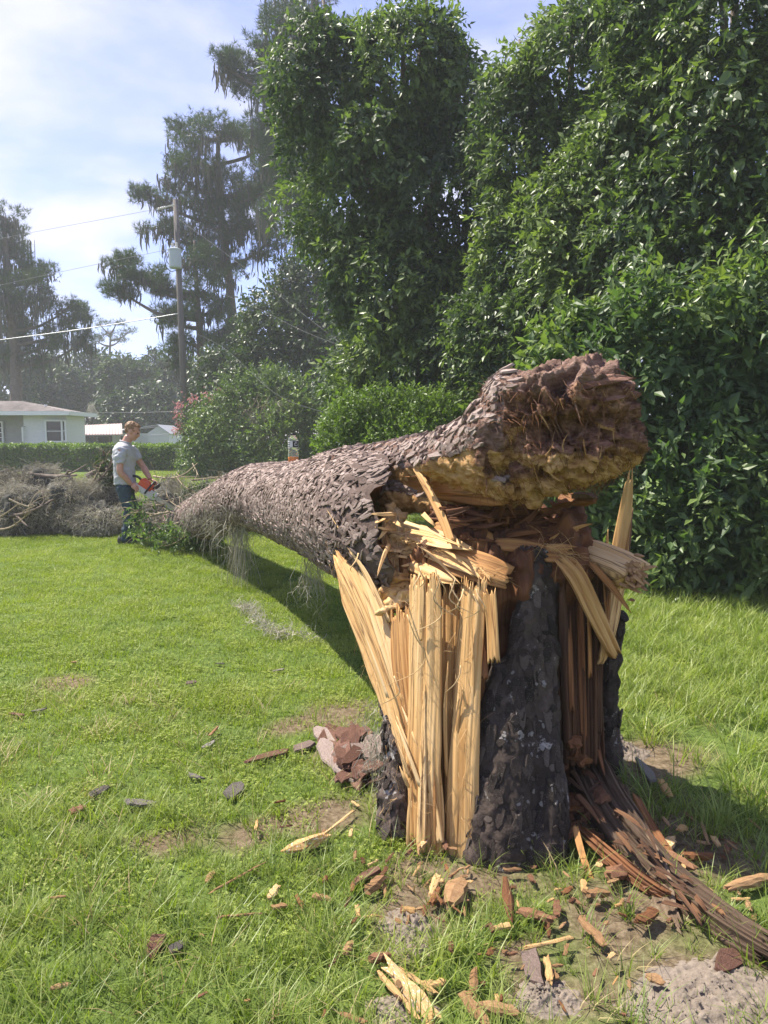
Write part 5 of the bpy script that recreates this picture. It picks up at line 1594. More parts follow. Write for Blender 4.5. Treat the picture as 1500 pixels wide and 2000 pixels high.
# ------------------------------------------------------------------ house and sheds
plain('white_siding', (0.70, 0.70, 0.68), .6, var=.05)
plain('grey_wall', (0.40, 0.385, 0.37), .8, var=.08)
plain('white_trim', (0.78, 0.78, 0.76), .5, var=.04)
plain('window_glass', (0.02, 0.024, 0.028), .08, spec=.8, var=.2)
plain('screen_dark', (0.03, 0.03, 0.03), .6)
plain('pink_roof', (0.46, 0.34, 0.31), .55, var=.08)
plain('light_roof', (0.46, 0.47, 0.48), .4, metal=.3, var=.06)
plain('shed_white', (0.62, 0.63, 0.64), .5, var=.05)
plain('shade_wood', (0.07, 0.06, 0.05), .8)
m, nt, out = new_mat('shingle_roof')
n1 = nd(nt, 'ShaderNodeTexNoise', {'Vector': coords(nt), 'Scale': 1.2, 'Detail': 8.0, 'Roughness': 0.7})
c = ramp(nt, n1.outputs[0], [(0.35, (0.13, 0.11, 0.10)), (0.65, (0.27, 0.235, 0.215))])
p = nd(nt, 'ShaderNodeBsdfPrincipled', {'Base Color': c, 'Roughness': 0.9})
nt.links.new(p.outputs[0], out.inputs[0])

hs = thing('house', 'low white house with a grey shingled hip roof behind the clipped hedge', 'house', at(40, 880, 44) * [1, 1, 0])
xa, xb, xc = at(-330, 850, 42)[0], at(59, 850, 42)[0], at(131, 850, 41.3)[0]
mb = MB()
box(mb, ((xa + xb) / 2, 43.1, 1.45), (xb - xa, 1.8, 3.1))
mb.build('grey_wall', MATS['grey_wall'], hs)
mb = MB()
box(mb, ((xb + xc) / 2 + .01, 42.55, 1.45), (xc - xb, 2.5, 3.1))
mb.build('siding_wall', MATS['white_siding'], hs)
mb = MB()
for q in range(15):
    z = .2 + q * .19
    v = np.array([[xb, 41.3, z], [xc + .02, 41.3, z], [xc + .02, 41.265, z], [xb, 41.265, z], [xb, 41.3, z + .19], [xc + .02, 41.3, z + .19], [xc + .02, 41.29, z + .19], [xb, 41.29, z + .19]])
    mb.add(v, [[3, 2, 1, 0], [4, 5, 6, 7], [0, 1, 5, 4], [2, 3, 7, 6], [1, 2, 6, 5], [3, 0, 4, 7]])
stuff(mb.build('siding_boards', MATS['white_siding'], hs))
ez = 3.02
xr, xl = at(137, 806, 40.7)[0], xa
rf = MB()
yF, yB, rY, rZ = 40.6, 44.4, 42.3, 3.70
xR0 = at(45, 785, 42.3)[0]
v = [[xl, yF, ez], [xr, yF, ez], [xr, yB, ez], [xl, yB, ez], [xl, rY, rZ], [xR0, rY, rZ], [xl, yF, ez - .06], [xr, yF, ez - .06], [xr, yB, ez - .06], [xl, yB, ez - .06]]
rf.add(v, [[0, 1, 5, 4], [2, 3, 4, 5]], .5)
rf.face([[1, 2, 5]])
rf.face([[0, 6, 7, 1], [1, 7, 8, 2], [2, 8, 9, 3], [9, 8, 7, 6]])
ro = rf.build('roof', MATS['shingle_roof'], hs)
for q in range(11):
    t0, t1 = q / 11, (q + 1) / 11
    mb = MB()
    ya, za = yF + (rY - yF) * t0, ez + (rZ - ez) * t0
    yb, zb = yF + (rY - yF) * t1, ez + (rZ - ez) * t1
    x0_, x1_ = xr + (xR0 - xr) * t0, xr + (xR0 - xr) * t1
    mb.add([[xl, ya, za + .035], [x0_ - .05, ya, za + .035], [x1_ - .05, yb, zb + .012], [xl, yb, zb + .012], [xl, ya, za + .004], [x0_ - .05, ya, za + .004]], [[0, 1, 2, 3], [4, 5, 1, 0]])
    mb.build('shingle_course', MATS['shingle_roof'], ro)
mb = MB()
box(mb, ((xl + xr) / 2, yF - .03, ez - .05), (xr - xl, .05, .22))
box(mb, (xr + .03, (yF + yB) / 2, ez - .05), (.05, yB - yF, .22))
mb.build('fascia', MATS['white_trim'], hs)
mb = MB()
tube(mb, [at(56, 812, 41.6), at(59, 828, 41.75), (xb + .02, 41.1, 2.2), (xb + .02, 41.1, 0)], .06, 8)
mb.build('downspout', MATS['white_trim'], hs)
mb = MB()
tube(mb, [at(89, 800, 41.8), at(89, 790, 41.8)], .09, 8)
mb.build('roof_vent', MATS['white_trim'], hs)


def window(x0, y0, x1, y1, d, rails, name='window'):
    a, b = at(x0, y1, d), at(x1, y0, d)
    w_, h_ = b[0] - a[0], b[2] - a[2]
    mb = MB()
    c_ = (a + b) / 2
    for s in (-1, 1):
        box(mb, (c_[0] + s * (w_ / 2), d - .03, c_[2]), (.09, .09, h_ + .18))
        box(mb, (c_[0], d - .035, c_[2] + s * (h_ / 2 + .045)), (w_ - .09, .09, .09))
    fr = mb.build(name, MATS['white_trim'], hs)
    mb = MB()
    box(mb, (c_[0], d + .0, c_[2]), (w_, .03, h_))
    mb.build('pane', MATS['window_glass'], fr)
    if rails:
        mb = MB()
        for q in range(1, rails):
            box(mb, (c_[0], d - .028, a[2] + h_ * q / rails), (w_ - .1, .03, .035))
        mb.build('sash_rail', MATS['white_trim'], fr)
    return fr


window(91, 823, 121, 861, 41.15, 2)
window(123, 823, 128, 860, 41.2, 2)
window(-14, 826, 5, 864, 42.1, 4)
# low pink-roofed shed
s1 = thing('open_shed', 'low open shed with a pale pink metal roof beside the house', 'shed', at(197, 870, 55) * [1, 1, 0])
a, b = at(155, 849, 54), at(239, 848, 54)
c1, c2 = at(156, 831, 57.5), at(238, 827, 57.5)
mb = MB()
lo = np.array([0, 0, -.08])
mb.add([a, b, c2, c1, a + lo, b + lo, c2 + lo, c1 + lo], [[0, 1, 2, 3], [7, 6, 5, 4], [0, 4, 5, 1], [1, 5, 6, 2], [2, 6, 7, 3], [3, 7, 4, 0]])
r1 = mb.build('roof', MATS['pink_roof'], s1)
mb = MB()
for q in range(15):
    t = (q + .5) / 15
    p0, p1 = a * (1 - t) + b * t, c1 * (1 - t) + c2 * t
    tube(mb, [p0 + [0, 0, .01], p1 + [0, 0, .01]], .03, 4)
mb.build('roof_rib', MATS['pink_roof'], r1)
mb = MB()
for t in (.03, .35, .68, .97):
    p0 = a * (1 - t) + b * t
    box(mb, (p0[0], p0[1] + .15, (p0[2] - .1) / 2), (.12, .12, p0[2] - .1))
mb.build('post', MATS['weathered_wood'], s1)
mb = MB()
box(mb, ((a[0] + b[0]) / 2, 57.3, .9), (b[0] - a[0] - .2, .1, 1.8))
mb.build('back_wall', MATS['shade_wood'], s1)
# white gabled shed
s2 = thing('garden_shed', 'small white metal shed with a gabled roof behind the hedge', 'shed', at(300, 870, 58) * [1, 1, 0])
g0, g1 = at(288, 846, 56)[0], at(330, 846, 56)[0]
gl = at(215, 846, 56)[0]
zE, zR = at(290, 846, 56)[2], at(307, 832, 56)[2]
gm = (g0 + g1) / 2
mb = MB()
box(mb, ((gl + g0) / 2, 58.2, zE / 2), (g0 - gl, 3.6, zE))
mb.build('side_wall', MATS['shed_white'], s2)
mb = MB()
v = [[g0, 56, 0], [g1, 56, 0], [g1, 56, zE], [gm, 56, zR], [g0, 56, zE], [g0, 60, 0], [g1, 60, 0], [g1, 60, zE], [gm, 60, zR], [g0, 60, zE]]
mb.add(v, [[0, 1, 2, 4], [6, 5, 9, 7], [1, 6, 7, 2], [5, 0, 4, 9]])
mb.face([[4, 2, 3], [7, 9, 8]])
mb.build('gable_wall', MATS['shed_white'], s2)
mb = MB()
for q in range(7):
    z = .25 + q * .26
    box(mb, ((g0 + g1) / 2, 55.985, z), (g1 - g0 - .1, .02, .03))
stuff(mb.build('siding_ribs', MATS['shed_white'], s2))
mb = MB()
e = .14
mb.add([[g1 + e, 55.8, zE - e * .6], [g1 + e, 60.2, zE - e * .6], [gm, 60.2, zR + .05], [gm, 55.8, zR + .05], [g1 + e, 55.8, zE - e * .6 + .06], [g1 + e, 60.2, zE - e * .6 + .06], [gm, 60.2, zR + .11], [gm, 55.8, zR + .11]],
       [[0, 1, 2, 3], [7, 6, 5, 4], [0, 4, 5, 1], [1, 5, 6, 2], [2, 6, 7, 3], [3, 7, 4, 0]])
zq = zE + .12
gx0 = at(262, 846, 57)[0]
mb.add([[gl - .1, 56.2, zE + .02], [gm, 55.8, zR + .05], [gm, 60.2, zR + .05], [gl - .1, 59, zE + .3], [gl - .1, 56.2, zE + .08], [gm, 55.8, zR + .11], [gm, 60.2, zR + .11], [gl - .1, 59, zE + .36]],
       [[3, 2, 1, 0], [4, 5, 6, 7], [0, 1, 5, 4], [1, 2, 6, 5], [2, 3, 7, 6], [3, 0, 4, 7]])
mb.build('roof', MATS['light_roof'], s2)
# a hank of moss hanging in the far trees
mb = MB()
P = at(178, 792, 60) + rng.normal(0, 1, (90, 3)) * [.12, .1, .12]
strands(mb, P, np.tile([0, 0, -1.], (90, 1)), rng.uniform(.4, 1.2, 90), .02, 6, .25, 1.0, rb=.8)
tag(mb.build('moss_hank', MATS['spanish_moss'], None, loc=at(178, 792, 60)), 'single pale hank of moss hanging in front of the far trees', 'moss')

# ------------------------------------------------------------------ the man with the chainsaw
plain('skin', (0.50, 0.27, 0.19), .5, var=.08, scale=20)
plain('hair', (0.22, 0.12, 0.055), .6, var=.35, scale=60, bump=.004)
plain('shirt_grey', (0.43, 0.44, 0.455), .9, var=.05, scale=14, bump=.004)
plain('denim', (0.035, 0.060, 0.080), .85, var=.25, scale=22, bump=.004)
plain('boot_leather', (0.05, 0.045, 0.04), .6)
plain('saw_orange', (0.58, 0.085, 0.025), .4, var=.05)
plain('saw_black', (0.02, 0.02, 0.022), .45)
plain('saw_grey', (0.50, 0.48, 0.44), .4, var=.08)
plain('bar_steel', (0.42, 0.41, 0.38), .35, metal=.8, var=.15)
plain('chain_steel', (0.12, 0.11, 0.10), .4, metal=.8)
plain('eye_dark', (0.03, 0.02, 0.015), .2)
MB0 = at(259, 1060, 10.7) * [1, 1, 0]
man = thing('person', 'man in a grey t-shirt and dark jeans, standing and looking down at his chainsaw', 'person', MB0)
man.rotation_euler = (0, 0, math.radians(7))


def lb(mb, name, mat, parent=man, smooth=True):
    return link(name, mb.mesh(name, MATS[mat], smooth), parent)


def fz(mb, vox, sm, disp=None):
    v, f, nr = fuse(mb, vox, sm)
    if disp is not None:
        v = v + nr * disp(v)[:, None]
    o = MB()
    o.add(v, f, .5)
    return o


def limb(mb, pts, r, k=12):
    C = spline([list(p) + [q] for p, q in zip(pts, r)], 5 * len(pts))
    return tube(mb, C[:, :3], C[:, 3], k)


hp = math.radians(24)
HR = np.array([[math.cos(hp), 0, math.sin(hp)], [0, 1, 0], [-math.sin(hp), 0, math.cos(hp)]])
HC = np.array([.045, 0, 1.632])
hd = lambda x, y, z: HC + HR @ np.array([x, y, z])
b = MB()
ellipsoid(b, hd(-.012, 0, .035), (.105, .078, .098), R=HR)
ellipsoid(b, hd(.022, 0, -.035), (.078, .062, .095), R=HR)
ellipsoid(b, hd(.066, 0, -.095), (.030, .036, .026), R=HR)     # chin
ellipsoid(b, hd(.030, 0, -.075), (.055, .056, .035), R=HR)     # jaw
ellipsoid(b, hd(.094, 0, .028), (.014, .05, .014), R=HR)       # brow
ellipsoid(b, hd(.110, 0, -.022), (.020, .014, .024), R=HR)     # nose
ellipsoid(b, hd(.103, 0, .0), (.012, .010, .022), R=HR)
ellipsoid(b, hd(.094, 0, -.060), (.013, .022, .007), R=HR)     # lips
ellipsoid(b, hd(.093, 0, -.070), (.011, .020, .006), R=HR)
for s in (-1, 1):
    ellipsoid(b, hd(-.005, s * .080, -.015), (.022, .010, .034), R=HR)   # ears
    ellipsoid(b, hd(.070, s * .045, -.025), (.022, .02, .022), R=HR)     # cheeks
limb(b, [(-.07, 0, 1.38), (-.04, 0, 1.47), (.0, 0, 1.56)], [.082, .068, .060])
loft(b, [(-.08, 0, z, a_, c_) for z, a_, c_ in [(.80, .11, .15), (.95, .12, .16), (1.1, .115, .15), (1.3, .125, .18), (1.40, .10, .17), (1.44, .05, .08)]])
RS, RE, RW = np.array([-.08, -.20, 1.375]), np.array([-.085, -.255, 1.06]), np.array([.045, -.17, .875])
LS, LE, LW = np.array([-.03, .19, 1.385]), np.array([.14, .20, 1.12]), np.array([.265, .07, .935])
for S_, E_, W_ in ((RS, RE, RW), (LS, LE, LW)):
    limb(b, [S_ - [0, 0, 0], S_ * .5 + E_ * .5, E_, E_ * .6 + W_ * .4, W_], [.062, .052, .045, .047, .030])
for s in (-1, 1):
    limb(b, [(-.08, s * .09, .92), (-.04, s * .105, .5), (-.07, s * .11, .08)], [.085, .055, .04])
b = fz(b, .0105, 3)
# hands: palm, four bent fingers and a thumb each, closed round the saw's handles
def hand(mb, W_, to, grip, across):
    to, grip, across = unit(to), unit(grip), unit(across)
    R = np.stack([to, across, np.cross(to, across)], -1)
    pc = W_ + to * .045
    ellipsoid(mb, pc, (.052, .042, .020), 12, 8, R=R)
    for q, L in enumerate((.075, .085, .08, .062)):
        a0 = pc + to * .035 + across * (.031 - .0205 * q)
        a1 = a0 + to * L * .45 + grip * .006
        a2 = a1 + grip * L * .42 + to * .004
        a3 = a2 - to * L * .30 + grip * .004
        tube(mb, spline([a0 - to * .02, a0, a1, a2, a3], 12), np.interp(np.linspace(0, 1, 12), [0, 1], [.0105, .0075]), 7)
    a0 = pc + across * .032 - to * .015
    tube(mb, spline([a0 - to * .012, a0 + across * .018 + to * .012 + grip * .008, a0 + to * .040 + grip * .030 + across * .012, a0 + to * .052 + grip * .045 - across * .004], 10), np.interp(np.linspace(0, 1, 10), [0, 1], [.013, .0085]), 7)


hand(b, RW, (.55, .05, -.42), (-.5, .45, -.6), (.35, .3, .8))
hand(b, LW, (.75, -.30, -.35), (-.2, -.4, -.85), (.3, -.9, .2))
lb(b, 'body', 'skin', man)
for s in (-1, 1):
    e = MB()
    ellipsoid(e, hd(.090, s * .030, .004), (.010, .012, .008), 10, 8, R=HR)
    lb(e, 'eye', 'eye_dark', man)
h_ = MB()
ellipsoid(h_, hd(-.018, 0, .042), (.106, .081, .097), R=HR)
ellipsoid(h_, hd(.035, 0, .095), (.055, .064, .034), R=HR)
ellipsoid(h_, hd(-.056, 0, .002), (.056, .068, .058), R=HR)
v, f, nr = fuse(h_, .008, 1)
v = v + nr * (.006 * fbm(v * 60, 3))[:, None]
loc = (v - HC) @ HR
keepv = ~((loc[:, 0] > .042) & (loc[:, 2] < .088)) & ~((loc[:, 2] < -.05) & (loc[:, 0] > -.03)) & ~((np.abs(loc[:, 1]) > .05) & (loc[:, 2] < .0) & (loc[:, 0] > -.03))
fk = keepv[f].all(1)
h2 = MB()
h2.add(v, f[fk], .5)
lb(h2, 'hair', 'hair', man)
# t-shirt
t_ = MB()
loft(t_, [(-.082, 0, z, a_, c_) for z, a_, c_ in [(.865, .150, .185), (.90, .148, .183), (1.0, .150, .180), (1.12, .150, .178), (1.25, .155, .192), (1.35, .148, .205), (1.42, .120, .190), (1.462, .082, .105), (1.478, .072, .080)]], 20)
for S_, E_ in ((RS, RE), (LS, LE)):
    limb(t_, [S_ * .85 + np.array([-.08, 0, 1.38]) * .15, S_ + (E_ - S_) * .3, S_ + (E_ - S_) * .66], [.085, .080, .072])
fold = lambda v: .015 * fbm(v * np.array([7, 7, 16.0]) + v[:, [2, 0, 1]] * 9, 3) * (v[:, 2] < 1.38) + .004 * fbm(v * 22, 2)
lb(fz(t_, .013, 3, fold), 't_shirt', 'shirt_grey', man)
t_ = MB()
a12 = np.linspace(0, 2 * np.pi, 25)
tube(t_, np.stack([-.052 + .075 * np.cos(a12), .078 * np.sin(a12), 1.478 + .022 * np.cos(a12) * -1], -1), .010, 6, caps=False)
lb(t_, 'collar', 'shirt_grey', man)
# jeans
j_ = MB()
loft(j_, [(-.075, 0, z, a_, c_) for z, a_, c_ in [(.76, .125, .165), (.82, .135, .175), (.89, .132, .172), (.925, .128, .165)]], 18)
for s, kx, fx in ((-1, -.015, -.065), (1, .03, -.01)):
    limb(j_, [(-.075, s * .085, .84), (-.05, s * .095, .66), (kx, s * .10, .47), (kx - .02, s * .105, .28), (fx - .03, s * .11, .055)], [.112, .095, .076, .072, .070])
jf = lambda v: .012 * fbm(v * np.array([9, 9, 22.0]) + 3, 3) * np.clip(1.1 - np.abs(v[:, 2] - .3), .2, 1)
lb(fz(j_, .013, 2, jf), 'jeans', 'denim', man)
for s, fx in ((-1, -.065), (1, -.01)):
    c_ = MB()
    ellipsoid(c_, (fx + .015, s * .11, .045), (.145, .05, .038))
    ellipsoid(c_, (fx - .05, s * .11, .075), (.075, .052, .07))
    ellipsoid(c_, (fx + .09, s * .112, .04), (.07, .052, .035))
    lb(fz(c_, .01, 2), 'boot', 'boot_leather', man)
    c_ = MB()
    box(c_, (fx + .015, s * .11, .012), (.28, .095, .022))
    lb(c_, 'boot_sole', 'saw_black', man)

saw = thing('chainsaw', 'orange and grey chainsaw held in both hands, its long bar pointing down', 'chainsaw', MB0)
saw.rotation_euler = (0, 0, math.radians(7))
tl = math.radians(-34)
SR = np.array([[math.cos(tl), 0, -math.sin(tl)], [0, 1, 0], [math.sin(tl), 0, math.cos(tl)]])
SO = np.array([.205, -.06, .825])
sx = lambda x, y, z: SO + SR @ np.array([x, y, z])


def sbox(name, mat, parts, bev=.012, parent=saw):
    q = MB()
    for c_, s_ in parts:
        box(q, sx(*c_), s_, SR)
    return lb(fz(q, .009, 2), name, mat, parent)


sbox('engine_housing', 'saw_orange', [((0, 0, .045), (.19, .17, .10)), ((-.02, 0, .095), (.12, .13, .04)), ((.10, 0, .03), (.05, .14, .07))])
sbox('crankcase', 'saw_grey', [((.03, -.02, -.045), (.34, .15, .085)), ((.17, -.05, -.02), (.12, .09, .11))])
q = MB()
limb(q, [sx(-.08, 0, .06), sx(-.16, 0, .075), sx(-.25, 0, .03), sx(-.26, 0, -.05), sx(-.14, 0, -.075), sx(-.05, 0, -.07)], [.018] * 6, 9)
lb(q, 'rear_handle', 'saw_black', saw)
q = MB()
limb(q, [sx(.06, .10, -.06), sx(.07, .11, .06), sx(.075, .06, .135), sx(.075, -.04, .135), sx(.07, -.105, .06), sx(.06, -.10, -.06)], [.013] * 6, 9)
lb(q, 'front_handle', 'saw_black', saw)
q = MB()
limb(q, [sx(.12, .08, .06), sx(.15, .08, .15), sx(.155, .0, .165), sx(.15, -.08, .15), sx(.12, -.09, .06)], [.011] * 5, 8)
limb(q, [sx(.155, .05, .155), sx(.16, .05, .11), sx(.14, .05, .06)], [.009] * 3, 6)
lb(q, 'hand_guard', 'saw_black', saw)
q = MB()
n_ = 9
a_ = np.linspace(-np.pi / 2, np.pi / 2, n_)
out_ = [(.18, -.034)] + [(.70 + .034 * math.cos(w), .034 * math.sin(w)) for w in a_] + [(.18, .034)]
va = [sx(x, -.068, z - .03) for x, z in out_]
vb = [sx(x, -.060, z - .03) for x, z in out_]
n_ = len(out_)
q.add(va + vb, [[i_, (i_ + 1) % n_, (i_ + 1) % n_ + n_, i_ + n_] for i_ in range(n_)])
q.face([[0, i_ + 1, i_] for i_ in range(1, n_ - 1)])
q.face([[n_, n_ + i_, n_ + i_ + 1] for i_ in range(1, n_ - 1)])
lb(q, 'guide_bar', 'bar_steel', saw, False)
q = MB()
ring_ = [sx(x, -.064, z - .03) for x, z in [(.16, -.040), (.45, -.040)] + [(.70 + .040 * math.cos(w), .040 * math.sin(w)) for w in a_] + [(.45, .040), (.16, .040)]]
P_ = np.array(ring_)
dn = np.concatenate([np.linspace(P_[i_], P_[i_ + 1], 14)[:-1] for i_ in range(len(P_) - 1)])
for k in range(0, len(dn), 1):
    if k % 2 == 0:
        box(q, dn[k], (.016, .008, .013), SR)
tube(q, P_, .005, 5)
lb(q, 'chain', 'chain_steel', saw, False)

# ------------------------------------------------------------------ drink bottle on the trunk
m, nt, out = new_mat('clear_plastic')
p = nd(nt, 'ShaderNodeBsdfPrincipled', {'Base Color': (.93, .95, .95, 1), 'Roughness': .08, 'Transmission Weight': .9, 'IOR': 1.2})
nt.links.new(p.outputs[0], out.inputs[0])
m, nt, out = new_mat('orange_drink')
p = nd(nt, 'ShaderNodeBsdfPrincipled', {'Base Color': (1.0, .30, .01, 1), 'Roughness': .2, 'Transmission Weight': .1, 'IOR': 1.15})
nt.links.new(p.outputs[0], out.inputs[0])
plain('label_print', (0.62, 0.62, 0.60), .4, var=.05)
plain('label_black', (0.02, 0.02, 0.02), .4)
bc = at(573, 905, 6.05)
sarg = np.argmin(np.abs(TC[:, 1] - 6.05))
bc[2] = TC[sarg, 2] + TC[sarg, 3] * .985 + .004
bt = thing('drink_bottle', 'clear plastic bottle with orange drink at its bottom, standing on the fallen trunk', 'bottle', bc)
b = MB()
loft(b, [(bc[0], bc[1], bc[2] + z, r, r) for z, r in [(0, .034), (.006, .042), (.05, .044), (.085, .041), (.12, .0425), (.123, .041), (.175, .041), (.18, .0425), (.198, .034), (.212, .022), (.222, .018)]], 28)
b.build('bottle', MATS['clear_plastic'], bt, smooth=True)
b = MB()
loft(b, [(bc[0], bc[1], bc[2] + z, r, r) for z, r in [(.003, .034), (.008, .0405), (.042, .0425), (.046, .0424)]], 28)
b.build('drink', MATS['orange_drink'], bt, smooth=False)


def arc_panel(z0, z1, a0, a1, r, mat, nm, par):
    n_ = 12
    a_ = np.radians(np.linspace(a0, a1, n_))
    q = MB()
    v = [(bc[0] + R_ * math.sin(w), bc[1] - R_ * math.cos(w), bc[2] + z) for R_ in (r, r - .0006) for z in (z0, z1) for w in a_]
    i_ = np.arange(n_ - 1)
    q.add(v, np.concatenate([np.stack([i_, i_ + 1, i_ + 1 + n_, i_ + n_], -1), np.stack([i_ + 1, i_, i_ + n_, i_ + n_ + 1], -1) + 2 * n_]))
    return q.build(nm, MATS[mat], par, smooth=True)


lbl = arc_panel(.122, .176, -100, 100, .0428, 'label_print', 'label', bt)
arc_panel(.124, .174, -12, 80, .0433, 'label_black', 'label_panel', lbl)
arc_panel(.126, .172, -14, 2, .0437, 'label_print', 'label_mark', lbl)
for z0, z1, a0, a1 in ((.136, .139, 22, 58), (.156, .159, 22, 58), (.136, .159, 22, 28), (.136, .148, 52, 58), (.164, .168, 28, 50)):
    arc_panel(z0, z1, a0, a1, .0437, 'label_print', 'label_mark', lbl)
for z0 in (.13, .144, .158):
    arc_panel(z0, z0 + .006, -95, -30, .0433, 'label_black', 'label_stripe', lbl)
b = MB()
loft(b, [(bc[0], bc[1], bc[2] + z, r, r) for z, r in [(.222, .021), (.236, .021), (.238, .019)]], 24)
b.build('cap', MATS['saw_black'], bt, smooth=False)

# ------------------------------------------------------------------ moss-draped crown of the fallen tree
fc = thing('branch_heap', 'sprawling heap of downed limbs buried in grey-brown Spanish moss, behind the man', 'downed branches', at(110, 1050, 12.2) * [1, 1, 0])
M1 = [bl(-90, 905, 80, 1075, 12.6), bl(20, 905, 140, 1070, 12.9), bl(-60, 945, 120, 1076, 11.9), bl(90, 925, 200, 1072, 12.1), bl(150, 920, 250, 1060, 12.6), bl(140, 985, 245, 1055, 11.8), bl(200, 905, 235, 1000, 13.2), bl(-200, 930, -40, 1070, 12.6), bl(230, 970, 300, 1045, 12.2)]
M2 = [bl(300, 955, 350, 1055, 11.6), bl(330, 960, 400, 1055, 11.8), bl(285, 1000, 350, 1062, 11.3), bl(340, 1000, 420, 1062, 11.0)]
mb = MB()
for q in M1 + M2:
    ellipsoid(mb, q[:3], q[3:] * .80)
v, f, nr = fuse(mb, .035)
v = v + nr * (.18 * fbm(v * np.array([2.6, 2.6, 1.4]), 4) + .07 * fbm(v * np.array([13, 13, 4.0]), 4))[:, None]
mb = MB()
mb.add(v, f, .4)
mb.build('moss_mound', MATS['dark_moss'], fc, smooth=True)  # dark base colour stands in for the shade inside the heap
mb = MB()
P, N = shell(M1 + M2, 60000, inner=.10, back=.15, lump=.22, freq=2.2, cover=.8, zmin=.02)
drift = unit(np.stack([fbm(P * 1.3, 2), fbm(P * 1.3 + 9, 2), 0 * P[:, 0]], -1)) * .6
rbv = .5 + .5 * fbm(P * np.array([2.5, 2.5, 1.0]), 3)  # light and dark drifts put the drapes' shading into the strand colour
for lo_, hi_, r_ in ((-9, .35, .18), (.35, .65, .5), (.65, 9, .85)):
    k_ = (rbv > lo_) & (rbv <= hi_)
    strands(mb, P[k_], N[k_] * .6 + drift[k_] + [0, 0, -.6], rng.uniform(.12, .36, k_.sum()), .0042, 6, .75, .7, rb=r_)
stuff(mb.build('moss', MATS['spanish_moss'], fc))


def branch(pts, r0, r1, sub, mat='twig_bark', par=fc, n=26, k=7):
    mb = MB()
    C = spline([at(*p) for p in pts], n)
    tube(mb, C, np.linspace(r0, r1, n), k, rough=.15)
    for _ in range(sub):
        i_ = random.randrange(n // 4, n - 2)
        d_ = unit(C[i_ + 1] - C[i_]) + rng.normal(0, .5, 3) + [0, -.1, .05]
        L = random.uniform(.1, .35)
        tube(mb, spline([C[i_], C[i_] + d_ * L * .5 + rng.normal(0, .04, 3), C[i_] + d_ * L], 8), np.linspace(r1 * 1.3, r1 * .35, 8), 5)
    return mb.build('branch', MATS[mat], par, smooth=True), C


branch([(-20, 1010, 11.5), (40, 1005, 11.3), (80, 990, 11.2), (98, 978, 11.4)], .03, .016, 3, 'limb_bark')
branch([(-20, 1035, 11.2), (20, 1030, 11.1), (60, 1000, 11.1)], .02, .008, 5)
branch([(18, 975, 11.2), (40, 985, 11.2), (58, 990, 11.2)], .016, .01, 1)
branch([(0, 1010, 11.1), (22, 995, 11.05), (38, 982, 11.1)], .012, .008, 1)
branch([(60, 925, 12.6), (100, 930, 12.5), (150, 928, 12.4)], .035, .02, 3, 'limb_bark')
branch([(110, 932, 12.2), (128, 928, 12.1), (140, 935, 12.0)], .03, .02, 2, 'limb_bark')
branch([(170, 930, 12.4), (195, 918, 12.4), (218, 908, 12.3)], .05, .03, 6, 'limb_bark')
branch([(180, 945, 12.2), (200, 905, 12.3), (215, 880, 12.4)], .02, .007, 8)
branch([(190, 940, 12.2), (205, 925, 12.2), (225, 895, 12.3)], .025, .01, 8, 'limb_bark')
branch([(300, 930, 12.4), (330, 934, 12.0), (360, 926, 12.2), (385, 905, 12.6)], .018, .008, 3)
branch([(345, 932, 12.0), (360, 950, 11.8), (400, 975, 11.2)], .014, .007, 3)
branch([(375, 938, 12.3), (410, 934, 12.2), (440, 930, 12.0), (470, 925, 12)], .018, .008, 4)
branch([(376, 905, 12.8), (385, 925, 12.6), (378, 940, 12.4)], .01, .006, 3)
mb = MB()
P = np.array([at(random.uniform(195, 222), random.uniform(885, 935), random.uniform(12.2, 12.5)) for _ in range(60)])
sprays(mb, P, unit(rng.normal(size=(60, 3))), 6, .16, .07, LEAF4, droop=.6, rb=.6)
mb.build('withered_leaves', MATS['oak_leaf'], fc)
mb = MB()
P = np.concatenate([at(x_, y_, d_) + rng.normal(0, 1, (n_, 3)) * [.10, .1, .05] for x_, y_, d_, n_ in [(325, 945, 11.9, 300), (345, 955, 11.8, 200), (310, 960, 11.8, 160), (340, 935, 12.1, 180), (440, 935, 12, 120), (460, 930, 12, 80), (368, 955, 11.6, 60), (398, 940, 11.7, 60)]])
strands(mb, P, np.tile([0, 0, -1.], (len(P), 1)), rng.uniform(.2, .55, len(P)), .0055, 7, .45, 1.0)
stuff(mb.build('hanging_moss', MATS['spanish_moss'], fc))
mb = MB()
for px, py in [(350, 975), (396, 960), (365, 962), (372, 975), (400, 950)]:
    c0 = at(px, py, 11.6)
    needle_tufts(mb, c0 + rng.normal(0, .05, (9, 3)), unit(np.tile([0, 0, -1.], (9, 1)) + rng.normal(0, .3, (9, 3))), .28, 22, w=.003)
mb.build('pine_needles', MATS['pine_needle'], fc)

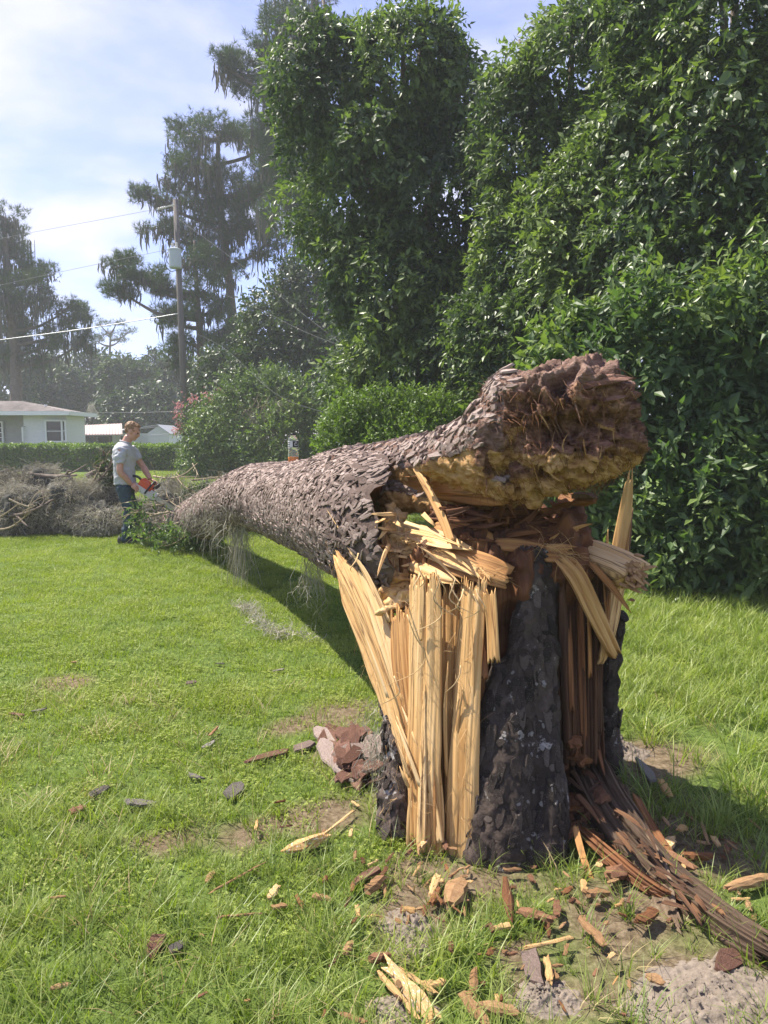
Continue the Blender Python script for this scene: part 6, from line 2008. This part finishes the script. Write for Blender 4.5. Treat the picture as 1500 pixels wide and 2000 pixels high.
# the cut leafy branch on the lawn
lf = thing('leafy_branch', 'cut green leafy branch lying on the lawn at the man\'s feet', 'branch', at(360, 1070, 10.2) * [1, 1, 0])
br = [[(420, 1000, 9.6), (380, 1005, 9.8), (340, 985, 10), (325, 970, 10.1)], [(405, 1022, 9.7), (370, 1015, 9.9), (330, 1000, 10.1), (295, 1010, 10.2)], [(400, 1025, 9.7), (350, 1050, 9.8), (310, 1060, 9.9)], [(390, 1020, 9.7), (355, 1020, 9.9), (320, 1030, 10.0), (285, 1045, 10.1)], [(330, 1000, 10.05), (300, 1006, 10.1), (268, 1018, 10.2)], [(320, 985, 10.1), (290, 990, 10.2), (262, 1002, 10.2)]]
LP = []
for p_ in br:
    o_, C = branch(p_, .016, .006, 6, par=lf)
    LP.append(C)
mb = MB()
P = []
for C in LP[2:]:
    P.append(C[rng.integers(12, 26, 12)] + rng.normal(0, .07, (12, 3)))
gx_ = np.array([at(random.gauss(355, 42), random.gauss(1052, 12), random.uniform(9.6, 10.2)) for _ in range(230)])
g2_ = np.array([at(random.gauss(268, 14), random.gauss(1025, 18), random.uniform(10.1, 10.35)) for _ in range(46)])
g3_ = np.array([at(random.uniform(272, 300), random.gauss(985, 7), random.uniform(10.0, 10.3)) for _ in range(5)])
P = np.concatenate(P + [gx_, g2_, g3_])
P[:, 2] = np.maximum(P[:, 2], .05)
sprays(mb, P, unit(rng.normal(0, .6, (len(P), 3)) + [0, -.2, .7]), 7, .14, .055, LEAF4, droop=.1, rb=.5)
mb.build('leaves', MATS['shrub_leaf'], lf)

# moss hanging from the trunk
hk = [(410, 985, 9.3, 90, .18), (425, 975, 9.0, 110, .26), (440, 985, 8.6, 110, .28), (455, 990, 8.3, 100, .34), (470, 1000, 7.9, 80, .34), (485, 1010, 7.6, 50, .3), (500, 1005, 7.3, 30, .2), (395, 975, 9.6, 90, .2)]
mm = tag(thing('spanish_moss', 'fringe of grey Spanish moss hanging from the far part of the trunk', 'moss', at(450, 1000, 8.4)), None, None)
mb = MB()
for px, py, d, n_, L in hk:
    P = at(px, py, d - .33) + rng.normal(0, 1, (n_, 3)) * [.10, .06, .10]
    strands(mb, P, np.tile([0, -.15, -1.], (n_, 1)), rng.gamma(3, L / 3, n_), .0032, 9, .62, .8, rb=.62)
sarr = rng.uniform(4.6, 8.5, 1300)
P, R_, T_ = trunk_pt(sarr, rng.uniform(.1, 2.2, 1300) * -1)
P2, R2, T2_ = trunk_pt(sarr, rng.uniform(.1, 2.2, 1300))
vw = (R_[:, 0] < R2[:, 0])
P = np.where(vw[:, None], P, P2)
R_ = np.where(vw[:, None], R_, R2)
kk_ = rng.random(1300) < (np.clip((sarr - 4.6) / 3, .1, 1) * (fbm(P * 2.5, 2) > -.2))
strands(mb, P[kk_] + R_[kk_] * .01, R_[kk_] * .3 + [0, 0, -1.], rng.gamma(2.5, .07, kk_.sum()), .003, 7, .45, .9)
for px, py, d, n_, L in [(462, 1030, 7.9, 60, .75), (478, 1040, 7.6, 26, .62), (466, 1040, 7.8, 30, .9), (425, 1020, 8.7, 30, .5)]:
    P = at(px, py, d - .3) + rng.normal(0, 1, (n_, 3)) * [.035, .03, .05]
    strands(mb, P, np.tile([0, 0, -1.], (n_, 1)), rng.uniform(.5, 1, n_) * L, .003, 10, .22, 1.4)
stuff(mb.build('moss', MATS['spanish_moss'], mm))
mb = MB()
c0 = at(612, 1090, 5.0)
P = c0 + rng.normal(0, 1, (90, 3)) * [.05, .03, .04]
strands(mb, P, np.tile([0.03, 0, -1.], (90, 1)), rng.uniform(.12, .36, 90), .0022, 10, .42, 1.0, rb=.6)
P = c0 + rng.normal(0, 1, (60, 3)) * [.05, .03, .05] - [0, 0, .15]
strands(mb, P, np.tile([0, 0, -1.], (60, 1)), rng.uniform(.1, .26, 60), .0022, 10, .5, 1.0, rb=.6)
tag(mb.build('spanish_moss', MATS['spanish_moss'], None, loc=c0), 'lone tassel of moss dangling under the trunk in its shadow', 'moss')
mb = MB()
c0 = at(632, 1060, 4.6)
for px, py, d in [(570, 1050, 5.85), (600, 1060, 5.3)]:
    P = at(px, py, d) + rng.normal(0, .02, (26, 3))
    strands(mb, P, np.tile([0, -.2, -1.], (26, 1)), .08, .002, 6, .5, .8)
mb.build('moss_wisp', MATS['spanish_moss'], mm)
pth = spline([gd(470, 1190), gd(492, 1200), (gd(505, 1220)), gd(530, 1240), gd(560, 1246), gd(615, 1254)], 60)
mb = MB()
n_ = 420
k_ = np.clip((rng.beta(1.0, 1.2, n_) * 60).astype(int), 0, 59)
P = pth[k_] + rng.normal(0, 1, (n_, 3)) * [.035, .05, .0] + [0, 0, .05]
strands(mb, P, rng.normal(0, 1, (n_, 3)) * [1, 1, .3], .14, .0028, 7, .6, .3, rb=.75)
tag(mb.build('spanish_moss', MATS['spanish_moss'], None, loc=pth[20]), 'pale strand of moss lying in a curve on the lawn beside the trunk\'s shadow', 'moss')
mb = MB()
P = np.concatenate([at(x_, y_, d_) + rng.normal(0, .035, (n2_, 3)) for x_, y_, d_, n2_ in [(745, 1470, 2.95, 90), (735, 1440, 3.0, 60), (755, 1520, 2.88, 60), (740, 1390, 3.0, 50)]])
strands(mb, P, np.tile([-.2, -.3, -1.], (len(P), 1)), rng.uniform(.05, .16, len(P)), .0016, 8, .5, .8, rb=.55)
tag(mb.build('spanish_moss', MATS['spanish_moss'], None, loc=at(745, 1470, 2.95)), 'tangle of moss caught on the bark at the left foot of the stump', 'moss')

mb = MB()
for x0_, y0_, x1_, y1_, da, db, wx_, n_, nv_ in [(800, 1600, 800, 1150, 2.6, 2.86, 60, 130, (-.5, -.85, .1)), (900, 1640, 915, 1140, 2.54, 2.83, 26, 90, (-.4, -.9, .1)), (790, 1450, 665, 1090, 2.78, 3.36, 28, 170, (-.7, -.5, .5)), (775, 1000, 775, 1190, 3.3, 3.05, 26, 110, (.1, -.9, .3)), (800, 1050, 985, 1130, 3.1, 2.82, 22, 150, (-.1, -.8, .6)), (1090, 1090, 1190, 1250, 2.92, 2.9, 18, 60, (.2, -.9, .3)), (1060, 1060, 1130, 1090, 2.9, 2.86, 16, 70, (.5, -.8, .2))]:
    t = rng.random(n_)
    P = np.array([at(x0_ + (x1_ - x0_) * q + random.uniform(-1, 1) * wx_, y0_ + (y1_ - y0_) * q, da + (db - da) * q) for q in t])
    gr_ = unit(at(x1_, y1_, db) - at(x0_, y0_, da))
    strands(mb, P, np.tile(gr_ * .9, (n_, 1)) * rng.choice([-1, 1], (n_, 1)) + np.array(nv_) * .35, rng.gamma(2.2, .028, n_), .0009, 7, .22, .25, rb=.8)
stuff(mb.build('wood_hairs', MATS['fresh_wood'], st))
mb = MB()
pick = np.where((KNOB_N[:, 2] < .6) & (KNOB_V[:, 0] > .36) & (KNOB_N[:, 1] < .3))[0]
pick = rng.choice(pick, 3600)
V_, N_ = KNOB_V[pick], KNOB_N[pick]
fl_ = np.array([.45, -.3, -.75]) + .9 * np.stack([fbm(V_ * 5, 2), fbm(V_ * 5 + 7, 2), fbm(V_ * 5 + 13, 2)], -1)
fl_ = unit(fl_ - N_ * (fl_ * N_).sum(1, keepdims=True) + N_ * .16)
strands(mb, V_ - N_ * .002, fl_, rng.gamma(3, .013, len(V_)), .0013, 6, .18, .25, rb=.42, rv=.2)
stuff(mb.build('rotten_fibres', MATS['rotten_wood'], ft))

# ------------------------------------------------------------------ debris on the grass
def chip_mesh(nm, mat, seed, taper=.5, blunt=False):
    """a split lump of wood along Y, unit size: six-sided rings, uneven, frayed at its ends"""
    r = np.random.default_rng(seed)
    k, n_ = 7, 7
    a = np.arange(k) / k * 2 * np.pi + r.uniform(-.3, .3, k)
    V = []
    for i_ in range(n_):
        t = i_ / (n_ - 1)
        w = (1 - taper * abs(2 * t - 1) ** 2.2) * r.uniform(.85, 1.15)
        rad = np.minimum(1 / np.maximum(np.abs(np.cos(a)), np.abs(np.sin(a))), 1.25) * r.uniform(.70, 1.15, k)
        V.append(np.stack([np.cos(a) * rad * .45 * w + r.normal(0, .03), (t - .5) + r.normal(0, .03 if 0 < i_ < n_ - 1 else .07, k), np.sin(a) * rad * .45 * w + r.normal(0, .03)], -1))
    V = np.array(V)
    mb = MB()
    i_, j_ = np.meshgrid(np.arange(n_ - 1), np.arange(k), indexing='ij')
    j2 = (j_ + 1) % k
    mb.add(V.reshape(-1, 3), np.stack([i_ * k + j2, i_ * k + j_, (i_ + 1) * k + j_, (i_ + 1) * k + j2], -1).reshape(-1, 4), r.uniform(.2, .8))
    jj = np.arange(k)
    for q, fl in ((0, 1), (n_ - 1, 0)):
        c_ = mb.add([V[q].mean(0) + [0, .02, 0]], np.zeros((0, 3)), .5)
        e_ = np.stack([q * k + jj, q * k + (jj + 1) % k, np.full(k, c_)], -1)
        mb.face(e_ if fl else e_[:, ::-1])
    return mb.mesh(nm, MATS[mat])


CH = {mt: [chip_mesh('wood_chip', mt, 500 + 10 * q + k, .12 + .09 * k) for k in range(5)] for q, mt in enumerate(('chip_fresh', 'chip_orange', 'chip_rust', 'chip_white', 'chip_brown'))}
for mt in ('red_bark', 'grey_bark', 'plate_bark'):
    CH[mt] = [plate_mesh('bark_chip', mt, 700 + k + len(mt))[0] for k in range(6)]


def lay(name, label, cat, mt, px, py, wpx, lpx, ang, th=.6, group=None, z=.03, tilt=.2, var=None):
    """a lump on the ground at a pixel; wpx, lpx = its width and length there, ang = its lie in the picture (0 = across)"""
    p = gd(px, py, z)
    sc_ = math.hypot(p[1], H) / F
    sk_ = 1 if 'bark' in mt else .82
    L, W = lpx * sc_ * sk_, wpx * sc_ * sk_
    fs = 1 / max(.35, math.sin(math.atan2(H, p[1])))
    dx, dy = math.cos(math.radians(ang)), math.sin(math.radians(ang)) * fs
    L *= math.hypot(dx, dy) ** .8
    me_ = CH[mt][random.randrange(len(CH[mt])) if var is None else var]
    o = link(name, me_)
    y = unit(np.array([dx, dy, random.gauss(0, tilt * .6)]))
    zv = unit(np.array([random.gauss(0, tilt), random.gauss(0, tilt), 1]))
    x = unit(np.cross(y, zv))
    zv = np.cross(x, y)
    bark_ = mt in ('red_bark', 'grey_bark', 'plate_bark')
    tz = min(.008, W * .12) if bark_ else W * th
    M4 = np.eye(4)
    M4[:3, :3] = np.stack([x * W, y * L, zv * tz], -1)
    M4[:3, 3] = p + [0, 0, (-.008 if bark_ and z < .05 else tz * .25) + float(gz(p[0], p[1]))]
    o.matrix_basis = Matrix(M4.tolist())
    return tag(o, label, cat, group)


DEB = [
    ('bark_chip', 'grey bark flake lying on clover far left of the stump', 'bark', 'grey_bark', 275, 1560, 26, 64, 12),
    ('bark_chip', 'long reddish bark flake left of the bark heap', 'bark', 'red_bark', 520, 1474, 26, 74, 14),
    ('bark_chip', 'dark curled bark lump beside the long reddish flake', 'bark', 'plate_bark', 590, 1456, 26, 44, 8),
    ('bark_chip', 'grey bark lump half hidden in grass, in the middle of the left lawn', 'bark', 'grey_bark', 460, 1536, 30, 46, 50),
    ('bark_chip', 'small flat grey bark flake above the grey bark lump', 'bark', 'grey_bark', 380, 1511, 14, 38, -8),
    ('bark_chip', 'thin grey bark flake above the large grey flake', 'bark', 'grey_bark', 190, 1540, 14, 34, 30),
    ('wood_chip', 'small rust-coloured chip left of the large grey flake', 'wood chip', 'chip_rust', 151, 1582, 18, 26, 30),
    ('bark_chip', 'flat brown bark flake at the left edge of the lawn', 'bark', 'red_bark', 30, 1387, 10, 36, -4),
    ('bark_chip', 'pale grey flake near the left edge of the lawn', 'bark', 'grey_bark', 76, 1380, 10, 28, 8),
    ('bark_chip', 'squarish reddish bark plate in the front grass', 'bark', 'red_bark', 303, 1834, 34, 46, 100),
    ('bark_chip', 'small grey flake beside the squarish reddish bark plate', 'bark', 'grey_bark', 342, 1840, 20, 26, 20),
    ('wood_chip', 'pale orange sliver in the grass at lower left', 'wood chip', 'chip_orange', 110, 1745, 9, 34, 0),
    ('wood_chip', 'orange wood chip in the front-left corner grass', 'wood chip', 'chip_orange', 118, 1925, 15, 34, 14),
    ('wood_chip', 'upright orange chip on the lawn above a grey flake', 'wood chip', 'chip_orange', 417, 1430, 12, 26, 75),
    ('bark_chip', 'pale grey flake under the upright orange chip', 'bark', 'grey_bark', 408, 1451, 14, 24, 30),
    ('pine_cone', 'pale grey cone lying far out on the lawn, left of its pair', 'pine cone', 'grey_bark', 431, 1291, 9, 20, 0),
    ('pine_cone', 'pale grey cone lying on the lawn nearest the trunk\'s shadow', 'pine cone', 'grey_bark', 542, 1304, 10, 26, 8),
    ('bark_chip', 'dark flake on the lawn below the two pale cones', 'bark', 'plate_bark', 372, 1328, 9, 24, 0),
    ('wood_chip', 'small orange chip high on the left lawn', 'wood chip', 'chip_orange', 145, 1290, 7, 14, 0),
    ('wood_chip', 'large pale wood chunk with white resin flakes, left of the stump', 'wood chip', 'chip_white', 598, 1648, 38, 86, 18),
    ('stick', 'slender tan stick leaning over the pale resin-flaked chunk', 'stick', 'chip_fresh', 655, 1612, 8, 105, 42),
    ('stick', 'thin orange sliver left of the pale resin-flaked chunk', 'stick', 'chip_orange', 466, 1705, 6, 104, 28),
    ('stick', 'thin orange sliver lying almost level in the front grass', 'stick', 'chip_orange', 470, 1781, 7, 82, 8),
    ('wood_chip', 'crumbled chip with white specks right of the level sliver', 'wood chip', 'chip_white', 534, 1738, 20, 30, 60),
    ('wood_chip', 'tan chip below the white-specked chip', 'wood chip', 'chip_orange', 545, 1765, 16, 28, 10),
    ('wood_chip', 'tan wedge chip in grass left of the dark bark plate', 'wood chip', 'chip_orange', 628, 1745, 14, 36, -10),
    ('bark_chip', 'dark brown bark plate in front of the pale split wood', 'bark', 'red_bark', 713, 1702, 34, 54, 22),
    ('wood_chip', 'fibrous orange chunk below the dark bark plate', 'wood chip', 'chip_orange', 733, 1722, 26, 40, 35),
    ('wood_chip', 'squarish orange block in front of the pale split wood', 'wood chip', 'chip_orange', 892, 1738, 42, 62, 55),
    ('wood_chip', 'pale grey-tan chunk leaning left of the squarish orange block', 'wood chip', 'chip_fresh', 850, 1722, 20, 44, 60),
    ('wood_chip', 'brown chunk below the leaning grey-tan chunk', 'wood chip', 'chip_brown', 848, 1745, 18, 34, 50),
    ('wood_chip', 'long upright strip of rotten wood in front of the dark bark', 'wood chip', 'chip_brown', 992, 1752, 24, 94, 82),
    ('wood_chip', 'orange chip at the front foot of the dark bark', 'wood chip', 'chip_orange', 1000, 1699, 13, 34, 0),
    ('wood_chip', 'pale wedge below the long strip of rotten wood', 'wood chip', 'chip_fresh', 985, 1806, 15, 36, 5),
    ('wood_chip', 'torn reddish-brown chunk right of the rotten strip', 'wood chip', 'chip_rust', 1045, 1787, 24, 66, -20),
    ('wood_chip', 'reddish splinter standing at the end of the torn chunk', 'wood chip', 'chip_rust', 1088, 1778, 20, 40, 70),
    ('stick', 'smooth tan stick lying level among the grass in front', 'stick', 'chip_fresh', 1072, 1840, 11, 92, 6),
    ('bark_chip', 'dark grey bark slab below the smooth tan stick', 'bark', 'plate_bark', 1040, 1876, 40, 62, 100),
    ('wood_chip', 'tan peg of wood beside the dark grey bark slab', 'wood chip', 'chip_fresh', 1072, 1893, 17, 42, 80),
    ('wood_chip', 'orange chip standing in the grass in the middle of the front', 'wood chip', 'chip_orange', 925, 1915, 20, 48, 75),
    ('wood_chip', 'flat tan board end at the bottom, left of a brown chunk', 'wood chip', 'chip_orange', 928, 1970, 26, 70, -52),
    ('wood_chip', 'brown fibrous chunk at the bottom, right of the flat board end', 'wood chip', 'chip_orange', 975, 1970, 30, 72, -6),
    ('wood_chip', 'orange chip in the grass left of the sandy mound', 'wood chip', 'chip_orange', 680, 1844, 20, 26, 60),
    ('wood_chip', 'ridged brown block above the long splintered chunk', 'wood chip', 'chip_rust', 742, 1866, 34, 40, 20),
    ('wood_chip', 'long splintered chunk streaked with white resin, at the bottom', 'wood chip', 'chip_white', 800, 1930, 36, 120, -42),
    ('wood_chip', 'splinter along the lower side of the resin-streaked chunk', 'wood chip', 'chip_fresh', 775, 1935, 13, 110, -46),
    ('wood_chip', 'splinter along the upper side of the resin-streaked chunk', 'wood chip', 'chip_fresh', 815, 1908, 14, 90, -38),
    ('wood_chip', 'crumbly tan chunk at the upper end of the resin-streaked chunk', 'wood chip', 'chip_fresh', 848, 1918, 26, 40, 10),
    ('wood_chip', 'tan peg at the bottom edge under the resin-streaked chunk', 'wood chip', 'chip_fresh', 840, 1985, 16, 40, 82),
    ('wood_chip', 'brown stick end at the bottom edge, left of the resin-streaked chunk', 'wood chip', 'chip_orange', 690, 1988, 12, 50, -20),
    ('wood_chip', 'rust-red block with a pale edge under the torn root', 'wood chip', 'chip_rust', 1203, 1715, 46, 52, 30),
    ('wood_chip', 'pale tan chip in front of the rust-red block', 'wood chip', 'chip_fresh', 1140, 1738, 15, 24, 70),
    ('wood_chip', 'orange chunks below the rust-red block', 'wood chip', 'chip_orange', 1165, 1755, 30, 46, 10),
    ('wood_chip', 'crumbling orange lump right of the grass in front of the root', 'wood chip', 'chip_brown', 1265, 1800, 30, 52, 30),
    ('wood_chip', 'pale orange curl left of the crumbling orange lump', 'wood chip', 'chip_orange', 1155, 1822, 22, 56, -60),
    ('wood_chip', 'yellow split plank at the right edge of the picture', 'plank', 'chip_orange', 1465, 1736, 32, 120, 14),
    ('wood_chip', 'pale round knob of wood right of the torn root', 'wood chip', 'chip_fresh', 1333, 1628, 20, 22, 20),
    ('wood_chip', 'white-crusted lump below the pale round knob', 'wood chip', 'chip_white', 1308, 1655, 26, 32, 40),
    ('wood_chip', 'tan chip standing in the grass right of the root', 'wood chip', 'chip_fresh', 1398, 1652, 16, 24, 80),
    ('wood_chip', 'tan stick leaning in the grass behind the root', 'stick', 'chip_orange', 1376, 1634, 10, 56, 62),
    ('wood_chip', 'dark broken lump behind the torn root', 'wood chip', 'chip_brown', 1360, 1682, 26, 60, 0),
    ('wood_chip', 'orange splinter behind the torn root', 'wood chip', 'chip_rust', 1325, 1690, 20, 54, -30),
    ('wood_chip', 'tan knobby piece in the shaded grass beyond the root', 'wood chip', 'chip_fresh', 1298, 1545, 20, 40, 80),
    ('bark_chip', 'grey bark slab standing in the shaded grass right of the stump', 'bark', 'grey_bark', 1263, 1505, 24, 60, 85),
    ('bark_chip', 'pale grey flake at the right foot of the stump', 'bark', 'grey_bark', 1205, 1440, 24, 34, 40),
    ('wood_chip', 'orange chip on the sandy mound at lower right', 'wood chip', 'chip_orange', 1280, 1918, 18, 32, -30),
    ('wood_chip', 'pale flat chip at the right edge below the yellow plank', 'wood chip', 'chip_fresh', 1445, 1770, 14, 34, 0),
    ('wood_chip', 'tan crumb near the pale flat chip', 'wood chip', 'chip_orange', 1462, 1782, 16, 24, 60),
    ('bark_chip', 'reddish bark slab at the right bottom edge above the sand', 'bark', 'red_bark', 1420, 1880, 40, 60, 20),
    ('wood_chip', 'white-barked stick leaning on the foot of the pale split wood', 'stick', 'chip_white', 842, 1632, 14, 78, 46),
    ('wood_chip', 'orange knob on the foot of the pale split wood', 'wood chip', 'chip_orange', 866, 1606, 20, 26, 40),
]
for q in DEB:
    zz_ = .03
    lay(*q, z=zz_)
# bark heap left of the stump
nb_ = 0
for k in range(34):
    px, py = random.uniform(632, 742), random.uniform(1425, 1540)
    if (px - 632) / 110 + (1540 - py) / 130 < .55:
        px += 45
    mt_ = random.choice(['red_bark', 'red_bark', 'plate_bark'])
    co_ = 'red-brown' if mt_ == 'red_bark' else 'greyish'
    lay('bark_chip', 'broken ' + co_ + ' bark plate in the heap at the left foot of the stump', 'bark', mt_, px, py, random.uniform(20, 44), random.uniform(26, 66), random.uniform(0, 180), group=co_ + ' bark heap left of the stump', z=.03 + .10 * math.exp(-((px - 700) / 40) ** 2 - ((py - 1475) / 45) ** 2) * random.random() * .6, tilt=.28)
# crumbled rotten wood between the stump and the torn root
for k in range(60):
    px, py = random.uniform(1085, 1215), random.uniform(1450, 1640)
    if px - 1085 > (py - 1400) * .9:
        px -= 50
    mt_ = random.choice(['chip_brown', 'chip_rust', 'chip_brown'])
    co_ = 'rust-red' if mt_ == 'chip_rust' else 'dark brown'
    lay('rotten_chunk', 'crumbled ' + co_ + ' chunk heaped between the dark bark and the torn root', 'wood chip', mt_, px, py, random.uniform(18, 40), random.uniform(26, 62), random.uniform(0, 180), group=co_ + ' rotten chunks at the right foot of the stump', z=.04 + .32 * max(0, 1 - (py - 1440) / 190) * random.random(), tilt=.5)
for zone, grp, lab, n_ in [((690, 1640, 930, 1790), 'small chips before the pale split wood', 'small {c} chip littering the ground before the pale split wood', 46), ((930, 1690, 1240, 1860), 'small chips before the dark bark', 'small {c} chip littering the grass before the dark bark', 28),
                           ((1230, 1600, 1480, 1830), 'small chips around the torn root', 'small {c} chip littering the grass around the torn root', 36), ((380, 1560, 720, 1990), 'small chips in the left grass', 'small {c} chip scattered thinly in the grass left of the stump', 18), ((720, 1800, 1240, 1995), 'small chips along the bottom', 'small {c} chip lying among grass along the bottom of the picture', 24)]:
    for k in range(n_):
        px, py = random.uniform(zone[0], zone[2]), random.uniform(zone[1], zone[3])
        mt_ = random.choice(['chip_orange', 'chip_orange', 'chip_brown', 'chip_rust', 'chip_fresh'])
        co_ = {'chip_orange': 'tan', 'chip_rust': 'rust-red', 'chip_fresh': 'pale', 'chip_brown': 'dark brown'}[mt_]
        lay('wood_chip', lab.format(c=co_), 'wood chip', mt_, px, py, random.uniform(5, 14), random.uniform(10, 28), random.uniform(0, 180), group=grp.replace('small', 'small ' + co_), z=random.uniform(.012, .045), tilt=.35)
# root twig over the sand
mb = MB()
C = spline([gd(1318, 1985, .02), at(1345, 1940, 1.95), at(1372, 1905, 1.97), at(1405, 1862, 2.0)], 20)
tube(mb, C, np.linspace(.010, .007, 20), 7, rough=.3)
tube(mb, spline([at(1366, 1912, 1.965), at(1385, 1915, 1.95), at(1400, 1925, 1.93)], 8), np.linspace(.006, .002, 8), 5)
tag(mb.build('root_twig', MATS['limb_bark'], None, smooth=True, loc=C[0]), 'crooked grey root twig standing out of the sandy mound', 'twig')
# dug-up sandy soil
for k, (px, py, wx, wy, hh, lab) in enumerate([(800, 1812, .085, .10, .036, 'crumbly grey soil mound above the resin-streaked chunk'), (785, 1975, .085, .07, .026, 'crumbly grey soil mound at the bottom left of the resin-streaked chunk'), (1395, 1962, .23, .13, .03, 'wide pale sandy mound at the lower right corner'), (1065, 1948, .08, .06, .02, 'small grey soil patch at the bottom, right of the brown chunk'), (1215, 1470, .12, .10, .05, 'dark soil at the right foot of the stump')]):
    c0 = gd(px, py)
    n_ = 64
    u_ = np.linspace(-1.25, 1.25, n_)
    X_, Y_ = np.meshgrid(u_, u_, indexing='ij')
    rr_ = np.sqrt(X_ ** 2 + Y_ ** 2) + .25 * fbm(np.stack([X_ * 2, Y_ * 2, 0 * X_ + k], -1), 3)
    q3 = np.stack([X_ * wx * 60, Y_ * wy * 60, 0 * X_ + k * 5], -1)
    Z_ = hh * (np.exp(-(rr_ * 1.35) ** 2) - .16) + (.011 * (1 - np.abs(fbm(q3, 3))) + .009 * fbm(q3 * 2.3, 3)) * np.clip(1.4 - rr_, 0, 1)
    V = np.stack([c0[0] + X_ * wx, c0[1] + Y_ * wy, Z_ + gz(c0[0] + X_ * wx, c0[1] + Y_ * wy)], -1).reshape(-1, 3)
    i_, j_ = np.meshgrid(np.arange(n_ - 1), np.arange(n_ - 1), indexing='ij')
    mb = MB()
    mb.add(V, np.stack([i_ * n_ + j_, (i_ + 1) * n_ + j_, (i_ + 1) * n_ + j_ + 1, i_ * n_ + j_ + 1], -1).reshape(-1, 4), .5)
    so_ = tag(mb.build('soil_mound', MATS['sandy_soil'], None, smooth=True, loc=c0), lab, 'soil')
    mb = MB()
    for q in range(170 if wx > .2 else 50):
        ii, jj_ = min(n_ - 1, max(0, int(random.gauss(n_ / 2, n_ / 5.2)))), min(n_ - 1, max(0, int(random.gauss(n_ / 2, n_ / 5.2))))
        r_ = random.uniform(.0014, .0042) * (2.2 if random.random() < .06 else 1)
        ellipsoid(mb, V.reshape(n_, n_, 3)[ii, jj_] + [0, 0, r_ * .4], np.array([1, 1, .8]) * r_ * rng.uniform(.7, 1.3, 3), 6, 4, rnd=random.random())
    stuff(mb.build('clods', MATS['sandy_soil'], so_))

# ------------------------------------------------------------------ thin haze over the far trees, also added to stand in for lens glare
m, nt, out = new_mat('haze')
pv = nd(nt, 'ShaderNodeVolumePrincipled', {'Color': (0.92, 0.95, 1.0, 1), 'Density': 0.0015, 'Anisotropy': 0.1})
nt.links.new(pv.outputs[0], out.inputs['Volume'])
mb = MB()
box(mb, (0, 80, 17), (420, 300, 36))
hz = mb.build('haze', MATS['haze'])
tag(hz, 'thin distant haze, added also to stand in for lens glare', None, kind='stuff')
